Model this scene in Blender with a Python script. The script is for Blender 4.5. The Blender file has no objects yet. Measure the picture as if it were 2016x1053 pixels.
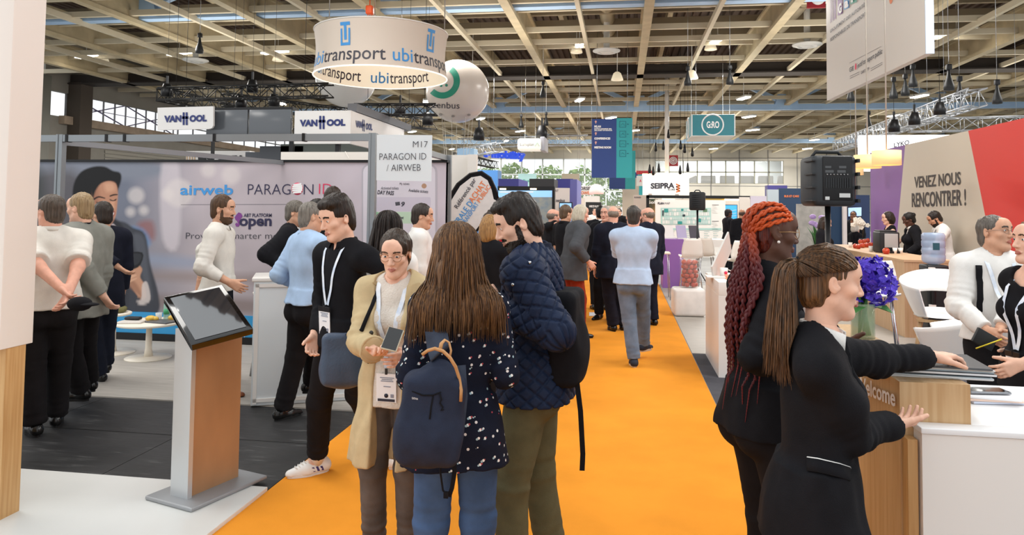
import bpy, bmesh, math, random
import numpy as np
from mathutils import Vector, Matrix
random.seed(7); RNG = np.random.default_rng(7)
SC = bpy.context.scene; COL = SC.collection
# ------------------------------------------------ camera
F_PX = 1420.0; CX, CY = 1008.0, 345.0; EYE = 1.72
YAW, PIT, ROL = math.radians(8.75), math.radians(2.57), math.radians(0.65)
FW = np.array([-math.sin(YAW)*math.cos(PIT), math.cos(YAW)*math.cos(PIT), math.sin(PIT)])
_r = np.array([math.cos(YAW), math.sin(YAW), 0.]); _u = np.cross(_r, FW)
RT = _r*math.cos(ROL)+_u*math.sin(ROL); UP = _u*math.cos(ROL)-_r*math.sin(ROL)
EYEP = np.array([0, 0, EYE])
cam_d = bpy.data.cameras.new('camera'); cam = bpy.data.objects.new('camera', cam_d); COL.objects.link(cam)
cam_d.sensor_fit = 'HORIZONTAL'; cam_d.sensor_width = 36.0; cam_d.lens = 36.0*F_PX/2016
cam_d.shift_x = 0.0; cam_d.shift_y = -(526.5-CY)/2016; cam_d.clip_start = 0.05; cam_d.clip_end = 400
M4 = Matrix.Identity(4)
for i in range(3):
    M4[i][0] = RT[i]; M4[i][1] = UP[i]; M4[i][2] = -FW[i]; M4[i][3] = EYEP[i]
cam.matrix_world = M4; SC.camera = cam
# ------------------------------------------------ exposure, world, large lights
vs = SC.view_settings; SC.display_settings.display_device = 'sRGB'
vs.view_transform = 'Standard'; vs.look = 'None'; vs.gamma = 1.0; vs.use_curve_mapping = False; vs.exposure = 0.42
W = bpy.data.worlds.new('world'); SC.world = W; W.use_nodes = True
bgn = W.node_tree.nodes['Background']; bgn.inputs[0].default_value = (0.95, 0.98, 1.0, 1); bgn.inputs[1].default_value = 0.92
def area(name, loc, sx, sy, power, col=(1, .97, .92), rot=(0, 0, 0)):
    l = bpy.data.lights.new(name, 'AREA'); l.shape = 'RECTANGLE'; l.size = sx; l.size_y = sy; l.energy = power; l.color = col
    o = bpy.data.objects.new(name, l); COL.objects.link(o); o.location = loc; o.rotation_euler = rot; return o
for ix, x in enumerate((-17, -6, 5, 16)):
    for y, p in ((-6, 80), (5, 170), (10, 330), (22, 640), (32, 740), (48, 700), (64, 800), (78, 1000)):
        area('hall_light', (x, y, 7.6), 3.0, 3.0, p*(.4 if (x, y) == (-6, 10) else 1)); area('roof_fill_light', (x+2, y+3, 6.6), 5.0, 5.0, 95, (1, .93, .82), (math.pi, 0, 0))  # the upward-facing lamps are unseen fill, added to brighten the roof
def ray(px, py): return FW+RT*(px-CX)/F_PX-UP*(py-CY)/F_PX
def gnd(px, py, z=0.): d = ray(px, py); return EYEP+d*((z-EYE)/d[2])
def at(px, py, dep): return EYEP+ray(px, py)*dep
def atY(px, py, Y): d = ray(px, py); return EYEP+d*(Y/d[1])
def atX(px, py, X): d = ray(px, py); return EYEP+d*(X/d[0])
def proj(p):
    v = np.asarray(p, float)-EYEP; z = v@FW
    return np.stack([CX+F_PX*(v@RT)/z, CY-F_PX*(v@UP)/z], -1)
# ------------------------------------------------ helpers: materials
def lin(c):
    if isinstance(c, str): c = tuple(int(c[i:i+2], 16)/255 for i in (0, 2, 4))
    return tuple((x/12.92 if x <= .04045 else ((x+.055)/1.055)**2.4) for x in c[:3])
MATS = {}
def mat(key, col=None, rough=.5, metal=0., spec=.5, bump=0., bscale=200., var=0., vscale=8., emit=0., trans=0., alpha=1., coat=0., stretch=None, col2=None, ior=1.45, sheen=0.):
    if key in MATS: return MATS[key]
    m = bpy.data.materials.new(key); m.use_nodes = True; MATS[key] = m
    nt = m.node_tree; N = nt.nodes; L = nt.links; b = N['Principled BSDF']
    c = lin(col); b.inputs['Base Color'].default_value = (*c, 1)
    b.inputs['Roughness'].default_value = rough; b.inputs['Metallic'].default_value = metal
    b.inputs['Specular IOR Level'].default_value = spec; b.inputs['IOR'].default_value = ior
    if trans: b.inputs['Transmission Weight'].default_value = trans
    if alpha < 1: b.inputs['Alpha'].default_value = alpha
    if coat: b.inputs['Coat Weight'].default_value = coat
    if sheen: b.inputs['Sheen Weight'].default_value = sheen
    if emit:
        b.inputs['Emission Color'].default_value = (*c, 1); b.inputs['Emission Strength'].default_value = emit
    if bump or var or col2:
        tc = N.new('ShaderNodeTexCoord'); src = tc.outputs['Object']
        if stretch:
            mp = N.new('ShaderNodeMapping'); mp.inputs['Scale'].default_value = stretch; L.new(src, mp.inputs[0]); src = mp.outputs[0]
        if bump:
            n = N.new('ShaderNodeTexNoise'); n.inputs['Scale'].default_value = bscale; n.inputs['Detail'].default_value = 2; L.new(src, n.inputs[0])
            bp = N.new('ShaderNodeBump'); bp.inputs['Strength'].default_value = bump; bp.inputs['Distance'].default_value = .01
            L.new(n.outputs[0], bp.inputs['Height']); L.new(bp.outputs[0], b.inputs['Normal'])
        if var or col2:
            n = N.new('ShaderNodeTexNoise'); n.inputs['Scale'].default_value = vscale; n.inputs['Detail'].default_value = 4; L.new(src, n.inputs[0])
            r = N.new('ShaderNodeValToRGB'); L.new(n.outputs[0], r.inputs[0])
            c2 = lin(col2) if col2 else tuple(min(1, x*(1+var)) for x in c); c1 = c if col2 else tuple(x*(1-var) for x in c)
            r.color_ramp.elements[0].color = (*c1, 1); r.color_ramp.elements[1].color = (*c2, 1)
            r.color_ramp.elements[0].position = .36; r.color_ramp.elements[1].position = .64
            L.new(r.outputs[0], b.inputs['Base Color'])
    return m
def cloth(key, col, var=.12, rough=.9, bump=.25, bscale=350., vscale=14.): return mat(key, col, rough=rough, spec=.2, bump=bump, bscale=bscale, var=var, vscale=vscale)
def wood(key, c1, c2, axis='z', rough=.5):
    s = {'z': (28, 28, 1.2), 'x': (1.2, 28, 28), 'y': (28, 1.2, 28)}[axis]
    return mat(key, c1, rough=rough, col2=c2, vscale=2.2, stretch=s, bump=.05, bscale=3)
def attr_mat(key, rough=.5, spec=.3):
    if key in MATS: return MATS[key]
    m = bpy.data.materials.new(key); m.use_nodes = True; MATS[key] = m
    a = m.node_tree.nodes.new('ShaderNodeAttribute'); a.attribute_name = 'print'
    b = m.node_tree.nodes['Principled BSDF']; m.node_tree.links.new(a.outputs[0], b.inputs['Base Color'])
    b.inputs['Roughness'].default_value = rough; b.inputs['Specular IOR Level'].default_value = spec
    return m
def hairmat(key, c1, c2, scale=(90, 90, 3)):
    if key in MATS: return MATS[key]
    m = mat(key, c1, rough=.42, spec=.4, col2=c2, vscale=1.5, stretch=scale, bump=.5, bscale=1.6)
    nt = m.node_tree; N = nt.nodes; L = nt.links; b = N['Principled BSDF']
    g = N.new('ShaderNodeNewGeometry'); mx = N.new('ShaderNodeMix'); mx.data_type = 'RGBA'
    lk = b.inputs['Base Color'].links[0].from_socket
    hv = N.new('ShaderNodeHueSaturation'); mr = N.new('ShaderNodeMapRange'); mr.inputs[3].default_value = .6; mr.inputs[4].default_value = 1.35
    L.new(g.outputs['Random Per Island'], mr.inputs[0]); L.new(mr.outputs[0], hv.inputs['Value']); L.new(lk, hv.inputs['Color']); L.new(hv.outputs[0], b.inputs['Base Color'])
    N.remove(mx); return m
# ------------------------------------------------ helpers: objects
def tag(o, label=None, cat=None, group=None, kind=None):
    if label: o['label'] = label
    if cat: o['category'] = cat
    if group: o['group'] = group
    if kind: o['kind'] = kind
    return o
def empty(name, loc, label=None, cat=None, group=None, rz=0.):
    o = bpy.data.objects.new(name, None); COL.objects.link(o); o.location = Vector([float(t) for t in loc]); o.rotation_euler = (0, 0, rz); o.empty_display_size = .1
    return tag(o, label, cat, group)
def wloc(o):
    v = np.zeros(3)
    while o is not None: v = v+np.array(o.location); o = o.parent
    return v
def mesh_np(name, V, Fq, mats, parent=None, midx=None, smooth=True, origin=None, attr=None):
    V = np.asarray(V, float)
    if parent is not None: org = wloc(parent)
    elif origin is not None: org = np.asarray(origin, float)
    elif len(V): lo, hi = V.min(0), V.max(0); org = np.array([(lo[0]+hi[0])/2, (lo[1]+hi[1])/2, lo[2]])
    else: org = np.zeros(3)
    me = bpy.data.meshes.new(name); V = (V-org).astype(np.float32)
    if isinstance(Fq, np.ndarray):
        n, k = Fq.shape
        me.vertices.add(len(V)); me.vertices.foreach_set('co', V.ravel())
        me.loops.add(n*k); me.loops.foreach_set('vertex_index', Fq.astype(np.int32).ravel())
        me.polygons.add(n); me.polygons.foreach_set('loop_start', np.arange(0, n*k, k, dtype=np.int32)); me.polygons.foreach_set('loop_total', np.full(n, k, np.int32))
        me.update(calc_edges=True)
    else:
        me.from_pydata(V.tolist(), [], [list(map(int, f)) for f in Fq]); me.update()
    for m in (mats if isinstance(mats, (list, tuple)) else [mats]): me.materials.append(m)
    n = len(me.polygons)
    if midx is not None: me.polygons.foreach_set('material_index', np.asarray(midx, np.int32))
    sm = np.full(n, bool(smooth)) if not isinstance(smooth, np.ndarray) else smooth
    me.polygons.foreach_set('use_smooth', sm)
    if attr is not None:
        a = me.color_attributes.new('print', 'FLOAT_COLOR', 'POINT'); c = np.ones((len(V), 4), np.float32); c[:, :3] = attr; a.data.foreach_set('color', c.ravel())
    o = bpy.data.objects.new(name, me); COL.objects.link(o)
    if parent is not None: o.parent = parent
    else: o.location = Vector([float(t) for t in org])
    return o
def rotz(a): c, s = math.cos(a), math.sin(a); return np.array([[c, -s, 0], [s, c, 0], [0, 0, 1.]])
def rotx(a): c, s = math.cos(a), math.sin(a); return np.array([[1, 0, 0], [0, c, -s], [0, s, c]])
def roty(a): c, s = math.cos(a), math.sin(a); return np.array([[c, 0, s], [0, 1, 0], [-s, 0, c]])
def nrm(v): v = np.asarray(v, float); return v/(np.linalg.norm(v)+1e-12)
def frame_z(d, hint=(0, 0, 1)):
    d = nrm(d); h = np.asarray(hint, float)
    if abs(d@nrm(h)) > .98: h = np.array([0, 1., 0]) if abs(d[1]) < .9 else np.array([1., 0, 0])
    x = nrm(np.cross(h, d)); y = np.cross(d, x); return x, y, d
class MB:
    """collects simple solids into one mesh"""
    def __init__(s): s.v = []; s.f = []; s.m = []; s.sm = []; s.n = 0
    def add(s, V, Fc, m=0, sm=False):
        s.v.append(np.asarray(V, float)); s.f += [tuple(i+s.n for i in f) for f in Fc]; s.m += [m]*len(Fc); s.sm += [sm]*len(Fc); s.n += len(V); return s
    def box(s, c, size, M=None, m=0, bev=0.):
        c = np.asarray(c, float); h = np.asarray(size, float)/2; M = np.eye(3) if M is None else M
        if bev <= 0:
            V = np.array([[x, y, z] for x in (-1, 1) for y in (-1, 1) for z in (-1, 1)])*h
            return s.add(V@M.T+c, [(0, 1, 3, 2), (4, 6, 7, 5), (0, 4, 5, 1), (2, 3, 7, 6), (0, 2, 6, 4), (1, 5, 7, 3)], m)
        bm = bmesh.new(); bmesh.ops.create_cube(bm, size=1)
        for v in bm.verts: v.co = Vector((v.co.x*h[0]*2, v.co.y*h[1]*2, v.co.z*h[2]*2))
        bmesh.ops.bevel(bm, geom=list(bm.edges), offset=min(bev, h.min()*.95), segments=3, profile=.5, affect='EDGES'); bm.verts.index_update()
        V = np.array([v.co[:] for v in bm.verts]); Fc = [tuple(v.index for v in f.verts) for f in bm.faces]; bm.free()
        return s.add(V@M.T+c, Fc, m, True)
    def bx(s, x0, x1, y0, y1, z0, z1, m=0, bev=0.): return s.box(((x0+x1)/2, (y0+y1)/2, (z0+z1)/2), (abs(x1-x0), abs(y1-y0), abs(z1-z0)), None, m, bev)
    def bar(s, a, b, w, h=None, m=0, up=(0, 0, 1)):
        a = np.asarray(a, float); b = np.asarray(b, float); x, y, z = frame_z(b-a, up)
        return s.box((a+b)/2, (w, h or w, np.linalg.norm(b-a)), np.stack([x, y, z], 1), m)
    def tube(s, P, r, n=8, m=0, closed=False, cap=True, flat=None):
        P = np.asarray(P, float); k = len(P); r = np.broadcast_to(np.asarray(r, float), (k,))
        T = np.gradient(P, axis=0) if not closed else np.roll(P, -1, 0)-np.roll(P, 1, 0)
        V = []; x = None
        for i in range(k):
            t = nrm(T[i])
            if x is None: x = frame_z(t)[0]
            x = nrm(x-t*(x@t)); y = np.cross(t, x)
            for j in range(n):
                a = 2*math.pi*j/n; V.append(P[i]+r[i]*(x*math.cos(a)+y*math.sin(a)*(flat or 1)))
        Fc = []; kk = k if closed else k-1
        for i in range(kk):
            for j in range(n):
                i2 = (i+1) % k; Fc.append((i*n+j, i*n+(j+1) % n, i2*n+(j+1) % n, i2*n+j))
        if cap and not closed: Fc += [tuple(range(n-1, -1, -1)), tuple((k-1)*n+j for j in range(n))]
        return s.add(V, Fc, m, True)
    def lathe(s, prof, c=(0, 0, 0), n=24, m=0, sx=1., sy=1., M=None, sm=True, cap=True):
        V = []; c = np.asarray(c, float); k = len(prof)
        for (r, z) in prof:
            for j in range(n):
                a = 2*math.pi*j/n; V.append((r*math.cos(a)*sx, r*math.sin(a)*sy, z))
        V = np.array(V)
        if M is not None: V = V@np.asarray(M).T
        Fc = [(i*n+j, i*n+(j+1) % n, (i+1)*n+(j+1) % n, (i+1)*n+j) for i in range(k-1) for j in range(n)]
        if cap and prof[0][0] > 1e-5: Fc.append(tuple(range(n-1, -1, -1)))
        if cap and prof[-1][0] > 1e-5: Fc.append(tuple((k-1)*n+j for j in range(n)))
        return s.add(V+c, Fc, m, sm)
    def ribbon(s, P, w, nrmls, m=0):
        P = np.asarray(P, float); n = len(P); T = np.gradient(P, axis=0); N = np.broadcast_to(np.asarray(nrmls, float), P.shape); V = []
        for i in range(n): d = nrm(np.cross(T[i], N[i]))*w/2; V += [P[i]-d, P[i]+d]
        return s.add(V, [(2*i, 2*i+1, 2*i+3, 2*i+2) for i in range(n-1)], m, True)
    def prism(s, pts, ext, m=0, sm=False):
        P = np.asarray(pts, float); e = np.asarray(ext, float); n = len(P)
        Fc = [tuple(range(n-1, -1, -1)), tuple(range(n, 2*n))]+[(i, (i+1) % n, n+(i+1) % n, n+i) for i in range(n)]
        return s.add(np.concatenate([P, P+e]), Fc, m, sm)
    def quad(s, a, b, c, d, m=0): return s.add([a, b, c, d], [(0, 1, 2, 3)], m)
    def ball(s, c, r, m=0, nu=14, nv=8, M=None):
        r = np.broadcast_to(np.asarray(r, float), (3,)); V = [(0, 0, -1.)]
        for i in range(1, nv):
            t = -math.pi/2+math.pi*i/nv
            for j in range(nu): a = 2*math.pi*j/nu; V.append((math.cos(t)*math.cos(a), math.cos(t)*math.sin(a), math.sin(t)))
        V.append((0, 0, 1.)); V = np.array(V)*r
        if M is not None: V = V@np.asarray(M).T
        Fc = [(0, 1+(j+1) % nu, 1+j) for j in range(nu)]
        for i in range(nv-2):
            for j in range(nu): a = 1+i*nu; Fc.append((a+j, a+(j+1) % nu, a+nu+(j+1) % nu, a+nu+j))
        l = 1+(nv-2)*nu; e = len(V)-1; Fc += [(l+j, l+(j+1) % nu, e) for j in range(nu)]
        return s.add(V+np.asarray(c, float), Fc, m, True)
    def build(s, name, mats, parent=None, origin=None):
        V = np.concatenate(s.v); f = s.f
        o = mesh_np(name, V, f, mats, parent, s.m, np.array(s.sm), origin)
        return o
def thing(name, mb, mats, label, cat, group=None, origin=None): return tag(mb.build(name, mats, None, origin), label, cat, group)
def struct(name, mb, mats, parent=None): return tag(mb.build(name, mats, parent), kind='structure') if parent is None else mb.build(name, mats, parent)
def hook_copy(o, loc=None, parent=None, rz=None):
    c = o.copy(); COL.objects.link(c); c.parent = parent
    if loc is not None: c.location = Vector([float(t) for t in loc])
    if rz is not None: c.rotation_euler = (0, 0, rz)
    for ch in list(o.children): hook_copy(ch, None, c)
    return c
# ------------------------------------------------ helpers: lettering
def text_mesh(s, bold=0., shear=0., sub=0):
    cu = bpy.data.curves.new('t', 'FONT'); cu.body = s; cu.size = 1; cu.offset = bold; cu.shear = shear; cu.resolution_u = 3
    o = bpy.data.objects.new('t', cu); COL.objects.link(o); bpy.context.view_layer.update()
    me = bpy.data.meshes.new_from_object(o.evaluated_get(bpy.context.evaluated_depsgraph_get()))
    V = np.array([v.co[:] for v in me.vertices]).reshape(-1, 3); Fc = [tuple(p.vertices) for p in me.polygons]
    bpy.data.objects.remove(o); bpy.data.curves.remove(cu); bpy.data.meshes.remove(me); return V, Fc
def put_text(mb, s, p0, p1, up, cap=None, bold=0., m=0, off=.003, shear=0., warp=None, thick=0.):
    """lettering from baseline point p0 to p1; cap = height of a capital in metres (or natural), up = text's up direction"""
    V, Fc = text_mesh(s, bold, shear)
    if not len(V): return mb
    p0 = np.asarray(p0, float); p1 = np.asarray(p1, float); up = nrm(up); w = np.linalg.norm(p1-p0); x = (p1-p0)/w
    x0, x1 = V[:, 0].min(), V[:, 0].max(); k = w/(x1-x0); ky = (cap/.727) if cap else k
    n = np.cross(x, up); u = (V[:, 0]-x0)*k; v = V[:, 1]*ky
    if warp: P = warp(u, v)
    else: P = p0+np.outer(u, x)+np.outer(v, up)+n*off
    if thick:
        k2 = len(P); Q = P-n*thick; E = {}
        for f in Fc:
            for a, b in zip(f, f[1:]+f[:1]):
                E[(a, b)] = 1
        side = [(b, a, a+k2, b+k2) for (a, b) in E if (b, a) not in E]
        mb.add(np.concatenate([P, Q]), list(Fc)+side, m); return mb
    return mb.add(P, Fc, m)
def label_px(mb, s, a, b, plane, cap_px=None, m=0, bold=0., off=.004, shear=0., up=(0, 0, 1)):
    """a, b: where the baseline starts and ends on a wall; plane maps a photo point to the wall"""
    p0 = plane(*a); p1 = plane(*b); cap = None
    if cap_px: q = plane(a[0], a[1]-cap_px); cap = np.linalg.norm(q-p0)
    return put_text(mb, s, p0, p1, up, cap, bold, m, off, shear)
# ------------------------------------------------ organic bodies: distance fields -> smooth meshes
class SDF:
    def __init__(s, lo, hi, h):
        s.h = h; s.lo = np.asarray(lo, float); s.n = np.maximum(4, np.ceil((np.asarray(hi, float)-s.lo)/h).astype(int)+1)
        s.V = np.full(s.n, .5, np.float32); s.ax = [(s.lo[i]+h*np.arange(s.n[i])).astype(np.float32) for i in range(3)]
    def _sl(s, lo, hi):
        a = np.clip(np.floor((np.asarray(lo)-s.lo)/s.h).astype(int), 0, s.n); b = np.clip(np.ceil((np.asarray(hi)-s.lo)/s.h).astype(int)+1, 0, s.n)
        if (b <= a).any(): return None
        sl = tuple(slice(a[i], b[i]) for i in range(3))
        return sl, s.ax[0][sl[0]][:, None, None], s.ax[1][sl[1]][None, :, None], s.ax[2][sl[2]][None, None, :]
    def op(s, prim, k=0., mode='u'):
        f, lo, hi = prim; pad = k+4*s.h
        r = s._sl(np.asarray(lo)-pad, np.asarray(hi)+pad)
        if r is None: return s
        sl, X, Y, Z = r; d = f(X, Y, Z); a = s.V[sl]
        if mode == 'u':
            if k > 0: q = np.maximum(k-np.abs(a-d), 0)/k; s.V[sl] = np.minimum(a, d)-q*q*k*.25
            else: s.V[sl] = np.minimum(a, d)
        elif mode == 's':
            d = -d
            if k > 0: q = np.maximum(k-np.abs(a-d), 0)/k; s.V[sl] = np.maximum(a, d)+q*q*k*.25
            else: s.V[sl] = np.maximum(a, d)
        return s
    def inter(s, f, k=0.):
        d = f(s.ax[0][:, None, None], s.ax[1][None, :, None], s.ax[2][None, None, :]); a = s.V
        if k > 0: q = np.maximum(k-np.abs(a-d), 0)/k; s.V = (np.maximum(a, d)+q*q*k*.25).astype(np.float32)
        else: s.V = np.maximum(a, d)
        return s
    def plane(s, p, n, k=0.):
        n = nrm(n); c = float(n@np.asarray(p)); return s.inter(lambda X, Y, Z: X*n[0]+Y*n[1]+Z*n[2]-c, k)
    def noise(s, amp, fr, seed=0, M=None):
        r = np.random.default_rng(seed+11); X, Y, Z = s.ax[0][:, None, None], s.ax[1][None, :, None], s.ax[2][None, None, :]
        if M is not None: X, Y, Z = (X*M[0][i]+Y*M[1][i]+Z*M[2][i] for i in range(3))
        w = 0
        for j in range(3):
            p = r.uniform(0, 6.28, 6); a = r.uniform(.75, 1.3, 3)
            w = w+np.sin(X*fr[0]*a[0]+p[0]+1.3*np.sin(Y*fr[1]*.6+p[3])+1.1*np.sin(Z*fr[2]*.5+p[4]))*np.sin(Y*fr[1]*a[1]+p[1]+1.2*np.sin(Z*fr[2]*.45+p[5]))*np.sin(Z*fr[2]*a[2]+p[2]+1.2*np.sin(X*fr[0]*.6+p[4]))
        s.V = (s.V+amp*w).astype(np.float32); return s
    def val(s, P):
        P = np.atleast_2d(P); i = np.clip(np.round((P-s.lo)/s.h).astype(int), 0, s.n-1); return s.V[i[:, 0], i[:, 1], i[:, 2]]
    def hit(s, o, d, L=.6):
        d = nrm(d); o = np.asarray(o, float); T = np.arange(0, L, s.h*.4); v = s.val(o+T[:, None]*d); w = np.nonzero(v < 0)[0]
        if not len(w): return None
        i = w[0]; t = T[i]
        if i > 0: t = T[i-1]+(T[i]-T[i-1])*v[i-1]/(v[i-1]-v[i]+1e-9)
        return o+d*t
    def mesh(s):
        V = s.V; V[0] = V[-1] = .5; V[:, 0] = V[:, -1] = .5; V[:, :, 0] = V[:, :, -1] = .5
        S = V < 0; c = np.zeros(np.array(S.shape)-1, np.int8)
        co = [(i, j, k) for i in (0, 1) for j in (0, 1) for k in (0, 1)]; n = S.shape
        for (i, j, k) in co: c += S[i:n[0]-1+i, j:n[1]-1+j, k:n[2]-1+k]
        I = np.argwhere((c > 0) & (c < 8))
        if not len(I): return np.zeros((0, 3)), np.zeros((0, 4), int)
        vals = np.stack([V[I[:, 0]+i, I[:, 1]+j, I[:, 2]+k] for (i, j, k) in co], 1).astype(float)
        acc = np.zeros((len(I), 3)); cnt = np.zeros(len(I)); ca = np.array(co, float)
        for a in range(8):
            for b in range(a+1, 8):
                if np.abs(ca[a]-ca[b]).sum() != 1: continue
                va, vb = vals[:, a], vals[:, b]; x = (va < 0) != (vb < 0); t = va/np.where(x, va-vb, 1)
                acc += np.where(x[:, None], ca[a]+t[:, None]*(ca[b]-ca[a]), 0); cnt += x
        P = s.lo+(I+acc/cnt[:, None])*s.h
        idm = np.full(c.shape, -1, np.int32); idm[I[:, 0], I[:, 1], I[:, 2]] = np.arange(len(I)); Q = []
        for ax in range(3):
            u, w = (ax+1) % 3, (ax+2) % 3
            A = np.take(S, range(n[ax]-1), ax); B = np.take(S, range(1, n[ax]), ax); E = np.argwhere(A != B)
            E = E[(E[:, u] > 0) & (E[:, w] > 0) & (E[:, u] < n[u]-1) & (E[:, w] < n[w]-1)]
            g = []
            for (du, dw) in ((1, 1), (0, 1), (0, 0), (1, 0)):
                q = E.copy(); q[:, u] -= du; q[:, w] -= dw; g.append(idm[q[:, 0], q[:, 1], q[:, 2]])
            q = np.stack(g, 1); fl = ~A[E[:, 0], E[:, 1], E[:, 2]]; q[fl] = q[fl][:, ::-1]; Q.append(q)
        Q = np.concatenate(Q); Q = Q[(Q >= 0).all(1)]
        return P, Q
def bbox(*a):
    P = np.array([p for p, r in a]); R = np.array([r for p, r in a])[:, None]; return (P-R).min(0), (P+R).max(0)
def rc(a, b, ra, rb, sq=None, wr=None, flat=False):
    """tapered limb; sq=(axis, factor) flattens it, wr=(amp, t0, width, n) gathers cloth, flat cuts the end b square"""
    a = np.asarray(a, float); b = np.asarray(b, float); ab = b-a; L2 = float(ab@ab)+1e-9; L = math.sqrt(L2); lo, hi = bbox((a, ra*1.1+.01), (b, rb*1.1+.01))
    if sq: n = nrm(sq[0]); kk = 1/sq[1]
    ex, ey, _ = frame_z(ab)
    def f(X, Y, Z):
        x, y, z = X-a[0], Y-a[1], Z-a[2]; s0 = (x*ab[0]+y*ab[1]+z*ab[2])/L2; t = np.clip(s0, 0, 1)
        x = x-t*ab[0]; y = y-t*ab[1]; z = z-t*ab[2]
        if sq: q = (x*n[0]+y*n[1]+z*n[2])*(kk-1); x, y, z = x+q*n[0], y+q*n[1], z+q*n[2]
        r = ra+(rb-ra)*t
        if wr:
            ph = np.arctan2(x*ey[0]+y*ey[1]+z*ey[2], x*ex[0]+y*ex[1]+z*ex[2])
            for (am, t0, wd, fq, sd) in wr: r = r+am*np.sin(s0*L*fq+1.1*np.sin(ph+sd)+.6*np.sin(2*ph+2*sd)+sd)*np.exp(-((s0-t0)/wd)**2)
        d = np.sqrt(x*x+y*y+z*z)-r
        if flat: d = np.maximum(d, (s0-1)*L)
        return d
    return f, lo, hi
def ell(c, r, M=None):
    c = np.asarray(c, float); r = np.asarray(r, float); M = np.eye(3) if M is None else M
    e = np.sqrt(((M*r)**2).sum(1))
    def f(X, Y, Z):
        x, y, z = X-c[0], Y-c[1], Z-c[2]; k0 = 0; k1 = 0
        for i in range(3): q = (x*M[0, i]+y*M[1, i]+z*M[2, i])/r[i]; k0 = k0+q*q; k1 = k1+(q/r[i])**2
        k0 = np.sqrt(k0); return k0*(k0-1)/(np.sqrt(k1)+1e-6)
    return f, c-e, c+e
def econe(c0, c1, rx0, ry0, rx1, ry1, side):
    """flat-ended elliptic drum (skirts, hems, cuffs); side = direction of rx"""
    c0 = np.asarray(c0, float); c1 = np.asarray(c1, float); w = c1-c0; L = np.linalg.norm(w); w = w/L; u = nrm(np.asarray(side)-w*(np.asarray(side)@w)); v = np.cross(w, u); R = max(rx0, ry0, rx1, ry1); lo, hi = bbox((c0, R), (c1, R))
    def f(X, Y, Z):
        x, y, z = X-c0[0], Y-c0[1], Z-c0[2]; t = (x*w[0]+y*w[1]+z*w[2])/L; tc = np.clip(t, 0, 1)
        a = rx0+(rx1-rx0)*tc; b = ry0+(ry1-ry0)*tc
        d = (np.sqrt(((x*u[0]+y*u[1]+z*u[2])/a)**2+((x*v[0]+y*v[1]+z*v[2])/b)**2)-1)*np.minimum(a, b)
        return np.maximum(d, (np.abs(t-.5)-.5)*L)
    return f, lo, hi
def rbox(c, hs, M, r=.01):
    c = np.asarray(c, float); hs = np.asarray(hs, float); e = np.abs(M*hs).sum(1)+r
    def f(X, Y, Z):
        x, y, z = X-c[0], Y-c[1], Z-c[2]; o = 0; ins = -9.
        for i in range(3): q = np.abs(x*M[0, i]+y*M[1, i]+z*M[2, i])-hs[i]; o = o+np.maximum(q, 0)**2; ins = np.maximum(ins, q)
        return np.sqrt(o)+np.minimum(ins, 0)-r
    return f, c-e, c+e
def sdf_obj(name, F, mats, parent=None, midx=None, origin=None):
    P, Q = F.mesh(); mi = midx(P[Q].mean(1)) if (midx is not None and len(Q)) else None
    return mesh_np(name, P, Q, mats, parent, mi, True, origin)
def merge(parts):
    V, Q, M, n = [], [], [], 0
    for (p, q, m) in parts: V.append(p); Q.append(q+n); M.append(np.broadcast_to(m, (len(q),))); n += len(p)
    return np.concatenate(V), np.concatenate(Q), np.concatenate(M)
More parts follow.
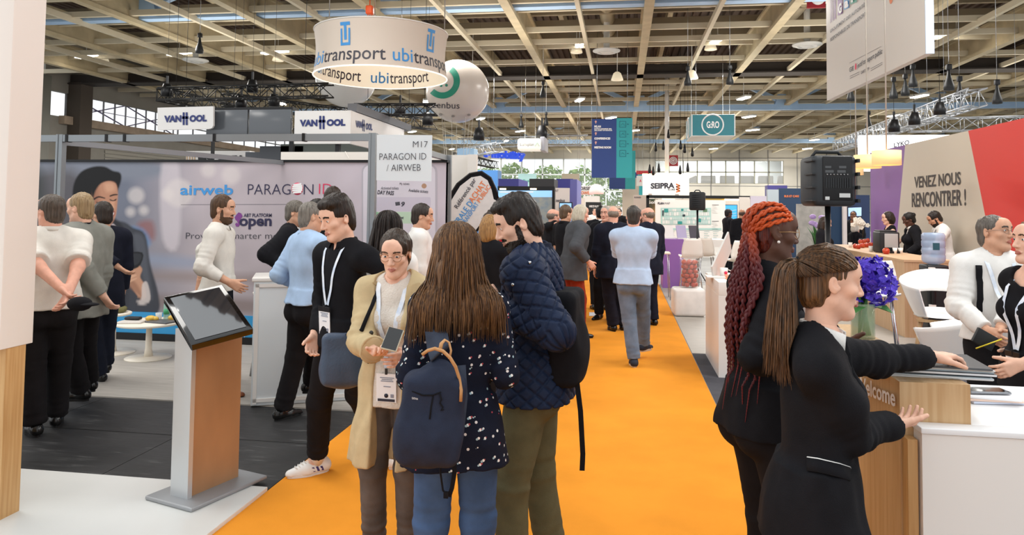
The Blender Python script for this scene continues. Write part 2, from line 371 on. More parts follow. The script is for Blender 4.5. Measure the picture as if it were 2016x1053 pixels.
# ------------------------------------------------ people
SKIN = {}
def skin(tone):
    c = {'fair': 'e2b49c', 'tan': 'd0a084', 'pink': 'dda690', 'brown': '7a4e38', 'dark': '5a3b2e', 'olive': 'bf8e70'}[tone]
    return mat('skin_'+tone, c, rough=.5, spec=.35, var=.06, vscale=25, bump=.04, bscale=500)
def ik(a, t, l1, l2, hint):
    a = np.asarray(a, float); t = np.asarray(t, float); d = t-a; L = np.linalg.norm(d); L2 = min(max(L, abs(l1-l2)+.02), l1+l2-.003); u = d/L; t = a+u*L2
    x = (l1*l1-l2*l2+L2*L2)/(2*L2); y = math.sqrt(max(0, l1*l1-x*x)); h = np.asarray(hint, float); h = h-u*(h@u); return a+u*x+nrm(h)*y, t
def skeleton(c):
    K = dict(c); S = c['h']/1.75; g = c.get('g', 1.); fem = c.get('fem', False); a = math.radians(c['a']); K['S'] = S
    B = np.stack([[math.cos(a), math.sin(a), 0], [-math.sin(a), math.cos(a), 0], [0, 0, 1.]], 1); o = np.array([c['x'], c['y'], c.get('z', 0.)]); K['B'] = B; K['o'] = o
    Lw = lambda p: o+B@np.asarray(p, float); K['L'] = Lw
    px, py, pz = c.get('pel', (0, 0, 0)); pel = Lw((px*S, py*S, (.93+pz)*S)); K['pel'] = pel
    Mp = B@rotz(math.radians(c.get('hipyaw', 0)))@rotx(math.radians(-c.get('tilt', 0)))@roty(math.radians(c.get('hipside', 0))); K['Mp'] = Mp
    Mc = B@rotz(math.radians(c.get('twist', 0)))@rotx(math.radians(-c.get('lean', 0)))@roty(math.radians(c.get('side', 0))); K['Mc'] = Mc
    wa = pel+(Mp+Mc)@np.array([0, 0, .07*S]); K['wa'] = wa; C = lambda x, y, z: wa+Mc@(np.array([x, y, z])*S); K['C'] = C
    K['P'] = lambda x, y, z: pel+Mp@(np.array([x, y, z])*S)
    sw = (.155 if fem else .182)*c.get('sw', 1.); shr = c.get('shrug', 0.)
    K['sh'] = [C(-sw, -.005, .345+shr), C(sw, -.005, .345+shr)]; K['nb'] = C(0, -.012, .415)
    hy, hp, hr = c.get('head', (0, 0, 0)); Mh = B@rotz(math.radians(c.get('twist', 0)*.5+hy))@rotx(math.radians(-hp))@roty(math.radians(hr)); K['Mh'] = Mh
    hs = c.get('hs', 1.); nm = nrm(Mc[:, 2]+Mh[:, 2]); K['hc'] = K['nb']+nm*(.075+c.get('nk', 0.))*S+Mh@(np.array([0, .018+.02*math.sin(math.radians(hp)), .078])*S); K['hS'] = hs*(.97 if fem else 1.)*(.5+.5*S)
    ua, fa = .285*S, .255*S; K['el'] = [0, 0]; K['wr'] = [0, 0]
    for i, kk in enumerate(('LH', 'RH')):
        sg = -1 if i == 0 else 1; H = c.get(kk); q = c.get(kk+'e')
        if H is None: H = K['sh'][i]+Mc@np.array([sg*.06, .05, 0])*S+np.array([0, 0, -.53*S])+B@np.array([0, .03, 0])*S
        elif c.get('hl'): H = Lw(np.array(H)*S)
        hint = B@np.array(q if q is not None else (sg*.45, -1., -.1)); K['el'][i], K['wr'][i] = ik(K['sh'][i], H, ua, fa, hint)
        if c.get(kk+'l') is not None: e_ = K['sh'][i]+nrm(c[kk+'l']-K['sh'][i])*ua; K['el'][i] = e_; K['wr'][i] = e_+nrm(np.asarray(H)-e_)*fa
    K['hip'] = [K['P'](-.088, 0, -.02), K['P'](.088, 0, -.02)]; K['kn'] = [0, 0]; K['an'] = [0, 0]; K['ft'] = [0, 0]
    for i, kk in enumerate(('LF', 'RF')):
        sg = -1 if i == 0 else 1; fx, fy, fyaw, fl = (tuple(c.get(kk, (sg*.1, 0, -sg*10, 0)))+(0,)*4)[:4]
        A = Lw((fx*S, fy*S, (.088+fl)*S)) if c.get(kk+'w') is None else np.array([*c[kk+'w'][:2], o[2]+(.088+fl)*S]); K['kn'][i], K['an'][i] = ik(K['hip'][i], A, .416*S, .412*S, B@np.array(c.get(kk+'k', (sg*.12, 1., 0))))
        K['ft'][i] = B@rotz(math.radians(fyaw)); K['an'][i] = A if np.linalg.norm(A-K['an'][i]) < .06 else K['an'][i]
    K['g'] = g; K['fem'] = fem; return K
def torso(F, K, e=0., k=.05, zlo=None, chest=True):
    S, g, fem, C, P = K['S'], K['g'], K['fem'], K['C'], K['P']; Mc, Mp = K['Mc'], K['Mp']; E = lambda *r: (np.array(r)*S*np.array([g, g, 1])+e)
    bl = K.get('belly', 0.)
    if fem:
        F.op(ell(C(0, -.005, .21), E(.135, .095, .19), Mc), k); F.op(ell(C(0, -.015, .33), E(.115, .075, .085), Mc), k)
        F.op(ell(C(0, .0, .02), E(.118, .09, .16), Mc), k); F.op(ell(P(0, -.01, .02), E(.155, .112, .12), Mp), k)
        for s in (-1, 1): F.op(ell(C(s*.068, .07, .205), E(.062, .058, .06), Mc), k*.7)
    else:
        F.op(ell(C(0, -.005, .21), E(.158, .108, .2), Mc), k); F.op(ell(C(0, -.015, .335), E(.135, .082, .085), Mc), k)
        F.op(ell(C(0, .0+bl*.3, .0), E(.138+bl*.2, .102+bl*.6, .17), Mc), k); F.op(ell(P(0, -.005, .02), E(.152, .108, .12), Mp), k)
    for s in (0, 1):
        sg = 2*s-1; sh = K['sh'][s]; F.op(rc(C(sg*.045, -.018, .395), sh+Mc@np.array([-sg*.01, 0, .0]), .05*S+e, (.052 if fem else .06)*S+e), k)
        F.op(ell(P(sg*.072, -.062, -.05), E(.078, .07, .085), Mp), k)
    return F
def arm(F, K, i, e, fr=1., k=.03, flare=0., wr=0., fold=0., cuff=False):
    S, g, fem = K['S'], math.sqrt(K['g']), K['fem']; sh, el, w = K['sh'][i], K['el'][i], K['wr'][i]; q = (.86 if fem else 1.)*g
    r0, r1, r2, r3 = .058*S*q+e, .043*S*q+e, .042*S*q+e*.9, .028*S*q+max(e*.75, 0)+flare
    sd = i*2.1+K['x']; fo = lambda t0: ((fold*.7, t0, .25, 80/S, sd), (fold*.5, t0, .45, 150/S, sd*1.7)) if fold else None
    if fr <= .5:
        t = fr*2; F.op(rc(sh, sh+(el-sh)*t, r0, r0+(r1-r0)*t+.014, None, fo(.8), True), k); return F
    F.op(rc(sh, el, r0, r1*.96, None, fo(.95)), k)
    t = (fr-.5)*2; wp = el+(w-el)*t; F.op(rc(el, wp, r2, r2+(r3-r2)*t, None, fo(.12), cuff), k); return F
def legs(F, K, e, hem=1., k=.03, fold=0., wide=0., i2=(0, 1), flat=True):
    S, g = K['S'], math.sqrt(K['g'])
    for i in i2:
        h, kn, an = K['hip'][i], K['kn'][i], K['an'][i]; sd = i*1.7+K['y']
        fo = lambda t0, w=.16: ((fold*.5, t0, w, 70/S, sd), (fold*.4, t0, w*1.6, 128/S, sd*2)) if fold else None
        F.op(rc(h, kn, .086*S*g+e, .058*S*g+e+wide*.4, None, fo(1.)), k)
        t = 1.-hem; an2 = an+(kn-an)*t
        F.op(rc(kn, an2, .056*S*g+e+wide*.4, .040*S*g+e+wide, None, fo(1., .3), flat), k)
        if e < .004: F.op(rc(kn+(an-kn)*.1-K['B'][:, 1]*.012, kn+(an-kn)*.5-K['B'][:, 1]*.012, .045*S*g, .04*S*g), .03)
    return F
def hand_field(K, i, h):
    """palm, four bent fingers and a thumb; returns the field of hand and wrist"""
    S = K['S']; s = S*(.93 if K['fem'] else 1.); w, el = K['wr'][i], K['el'][i]; kk = 'LR'[i]; B = K['B']; fa = nrm(w-el)
    d = nrm(K.get(kk+'d', fa)); t = K.get(kk+'t'); t = np.array(t, float) if t is not None else B@np.array([0, 1., 0]) if abs((B@np.array([0, 1., 0]))@d) < .8 else np.array([0, 0, 1.])
    t = nrm(t-d*(t@d)); n = np.cross(t, d) if i == 1 else np.cross(d, t); cu = K.get(kk+'c', (22, 28, 18)); sp = K.get(kk+'s', .06)
    if np.isscalar(cu): cu = (cu, cu*1.1, cu*.7)
    R = .215*s; F = SDF(w-R, w+R, h)
    F.op(rc(w-fa*.10*S, w+d*.012*s, .034*s, .0275*s, (n, .8)), .0)
    base = w+d*.012*s
    kx = (.031, .0105, -.0095, -.028); ln = (.072, .08, .074, .058); fr = (.0088, .009, .0086, .0076)
    for j in range(4):
        kn = w+d*(.093-.004*abs(j-1))*s+t*kx[j]*s; F.op(rc(base+t*kx[j]*.55*s, kn, .0155*s, .0115*s, (n, .92)), .014*s)
        p = kn; ang = 0.; dd = nrm(d+t*sp*(1.3-j)); cc = K.get(kk+'f', {}).get(j, cu)
        for q, (fl, c) in enumerate(zip((.45, .31, .24), cc)):
            ang += math.radians(c); v = nrm(dd*math.cos(ang)+n*math.sin(ang)); p2 = p+v*ln[j]*fl*s; F.op(rc(p, p2, fr[j]*(1.08-.12*q)*s, fr[j]*(1-.12*q)*s), .004*s); p = p2
    ta = K.get(kk+'th', (38, 18)); th = math.radians(ta[0]); p = w+d*.022*s+t*.022*s+n*.008*s; p1 = w+d*.05*s+t*.042*s+n*.016*s
    F.op(rc(p, p1, .018*s, .0135*s), .014*s); v = nrm(d*math.cos(th)+t*math.sin(th)*.9+n*math.sin(math.radians(ta[1]))); p2 = p1+v*.036*s; F.op(rc(p1, p2, .0125*s, .0105*s), .005*s)
    v = nrm(v+d*.25+n*.15); F.op(rc(p2, p2+v*.028*s, .0105*s, .0085*s), .004*s)
    F.plane(w-fa*.085*S, -fa); return F
def head_field(K, h):
    S = K['hS']; M = K['Mh']; c = K['hc']; H = lambda x, y, z: c+M@(np.array([x, y, z])*S); fem = K['fem']; jw = .84 if fem else K.get('jaw', 1.)
    R = .2*S; F = SDF(c-R, c+R, h); E = lambda p, r, m=M: ell(H(*p), np.array(r)*S, m); k = .03*S
    F.op(E((0, -.012, .034), (.073, .092, .082))); F.op(E((0, .03, -.022), (.058*(.5+.5*jw), .062, .088)), k)
    F.op(E((0, .066, -.098), (.021*jw, .02, .017)), k*.8)
    for s in (-1, 1):
        F.op(rc(H(s*.05*jw, .004, -.06), H(s*.016, .062, -.099), .019*S, .015*S), k)
        F.op(E((s*.041, .058, -.018), (.022, .022, .018)), k*.7)
    F.op(rc(H(-.034, .077, .031), H(.034, .077, .031), .0125*S, .0125*S), .022*S)
    F.op(E((0, .07, .055), (.045, .025, .035)), k)
    for s in (-1, 1): F.op(E((s*.031, .096, .008), (.0175, .017, .0115)), .012*S, 's')
    nl = K.get('nose', 1.); F.op(rc(H(0, .086, .02), H(0, .086+.021*nl, -.027), .0075*S, .0115*S), .012*S)
    for s in (-1, 1): F.op(E((s*.0115, .092+.005*nl, -.031), (.0085, .0095, .0075)), .007*S); F.op(E((s*.031, .077, .008), (.0145, .0125, .0125)), .003*S)
    for s in (-1, 1): F.op(rc(H(s*.018, .0865, .0175), H(s*.043, .0785, .0155), .0045*S, .0045*S), .005*S)
    om = K.get('smile', 0.)
    for s in (-1, 1):
        F.op(rc(H(0, .0955, -.0565), H(s*.022, .083, -.0595+om), .0052*S, .003*S), .006*S)
        F.op(rc(H(0, .0945, -.067), H(s*.019, .083, -.0625+om), .0062*S, .003*S), .006*S)
    F.op(rc(H(-.02, .1, -.0618), H(.02, .1, -.0618), .0022*S, .0022*S), .003*S, 's')
    for s in (-1, 1):
        Me = M@rotz(-s*.42)@rotx(.22); F.op(E((s*.0735, -.012, -.002), (.0075, .0175, .0295), Me), .005*S)
        F.op(E((s*.081, -.006, .004), (.006, .0095, .0165), Me), .004*S, 's'); F.op(E((s*.078, .004, -.01), (.005, .006, .009), Me), .003*S)
    nr = (.048 if fem else .057)*math.sqrt(K['g'])*S; F.op(rc(H(0, -.022, -.05), K['nb']-K['Mc'][:, 2]*.03, nr*.97, nr*1.08), .035*S)
    F.plane(K['nb']-K['Mc'][:, 2]*.05*S, -K['Mc'][:, 2]); return F
def face_idx(K):
    S = K['hS']; M = K['Mh']; c = K['hc']
    def f(P):
        q = ((P-c)@M)/S; x, y, z = np.abs(q[:, 0]), q[:, 1], q[:, 2]; m = np.zeros(len(P), int)
        eye = (((x-.031)/.0115)**2+((z-.008-.0)/.0052)**2 < 1) & (y > .06); m[eye] = 1
        m[eye & (((x-.031)/.0058)**2+((z-.0072)/.0062)**2 < 1)] = 2
        m[(x < .021) & (y > .08) & (z < -.0525) & (z > -.0735) & ((x/.0215)**2+((z+.0625)/.0105)**2 < 1)] = 3
        m[(x > .013) & (x < .05) & (y > .055) & (np.abs(z-(.034-.0045*((x-.032)/.018)**2)) < (.0042 if K['fem'] else .0055))] = 4
        return m
    return f
def hair_part(K, par, hc, lod):
    """hair volume over the skull, with loose strands for people near the camera"""
    st = hc['s']; S = K['hS']; M = K['Mh']; c = K['hc']; H = lambda x, y, z: c+M@(np.array([x, y, z])*S); E = lambda p, r, m=M: ell(H(*p), np.array(r)*S, m)
    m = hairmat('hair_'+hc['c']+hc.get('c2', ''), hc['c'], hc.get('c2', hc['c'])); t = hc.get('t', .014); ts = hc.get('ts', .008); ln = hc.get('len', 0)
    h = (.0045, .007, .012)[lod]; R = .2*S+ln*.5; F = SDF(c-np.array([R, R, .2*S+ln]), c+R*np.array([1, 1, .9]), h)
    if st == 'bald':
        F.op(E((0, -.016, .01), (.073+ts, .092+ts, .075))); F.op(E((0, .0, .1), (.09, .12, .06)), .012, 's')
    else:
        F.op(E((0, -.014, .036), (.073+ts, .092+ts, .082+t)))
        if st in ('short', 'pony', 'bun', 'braids'): F.op(E((0, -.045, -.03), (.062+ts, .055+ts, .075)), .02)
        if hc.get('quiff'): q = hc['quiff']; F.op(E((q[0], .05, .098), (.06, .05, q[1])), .03); F.op(E((q[0]*.5, -.01, .105), (.065, .07, q[1])), .03)
    if st in ('bob', 'long', 'curly'):
        b = hc.get('b', .09); F.op(E((0, -.04, -.04), (.078+ts, .07+ts, .1)), .03); 
        for s in (-1, 1): F.op(rc(H(s*.07, -.01, .02), H(s*.075, -.012, -b), .03*S, .034*S), .03)
        F.op(rc(H(0, -.07, 0), H(0, -.075, -b), .05*S, .052*S, (M[:, 1], .75)), .04)
        if ln:
            for s in (-1, 0, 1): F.op(rc(H(s*.055, -.06, -.06), H(s*.065, -.085, -.1-ln), .048*S, .03*S, (M[:, 1], .7)), .03)
    hl = hc.get('hl', .078); F.op(E((0, .115, -.045), (.071, .075, .045+hl)), .012, 's')
    if st in ('short', 'bald', 'pony', 'bun', 'braids'):
        for s in (-1, 1): F.op(E((s*.085, .012, -.035), (.04, .034, .052)), .008, 's')
        F.plane(H(0, -.06, -.085), M@nrm((0, .35, -1))); F.op(E((0, .05, -.08), (.2, .06, .07)), .01, 's')
    if st == 'bun': F.op(E(hc.get('bp', (0, -.1, .07)), (.042, .036, .04)), .01)
    if st == 'curly':
        F.op(E((0, -.035, .01), (.115, .12, .12)), .02); F.op(E((0, .12, -.04), (.075, .085, .115)), .012, 's')
        F.noise(.008*S, (95, 95, 95), 3)
    elif lod < 2: F.noise(.0022, (110, 110, 26), 5, M); F.noise(.0016, (240, 240, 40), 8, M)
    o = sdf_obj('hair', F, m, par)
    return o, m
def beard_part(K, par, col, hS):
    S = K['hS']; M = K['Mh']; c = K['hc']; F = head_field(K, hS); F.V -= .0022
    H = lambda x, y, z: c+M@(np.array([x, y, z])*S); E = lambda p, r, m=M: ell(H(*p), np.array(r)*S, m)
    G = SDF(F.lo, F.lo+(F.n-1)*F.h, F.h); G.op(E((0, .04, -.094), (.075, .07, .046))); 
    for s in (-1, 1): G.op(E((s*.064, .02, -.045), (.022, .014, .05)), .015)
    G.op(E((0, .09, -.047), (.034, .022, .0085)), .008); G.op(E((0, .1, -.062), (.02, .02, .0085)), .004, 's'); G.op(E((0, -.02, -.14), (.1, .05, .07)), .01, 's')
    n = np.minimum(F.n, G.n); F.V = np.maximum(F.V[:n[0], :n[1], :n[2]], G.V[:n[0], :n[1], :n[2]]); F.n = n; F.ax = [F.ax[i][:n[i]] for i in range(3)]
    F.noise(.0018, (420, 420, 300), 4); return sdf_obj('beard', F, hairmat('beard_'+col, col, col), par)
def shoe_part(K, i, par, sh, lod):
    S = K['S']; M = K['ft'][i]; an = K['an'][i]; up = np.array([0, 0, 1.]); b = np.array([an[0], an[1], an[2]-.088*S]); P = lambda x, y, z: b+(M@np.array([x, y, 0])+up*z)*S
    h = (.006, .009, .016)[lod]; z0 = b[2]+(.018 if lod < 2 else .002)*S; F = SDF(b-.26*S, b+np.array([.26, .26, .2])*S, h); th = sh.get('th', 1.)
    F.op(rc(P(0, -.05, .045), P(0, .07, .035), .039*S, .042*S*th)); F.op(rc(P(0, .07, .034), P(.004, .165*sh.get('len', 1.), .022), .042*S*th, .03*S), .03); F.op(rc(P(0, -.03, .06), P(0, -.012, sh.get('top', .1)), .039*S, .038*S, None, None, True), .03)
    F.plane((b[0], b[1], z0), (0, 0, -1)); o = sdf_obj('shoe', F, sh['m'], par)
    if lod < 2:
        mb = MB(); pts = []
        for q in range(26):
            a = 2*math.pi*q/26; y = math.sin(a); x = math.cos(a); yy = .052+(.132 if y > 0 else .128)*y*(sh.get('len', 1.) if y > 0 else 1); w = (.041+.008*max(0, math.sin(a*.5+.9)) if y > -.2 else .039); pts.append(P(x*w*(1-.25*max(0, y)**2), yy, .001))
        mb.prism(pts, up*(.026*S)); so = mb.build('sole', sh.get('sole', sh['m']), o)
        if sh.get('laces'):
            mb = MB(); dn = np.array([0, 0, -1.]); ht = lambda x, y: (lambda r: r if r is not None else P(x, y, .06))(F.hit(P(x, y, .16), dn, .16*S))+(0, 0, .003)
            for q in range(6): yy = .045+.018*q; mb.tube([ht(-.021, yy-.004), ht(0, yy+.004)+(0, 0, .002), ht(.021, yy-.004)], .0032, 5)
            for sx in (-1, 1):
                m2 = MB(); sd_ = M@np.array([-sx, 0, 0.]); hs_ = lambda y, z: (lambda r: r if r is not None else P(sx*.04, y, z))(F.hit(P(sx*.09, y, z), sd_, .09*S))-sd_*.002
                for k in range(3): y0 = -.03+.026*k; m2.add([hs_(y0, .03), hs_(y0+.014, .03), hs_(y0+.026, .058), hs_(y0+.012, .058)], [(0, 1, 2, 3)])
                m2.build('side_stripe', mat('stripe_violet', '3a2f6a', rough=.6), o)
            mb.build('laces', mat('lace_white', 'e8e6e0', rough=.8), o)
    return o
def collar_part(K, par, m, r=.064, hgt=.04, gap=40, flip=True, drop=0.):
    S = K['S']; g = math.sqrt(K['g']); nb = K['nb']; M = K['Mc']; mb = MB(); n = 30; V = []; A = np.radians(np.linspace(90+gap/2, 450-gap/2, n)); r *= g
    rows = [(r*1.05, -.035), (r*.98, -.012+hgt*.6), (r*1.0, hgt*.72), (r*1.09, hgt*.66)]+([(r*1.3, .002-drop), (r*1.24, .002-drop)] if flip else [(r*1.08, -.02)])
    for (rr, z) in rows:
        for a in A:
            fr = (1+math.sin(a))/2; zz = z-.032*fr*fr-(.012*fr**6 if z < .01 else 0); V.append(nb+M@(np.array([rr*math.cos(a)*1.02, rr*math.sin(a)*1.0+.006+.012*fr, zz+.012])*S))
    k = len(rows); Fc = [(i*n+j, i*n+j+1, (i+1)*n+j+1, (i+1)*n+j) for i in range(k-1) for j in range(n-1)]
    mb.add(V, Fc, 0, True); o = mb.build('collar', m, par); sd = o.modifiers.new('solid', 'SOLIDIFY'); sd.thickness = .004; return o
def lanyard_part(K, par, F, strap, drop=.1, badge=None, width=.016, x=0.):
    """a strap round the neck that lies on the chest, and the badge at its end"""
    C, M, S = K['C'], K['Mc'], K['S']; f = M[:, 1]; mb = MB()
    for s in (-1, 1):
        P = [C(s*.0, -.075, .43), C(s*.045, -.068, .43), C(s*.07, -.03, .435), C(s*.078, .02, .425)]
        for q in np.linspace(0, 1, 12):
            p = C(s*(.082*(1-q)+.008*q)+x*q, .5, .40-(.40-drop)*q); hit = F.hit(p, -f, .75); 
            if hit is not None: P.append(hit+f*.005)
        P = np.array(P); 
        if len(P) > 5: P[2:-1] = .5*P[2:-1]+.25*(P[1:-2]+P[3:])
        V = []; n = len(P)
        for j in range(n):
            t = nrm(P[min(j+1, n-1)]-P[max(j-1, 0)]); o = f if j > 3 else nrm(P[j]-K['nb']+f*.0); w = nrm(np.cross(t, o)); V += [P[j]-w*width/2+o*.002, P[j]+w*width/2+o*.002]
        mb.add(V, [(2*j, 2*j+1, 2*j+3, 2*j+2) for j in range(n-1)], 0, True)
    o = mb.build('lanyard', strap, par)
    if badge:
        bw, bh, kind = badge; top = C(x, .5, drop-.005); hp = F.hit(top, -f, .75); hp = (hp if hp is not None else C(x, .13, drop))+f*.024
        u = nrm(M[:, 2]+f*.06); r = M[:, 0]; mb = MB(); cc = hp-u*(bh/2+.02); Mx = np.stack([r, f, u], 1)
        mb.box(cc, (bw, .004, bh), Mx, 0); mb.bar(hp+u*.004, hp-u*.024, .012, .006, 2)
        if kind == 2: mb.box(cc+u*(bh/2+.002), (bw*1.05, .008, .028), Mx, 2)
        mb.box(cc-u*(bh*.43)+f*.0035, (bw*.86, .001, bh*.09), Mx, 1)
        for (dz, ww) in ((.36, .8), (.30, .6), (.24, .7), (.05, .4)): mb.box(cc+u*bh*dz+f*.0035-r*bw*.05, (bw*ww*.9, .0008, bh*.03), Mx, 3)
        mb.lathe([(0, 0), (bh*.075, 0), (bh*.075, .001)], cc-u*bh*.27+f*.003, 16, 1, M=np.stack([r, u, f], 1)); mb.box(cc-u*bh*.27-r*bw*.3+f*.0035, (bw*.16, .001, bw*.16), Mx, 3)
        mb.build('badge', [mat('badge_white', 'eef0f4', rough=.25), mat('badge_navy', '1d2236', rough=.4), mat('clip_black', '15151a', rough=.4), mat('badge_print', '8a90a0', rough=.5)], o)
    return o
def glasses_part(K, par, col='332a28', r=.021, round_=True):
    S = K['hS']; M = K['Mh']; c = K['hc']; H = lambda x, y, z: c+M@(np.array([x, y, z])*S); mb = MB(); mt = mat('glasses_'+col, col, rough=.3, metal=.6)
    for s in (-1, 1):
        P = [H(s*.032+r*math.cos(a)*1.12, .098-.25*abs(r*math.cos(a)+s*s*.01), .004+r*math.sin(a)*(.95 if round_ else .72)) for a in np.linspace(0, 2*math.pi, 21)[:-1]]; mb.tube(P, .0013*S, 5, closed=True)
        mb.tube([H(s*.056, .09, .01), H(s*.074, .045, .01), H(s*.079, -.005, .006)], .0014*S, 5)
    mb.tube([H(-.01, .099, .006), H(0, .103, .01), H(.01, .099, .006)], .0013*S, 5); return mb.build('glasses', mt, par)
def strands(paths, r, m, par, name='hair_strands', n=3):
    V, Q, b = [], [], 0
    for P in paths:
        P = np.asarray(P); k = len(P); T = np.gradient(P, axis=0); T /= np.linalg.norm(T, axis=1)[:, None]+1e-9; ref = np.array([.3, .2, .1]); X = np.cross(T, ref+np.array([0, 0, 0])); X /= np.linalg.norm(X, axis=1)[:, None]+1e-9; Y = np.cross(T, X)
        tp = np.minimum(1, np.minimum(np.linspace(.35, 6, k), np.linspace(4, .12, k)))*r
        for j in range(n): a = 2*math.pi*j/n; V.append(P+(X*math.cos(a)+Y*math.sin(a))*tp[:, None])
        i = np.arange(k-1)
        for j in range(n): j2 = (j+1) % n; Q.append(np.stack([b+j*k+i, b+j2*k+i, b+j2*k+i+1, b+j*k+i+1], 1))
        b += n*k
    return mesh_np(name, np.concatenate(V), np.concatenate(Q), m, par)
def person(label, **c):
    """one figure: a continuous skin body, with its clothes, hair and shoes as children"""
    c.setdefault('cat', 'person'); lod = c.get('lod', 1); K = skeleton(c); S = K['S']; par = None; hb = (.011, .016, .024)[lod]; hg = c.get('res', (.0085, .013, .02)[lod])
    pts = [K['hc'], K['pel'], K['nb']]+K['sh']+K['el']+K['wr']+K['kn']+K['an']+K['hip']; lo = np.min(pts, 0)-.2; hi = np.max(pts, 0)+.2
    sk = skin(c.get('skin', 'fair')); mats = [sk, mat('eye_white', 'e6e0da', rough=.2), mat('iris', c.get('iris', '2c2018'), rough=.15), mat('lips_'+c.get('lip', 'b5705f'), c.get('lip', 'b5705f'), rough=.45), mat('brow_'+c.get('brow', '33251c'), c.get('brow', '33251c'), rough=.8)]
    F = SDF(lo, hi, hb); torso(F, K, -.006, .05); legs(F, K, -.002, flat=False)
    for i in (0, 1): arm(F, K, i, -.001)
    for i in (0, 1): F.op(rc(K['an'][i], K['an'][i]+K['ft'][i]@np.array([0, .1, -.055])*S, .036*S, .03*S), .02)
    F.op(rc(K['nb'], K['nb']-K['Mc'][:, 2]*.06, .06*S, .07*S), .04); parts = [(*F.mesh(), 0)]
    Fh = head_field(K, c.get('hres', (.0034, .0055, .009)[lod])); hp, hq = Fh.mesh(); parts.append((hp, hq, face_idx(K)(hp[hq].mean(1))))
    for i in (0, 1):
        if 'LR'[i] in c.get('nohand', ''): continue
        p, q = hand_field(K, i, (.003, .0048, .008)[lod]).mesh(); parts.append((p, q, 0))
    V, Q, mi = merge(parts); body = mesh_np('person', V, Q, mats, None, mi, True, K['o']); tag(body, label, 'person', c.get('group')); K['body'] = body; K['fields'] = {}
    for gi, t in enumerate(c.get('top', ())):
        e = t.get('e', .012); F = SDF(lo-.12, hi+.12, t.get('res', hg)); torso(F, K, e, t.get('k', .045)); fo = t.get('fold', .004)
        hem = t.get('hem', .86)*S; zb = K['o'][2]+hem; pl = K['pel']; gq = K['g']; side = K['Mp'][:, 0]; rx, ry = ((.176 if K['fem'] else .172)*gq*S+e, .125*gq*S+e); fl = t.get('flare', .01)
        top = K['wa']-K['Mc'][:, 2]*.02; bot = np.array([pl[0], pl[1], zb])+K['B']@np.array(t.get('hemoff', (0, -.005, 0)))
        if top[2]-zb > .05: F.op(econe(top, bot, rx*.86+t.get('wa', 0), ry*.86+t.get('wa', 0), rx+fl, ry+fl, side), .04)
        F.plane((0, 0, zb), (0, 0, -1))
        nw = t.get('neck', .066)*math.sqrt(K['g']); F.op(rc(K['C'](0, -.0, t.get('nz', .43)), K['hc'], nw*S, nw*S), .006, 's')
        if t.get('V'):
            vz, vw = t['V']; C = K['C']; n = 9
            for q in range(n):
                z = vz+(.43-vz)*q/(n-1); w = vw*(q/(n-1))**.9*S+.004; F.op(rc(C(0, .05, z), C(0, .25, z), w, w), .0, 's')
        if t.get('open'):
            ow = t['open']; C = K['C']; F.op(rbox(C(t.get('ox', 0), .16, -.05)+np.array([0, 0, -.2]), np.array([ow*S, .13, .62]), K['Mc'], .0), .01, 's')
        for i in (0, 1):
            if t.get('sl', 1.) > 0: arm(F, K, i, e*t.get('se', 1.)+t.get('slw', 0), min(t.get('sl', 1.), .95), .035, t.get('cuff', .004), 0, fo*.8, True)
        if lod < 2 and fo: F.noise(fo*.6, (17, 17, 9), gi+int(abs(K['x']*10))); F.noise(fo*.45, (36, 36, 15), gi+3)
        K['fields'][t['n']] = F; P, Qd = F.mesh()
        if t.get('fx'): P = t['fx'](P, Qd, K, F)
        o = mesh_np(t['n'], P, Qd, t['m'], body); K['fields'][t['n']+'_obj'] = o
        if t.get('collar'): collar_part(K, body, t.get('cm', t['m']), **t['collar'])
    b = c.get('bot')
    if b:
        e = b.get('e', .012); F = SDF(lo-.1, hi+.1, b.get('res', hg)); S2 = S; P_ = K['P']; g = K['g']
        F.op(ell(P_(0, -.005, .03), np.array([.152*g*S+e, .11*g*S+e, .14*S]), K['Mp'])); 
        for s in (-1, 1): F.op(ell(P_(s*.072, -.062, -.05), np.array([.078*g, .07*g, .085])*S+e, K['Mp']), .04)
        if b.get('skirt'): hz = b['skirt']; F.op(econe(P_(0, 0, .05), P_(0, .0, 0)+np.array([0, 0, K['o'][2]+hz*S-K['pel'][2]]), .15*S*g+e, .115*S*g+e, b.get('sw', .2), b.get('sw', .2)*.85, K['Mp'][:, 0]), .03)
        else: legs(F, K, e, b.get('hem', 1.), .03, b.get('fold', .004), b.get('wide', .0))
        F.plane(P_(0, 0, b.get('waist', .13)), K['Mp'][:, 2]); F.plane((0, 0, K['o'][2]+.035*S), (0, 0, -1))
        if lod < 2: F.noise(b.get('fold', .004)*.5, (22, 22, 13), 2)
        K['fields']['bot'] = F; sdf_obj(b.get('n', 'trousers'), F, b['m'], body)
        if b.get('belt'):
            mb = MB(); q = []
            for a in np.linspace(0, 2*math.pi, 33)[:-1]:
                d = K['Mp']@np.array([math.cos(a), math.sin(a), 0]); p = F.hit(P_(0, 0, b.get('waist', .13)-.03)+d*.4, -d, .4); q.append((p if p is not None else P_(0, 0, .1)+d*.15)+d*.004)
            V = []; u = K['Mp'][:, 2]*.017; q = np.array(q); V = np.concatenate([q-u, q+u]); n = len(q); mb.add(V, [(i, (i+1) % n, n+(i+1) % n, n+i) for i in range(n)], 0, True); o = mb.build('belt', b['belt'], body); sd = o.modifiers.new('solid', 'SOLIDIFY'); sd.thickness = .004
    if c.get('shoe'):
        for i in (0, 1): shoe_part(K, i, body, c['shoe'], lod)
    if c.get('sock'):
        for i in (0, 1): MB().tube([K['an'][i]-np.array([0, 0, .02]), K['an'][i]+(K['kn'][i]-K['an'][i])*.3], [.043*S, .045*S], 14).build('sock', c['sock'], body)
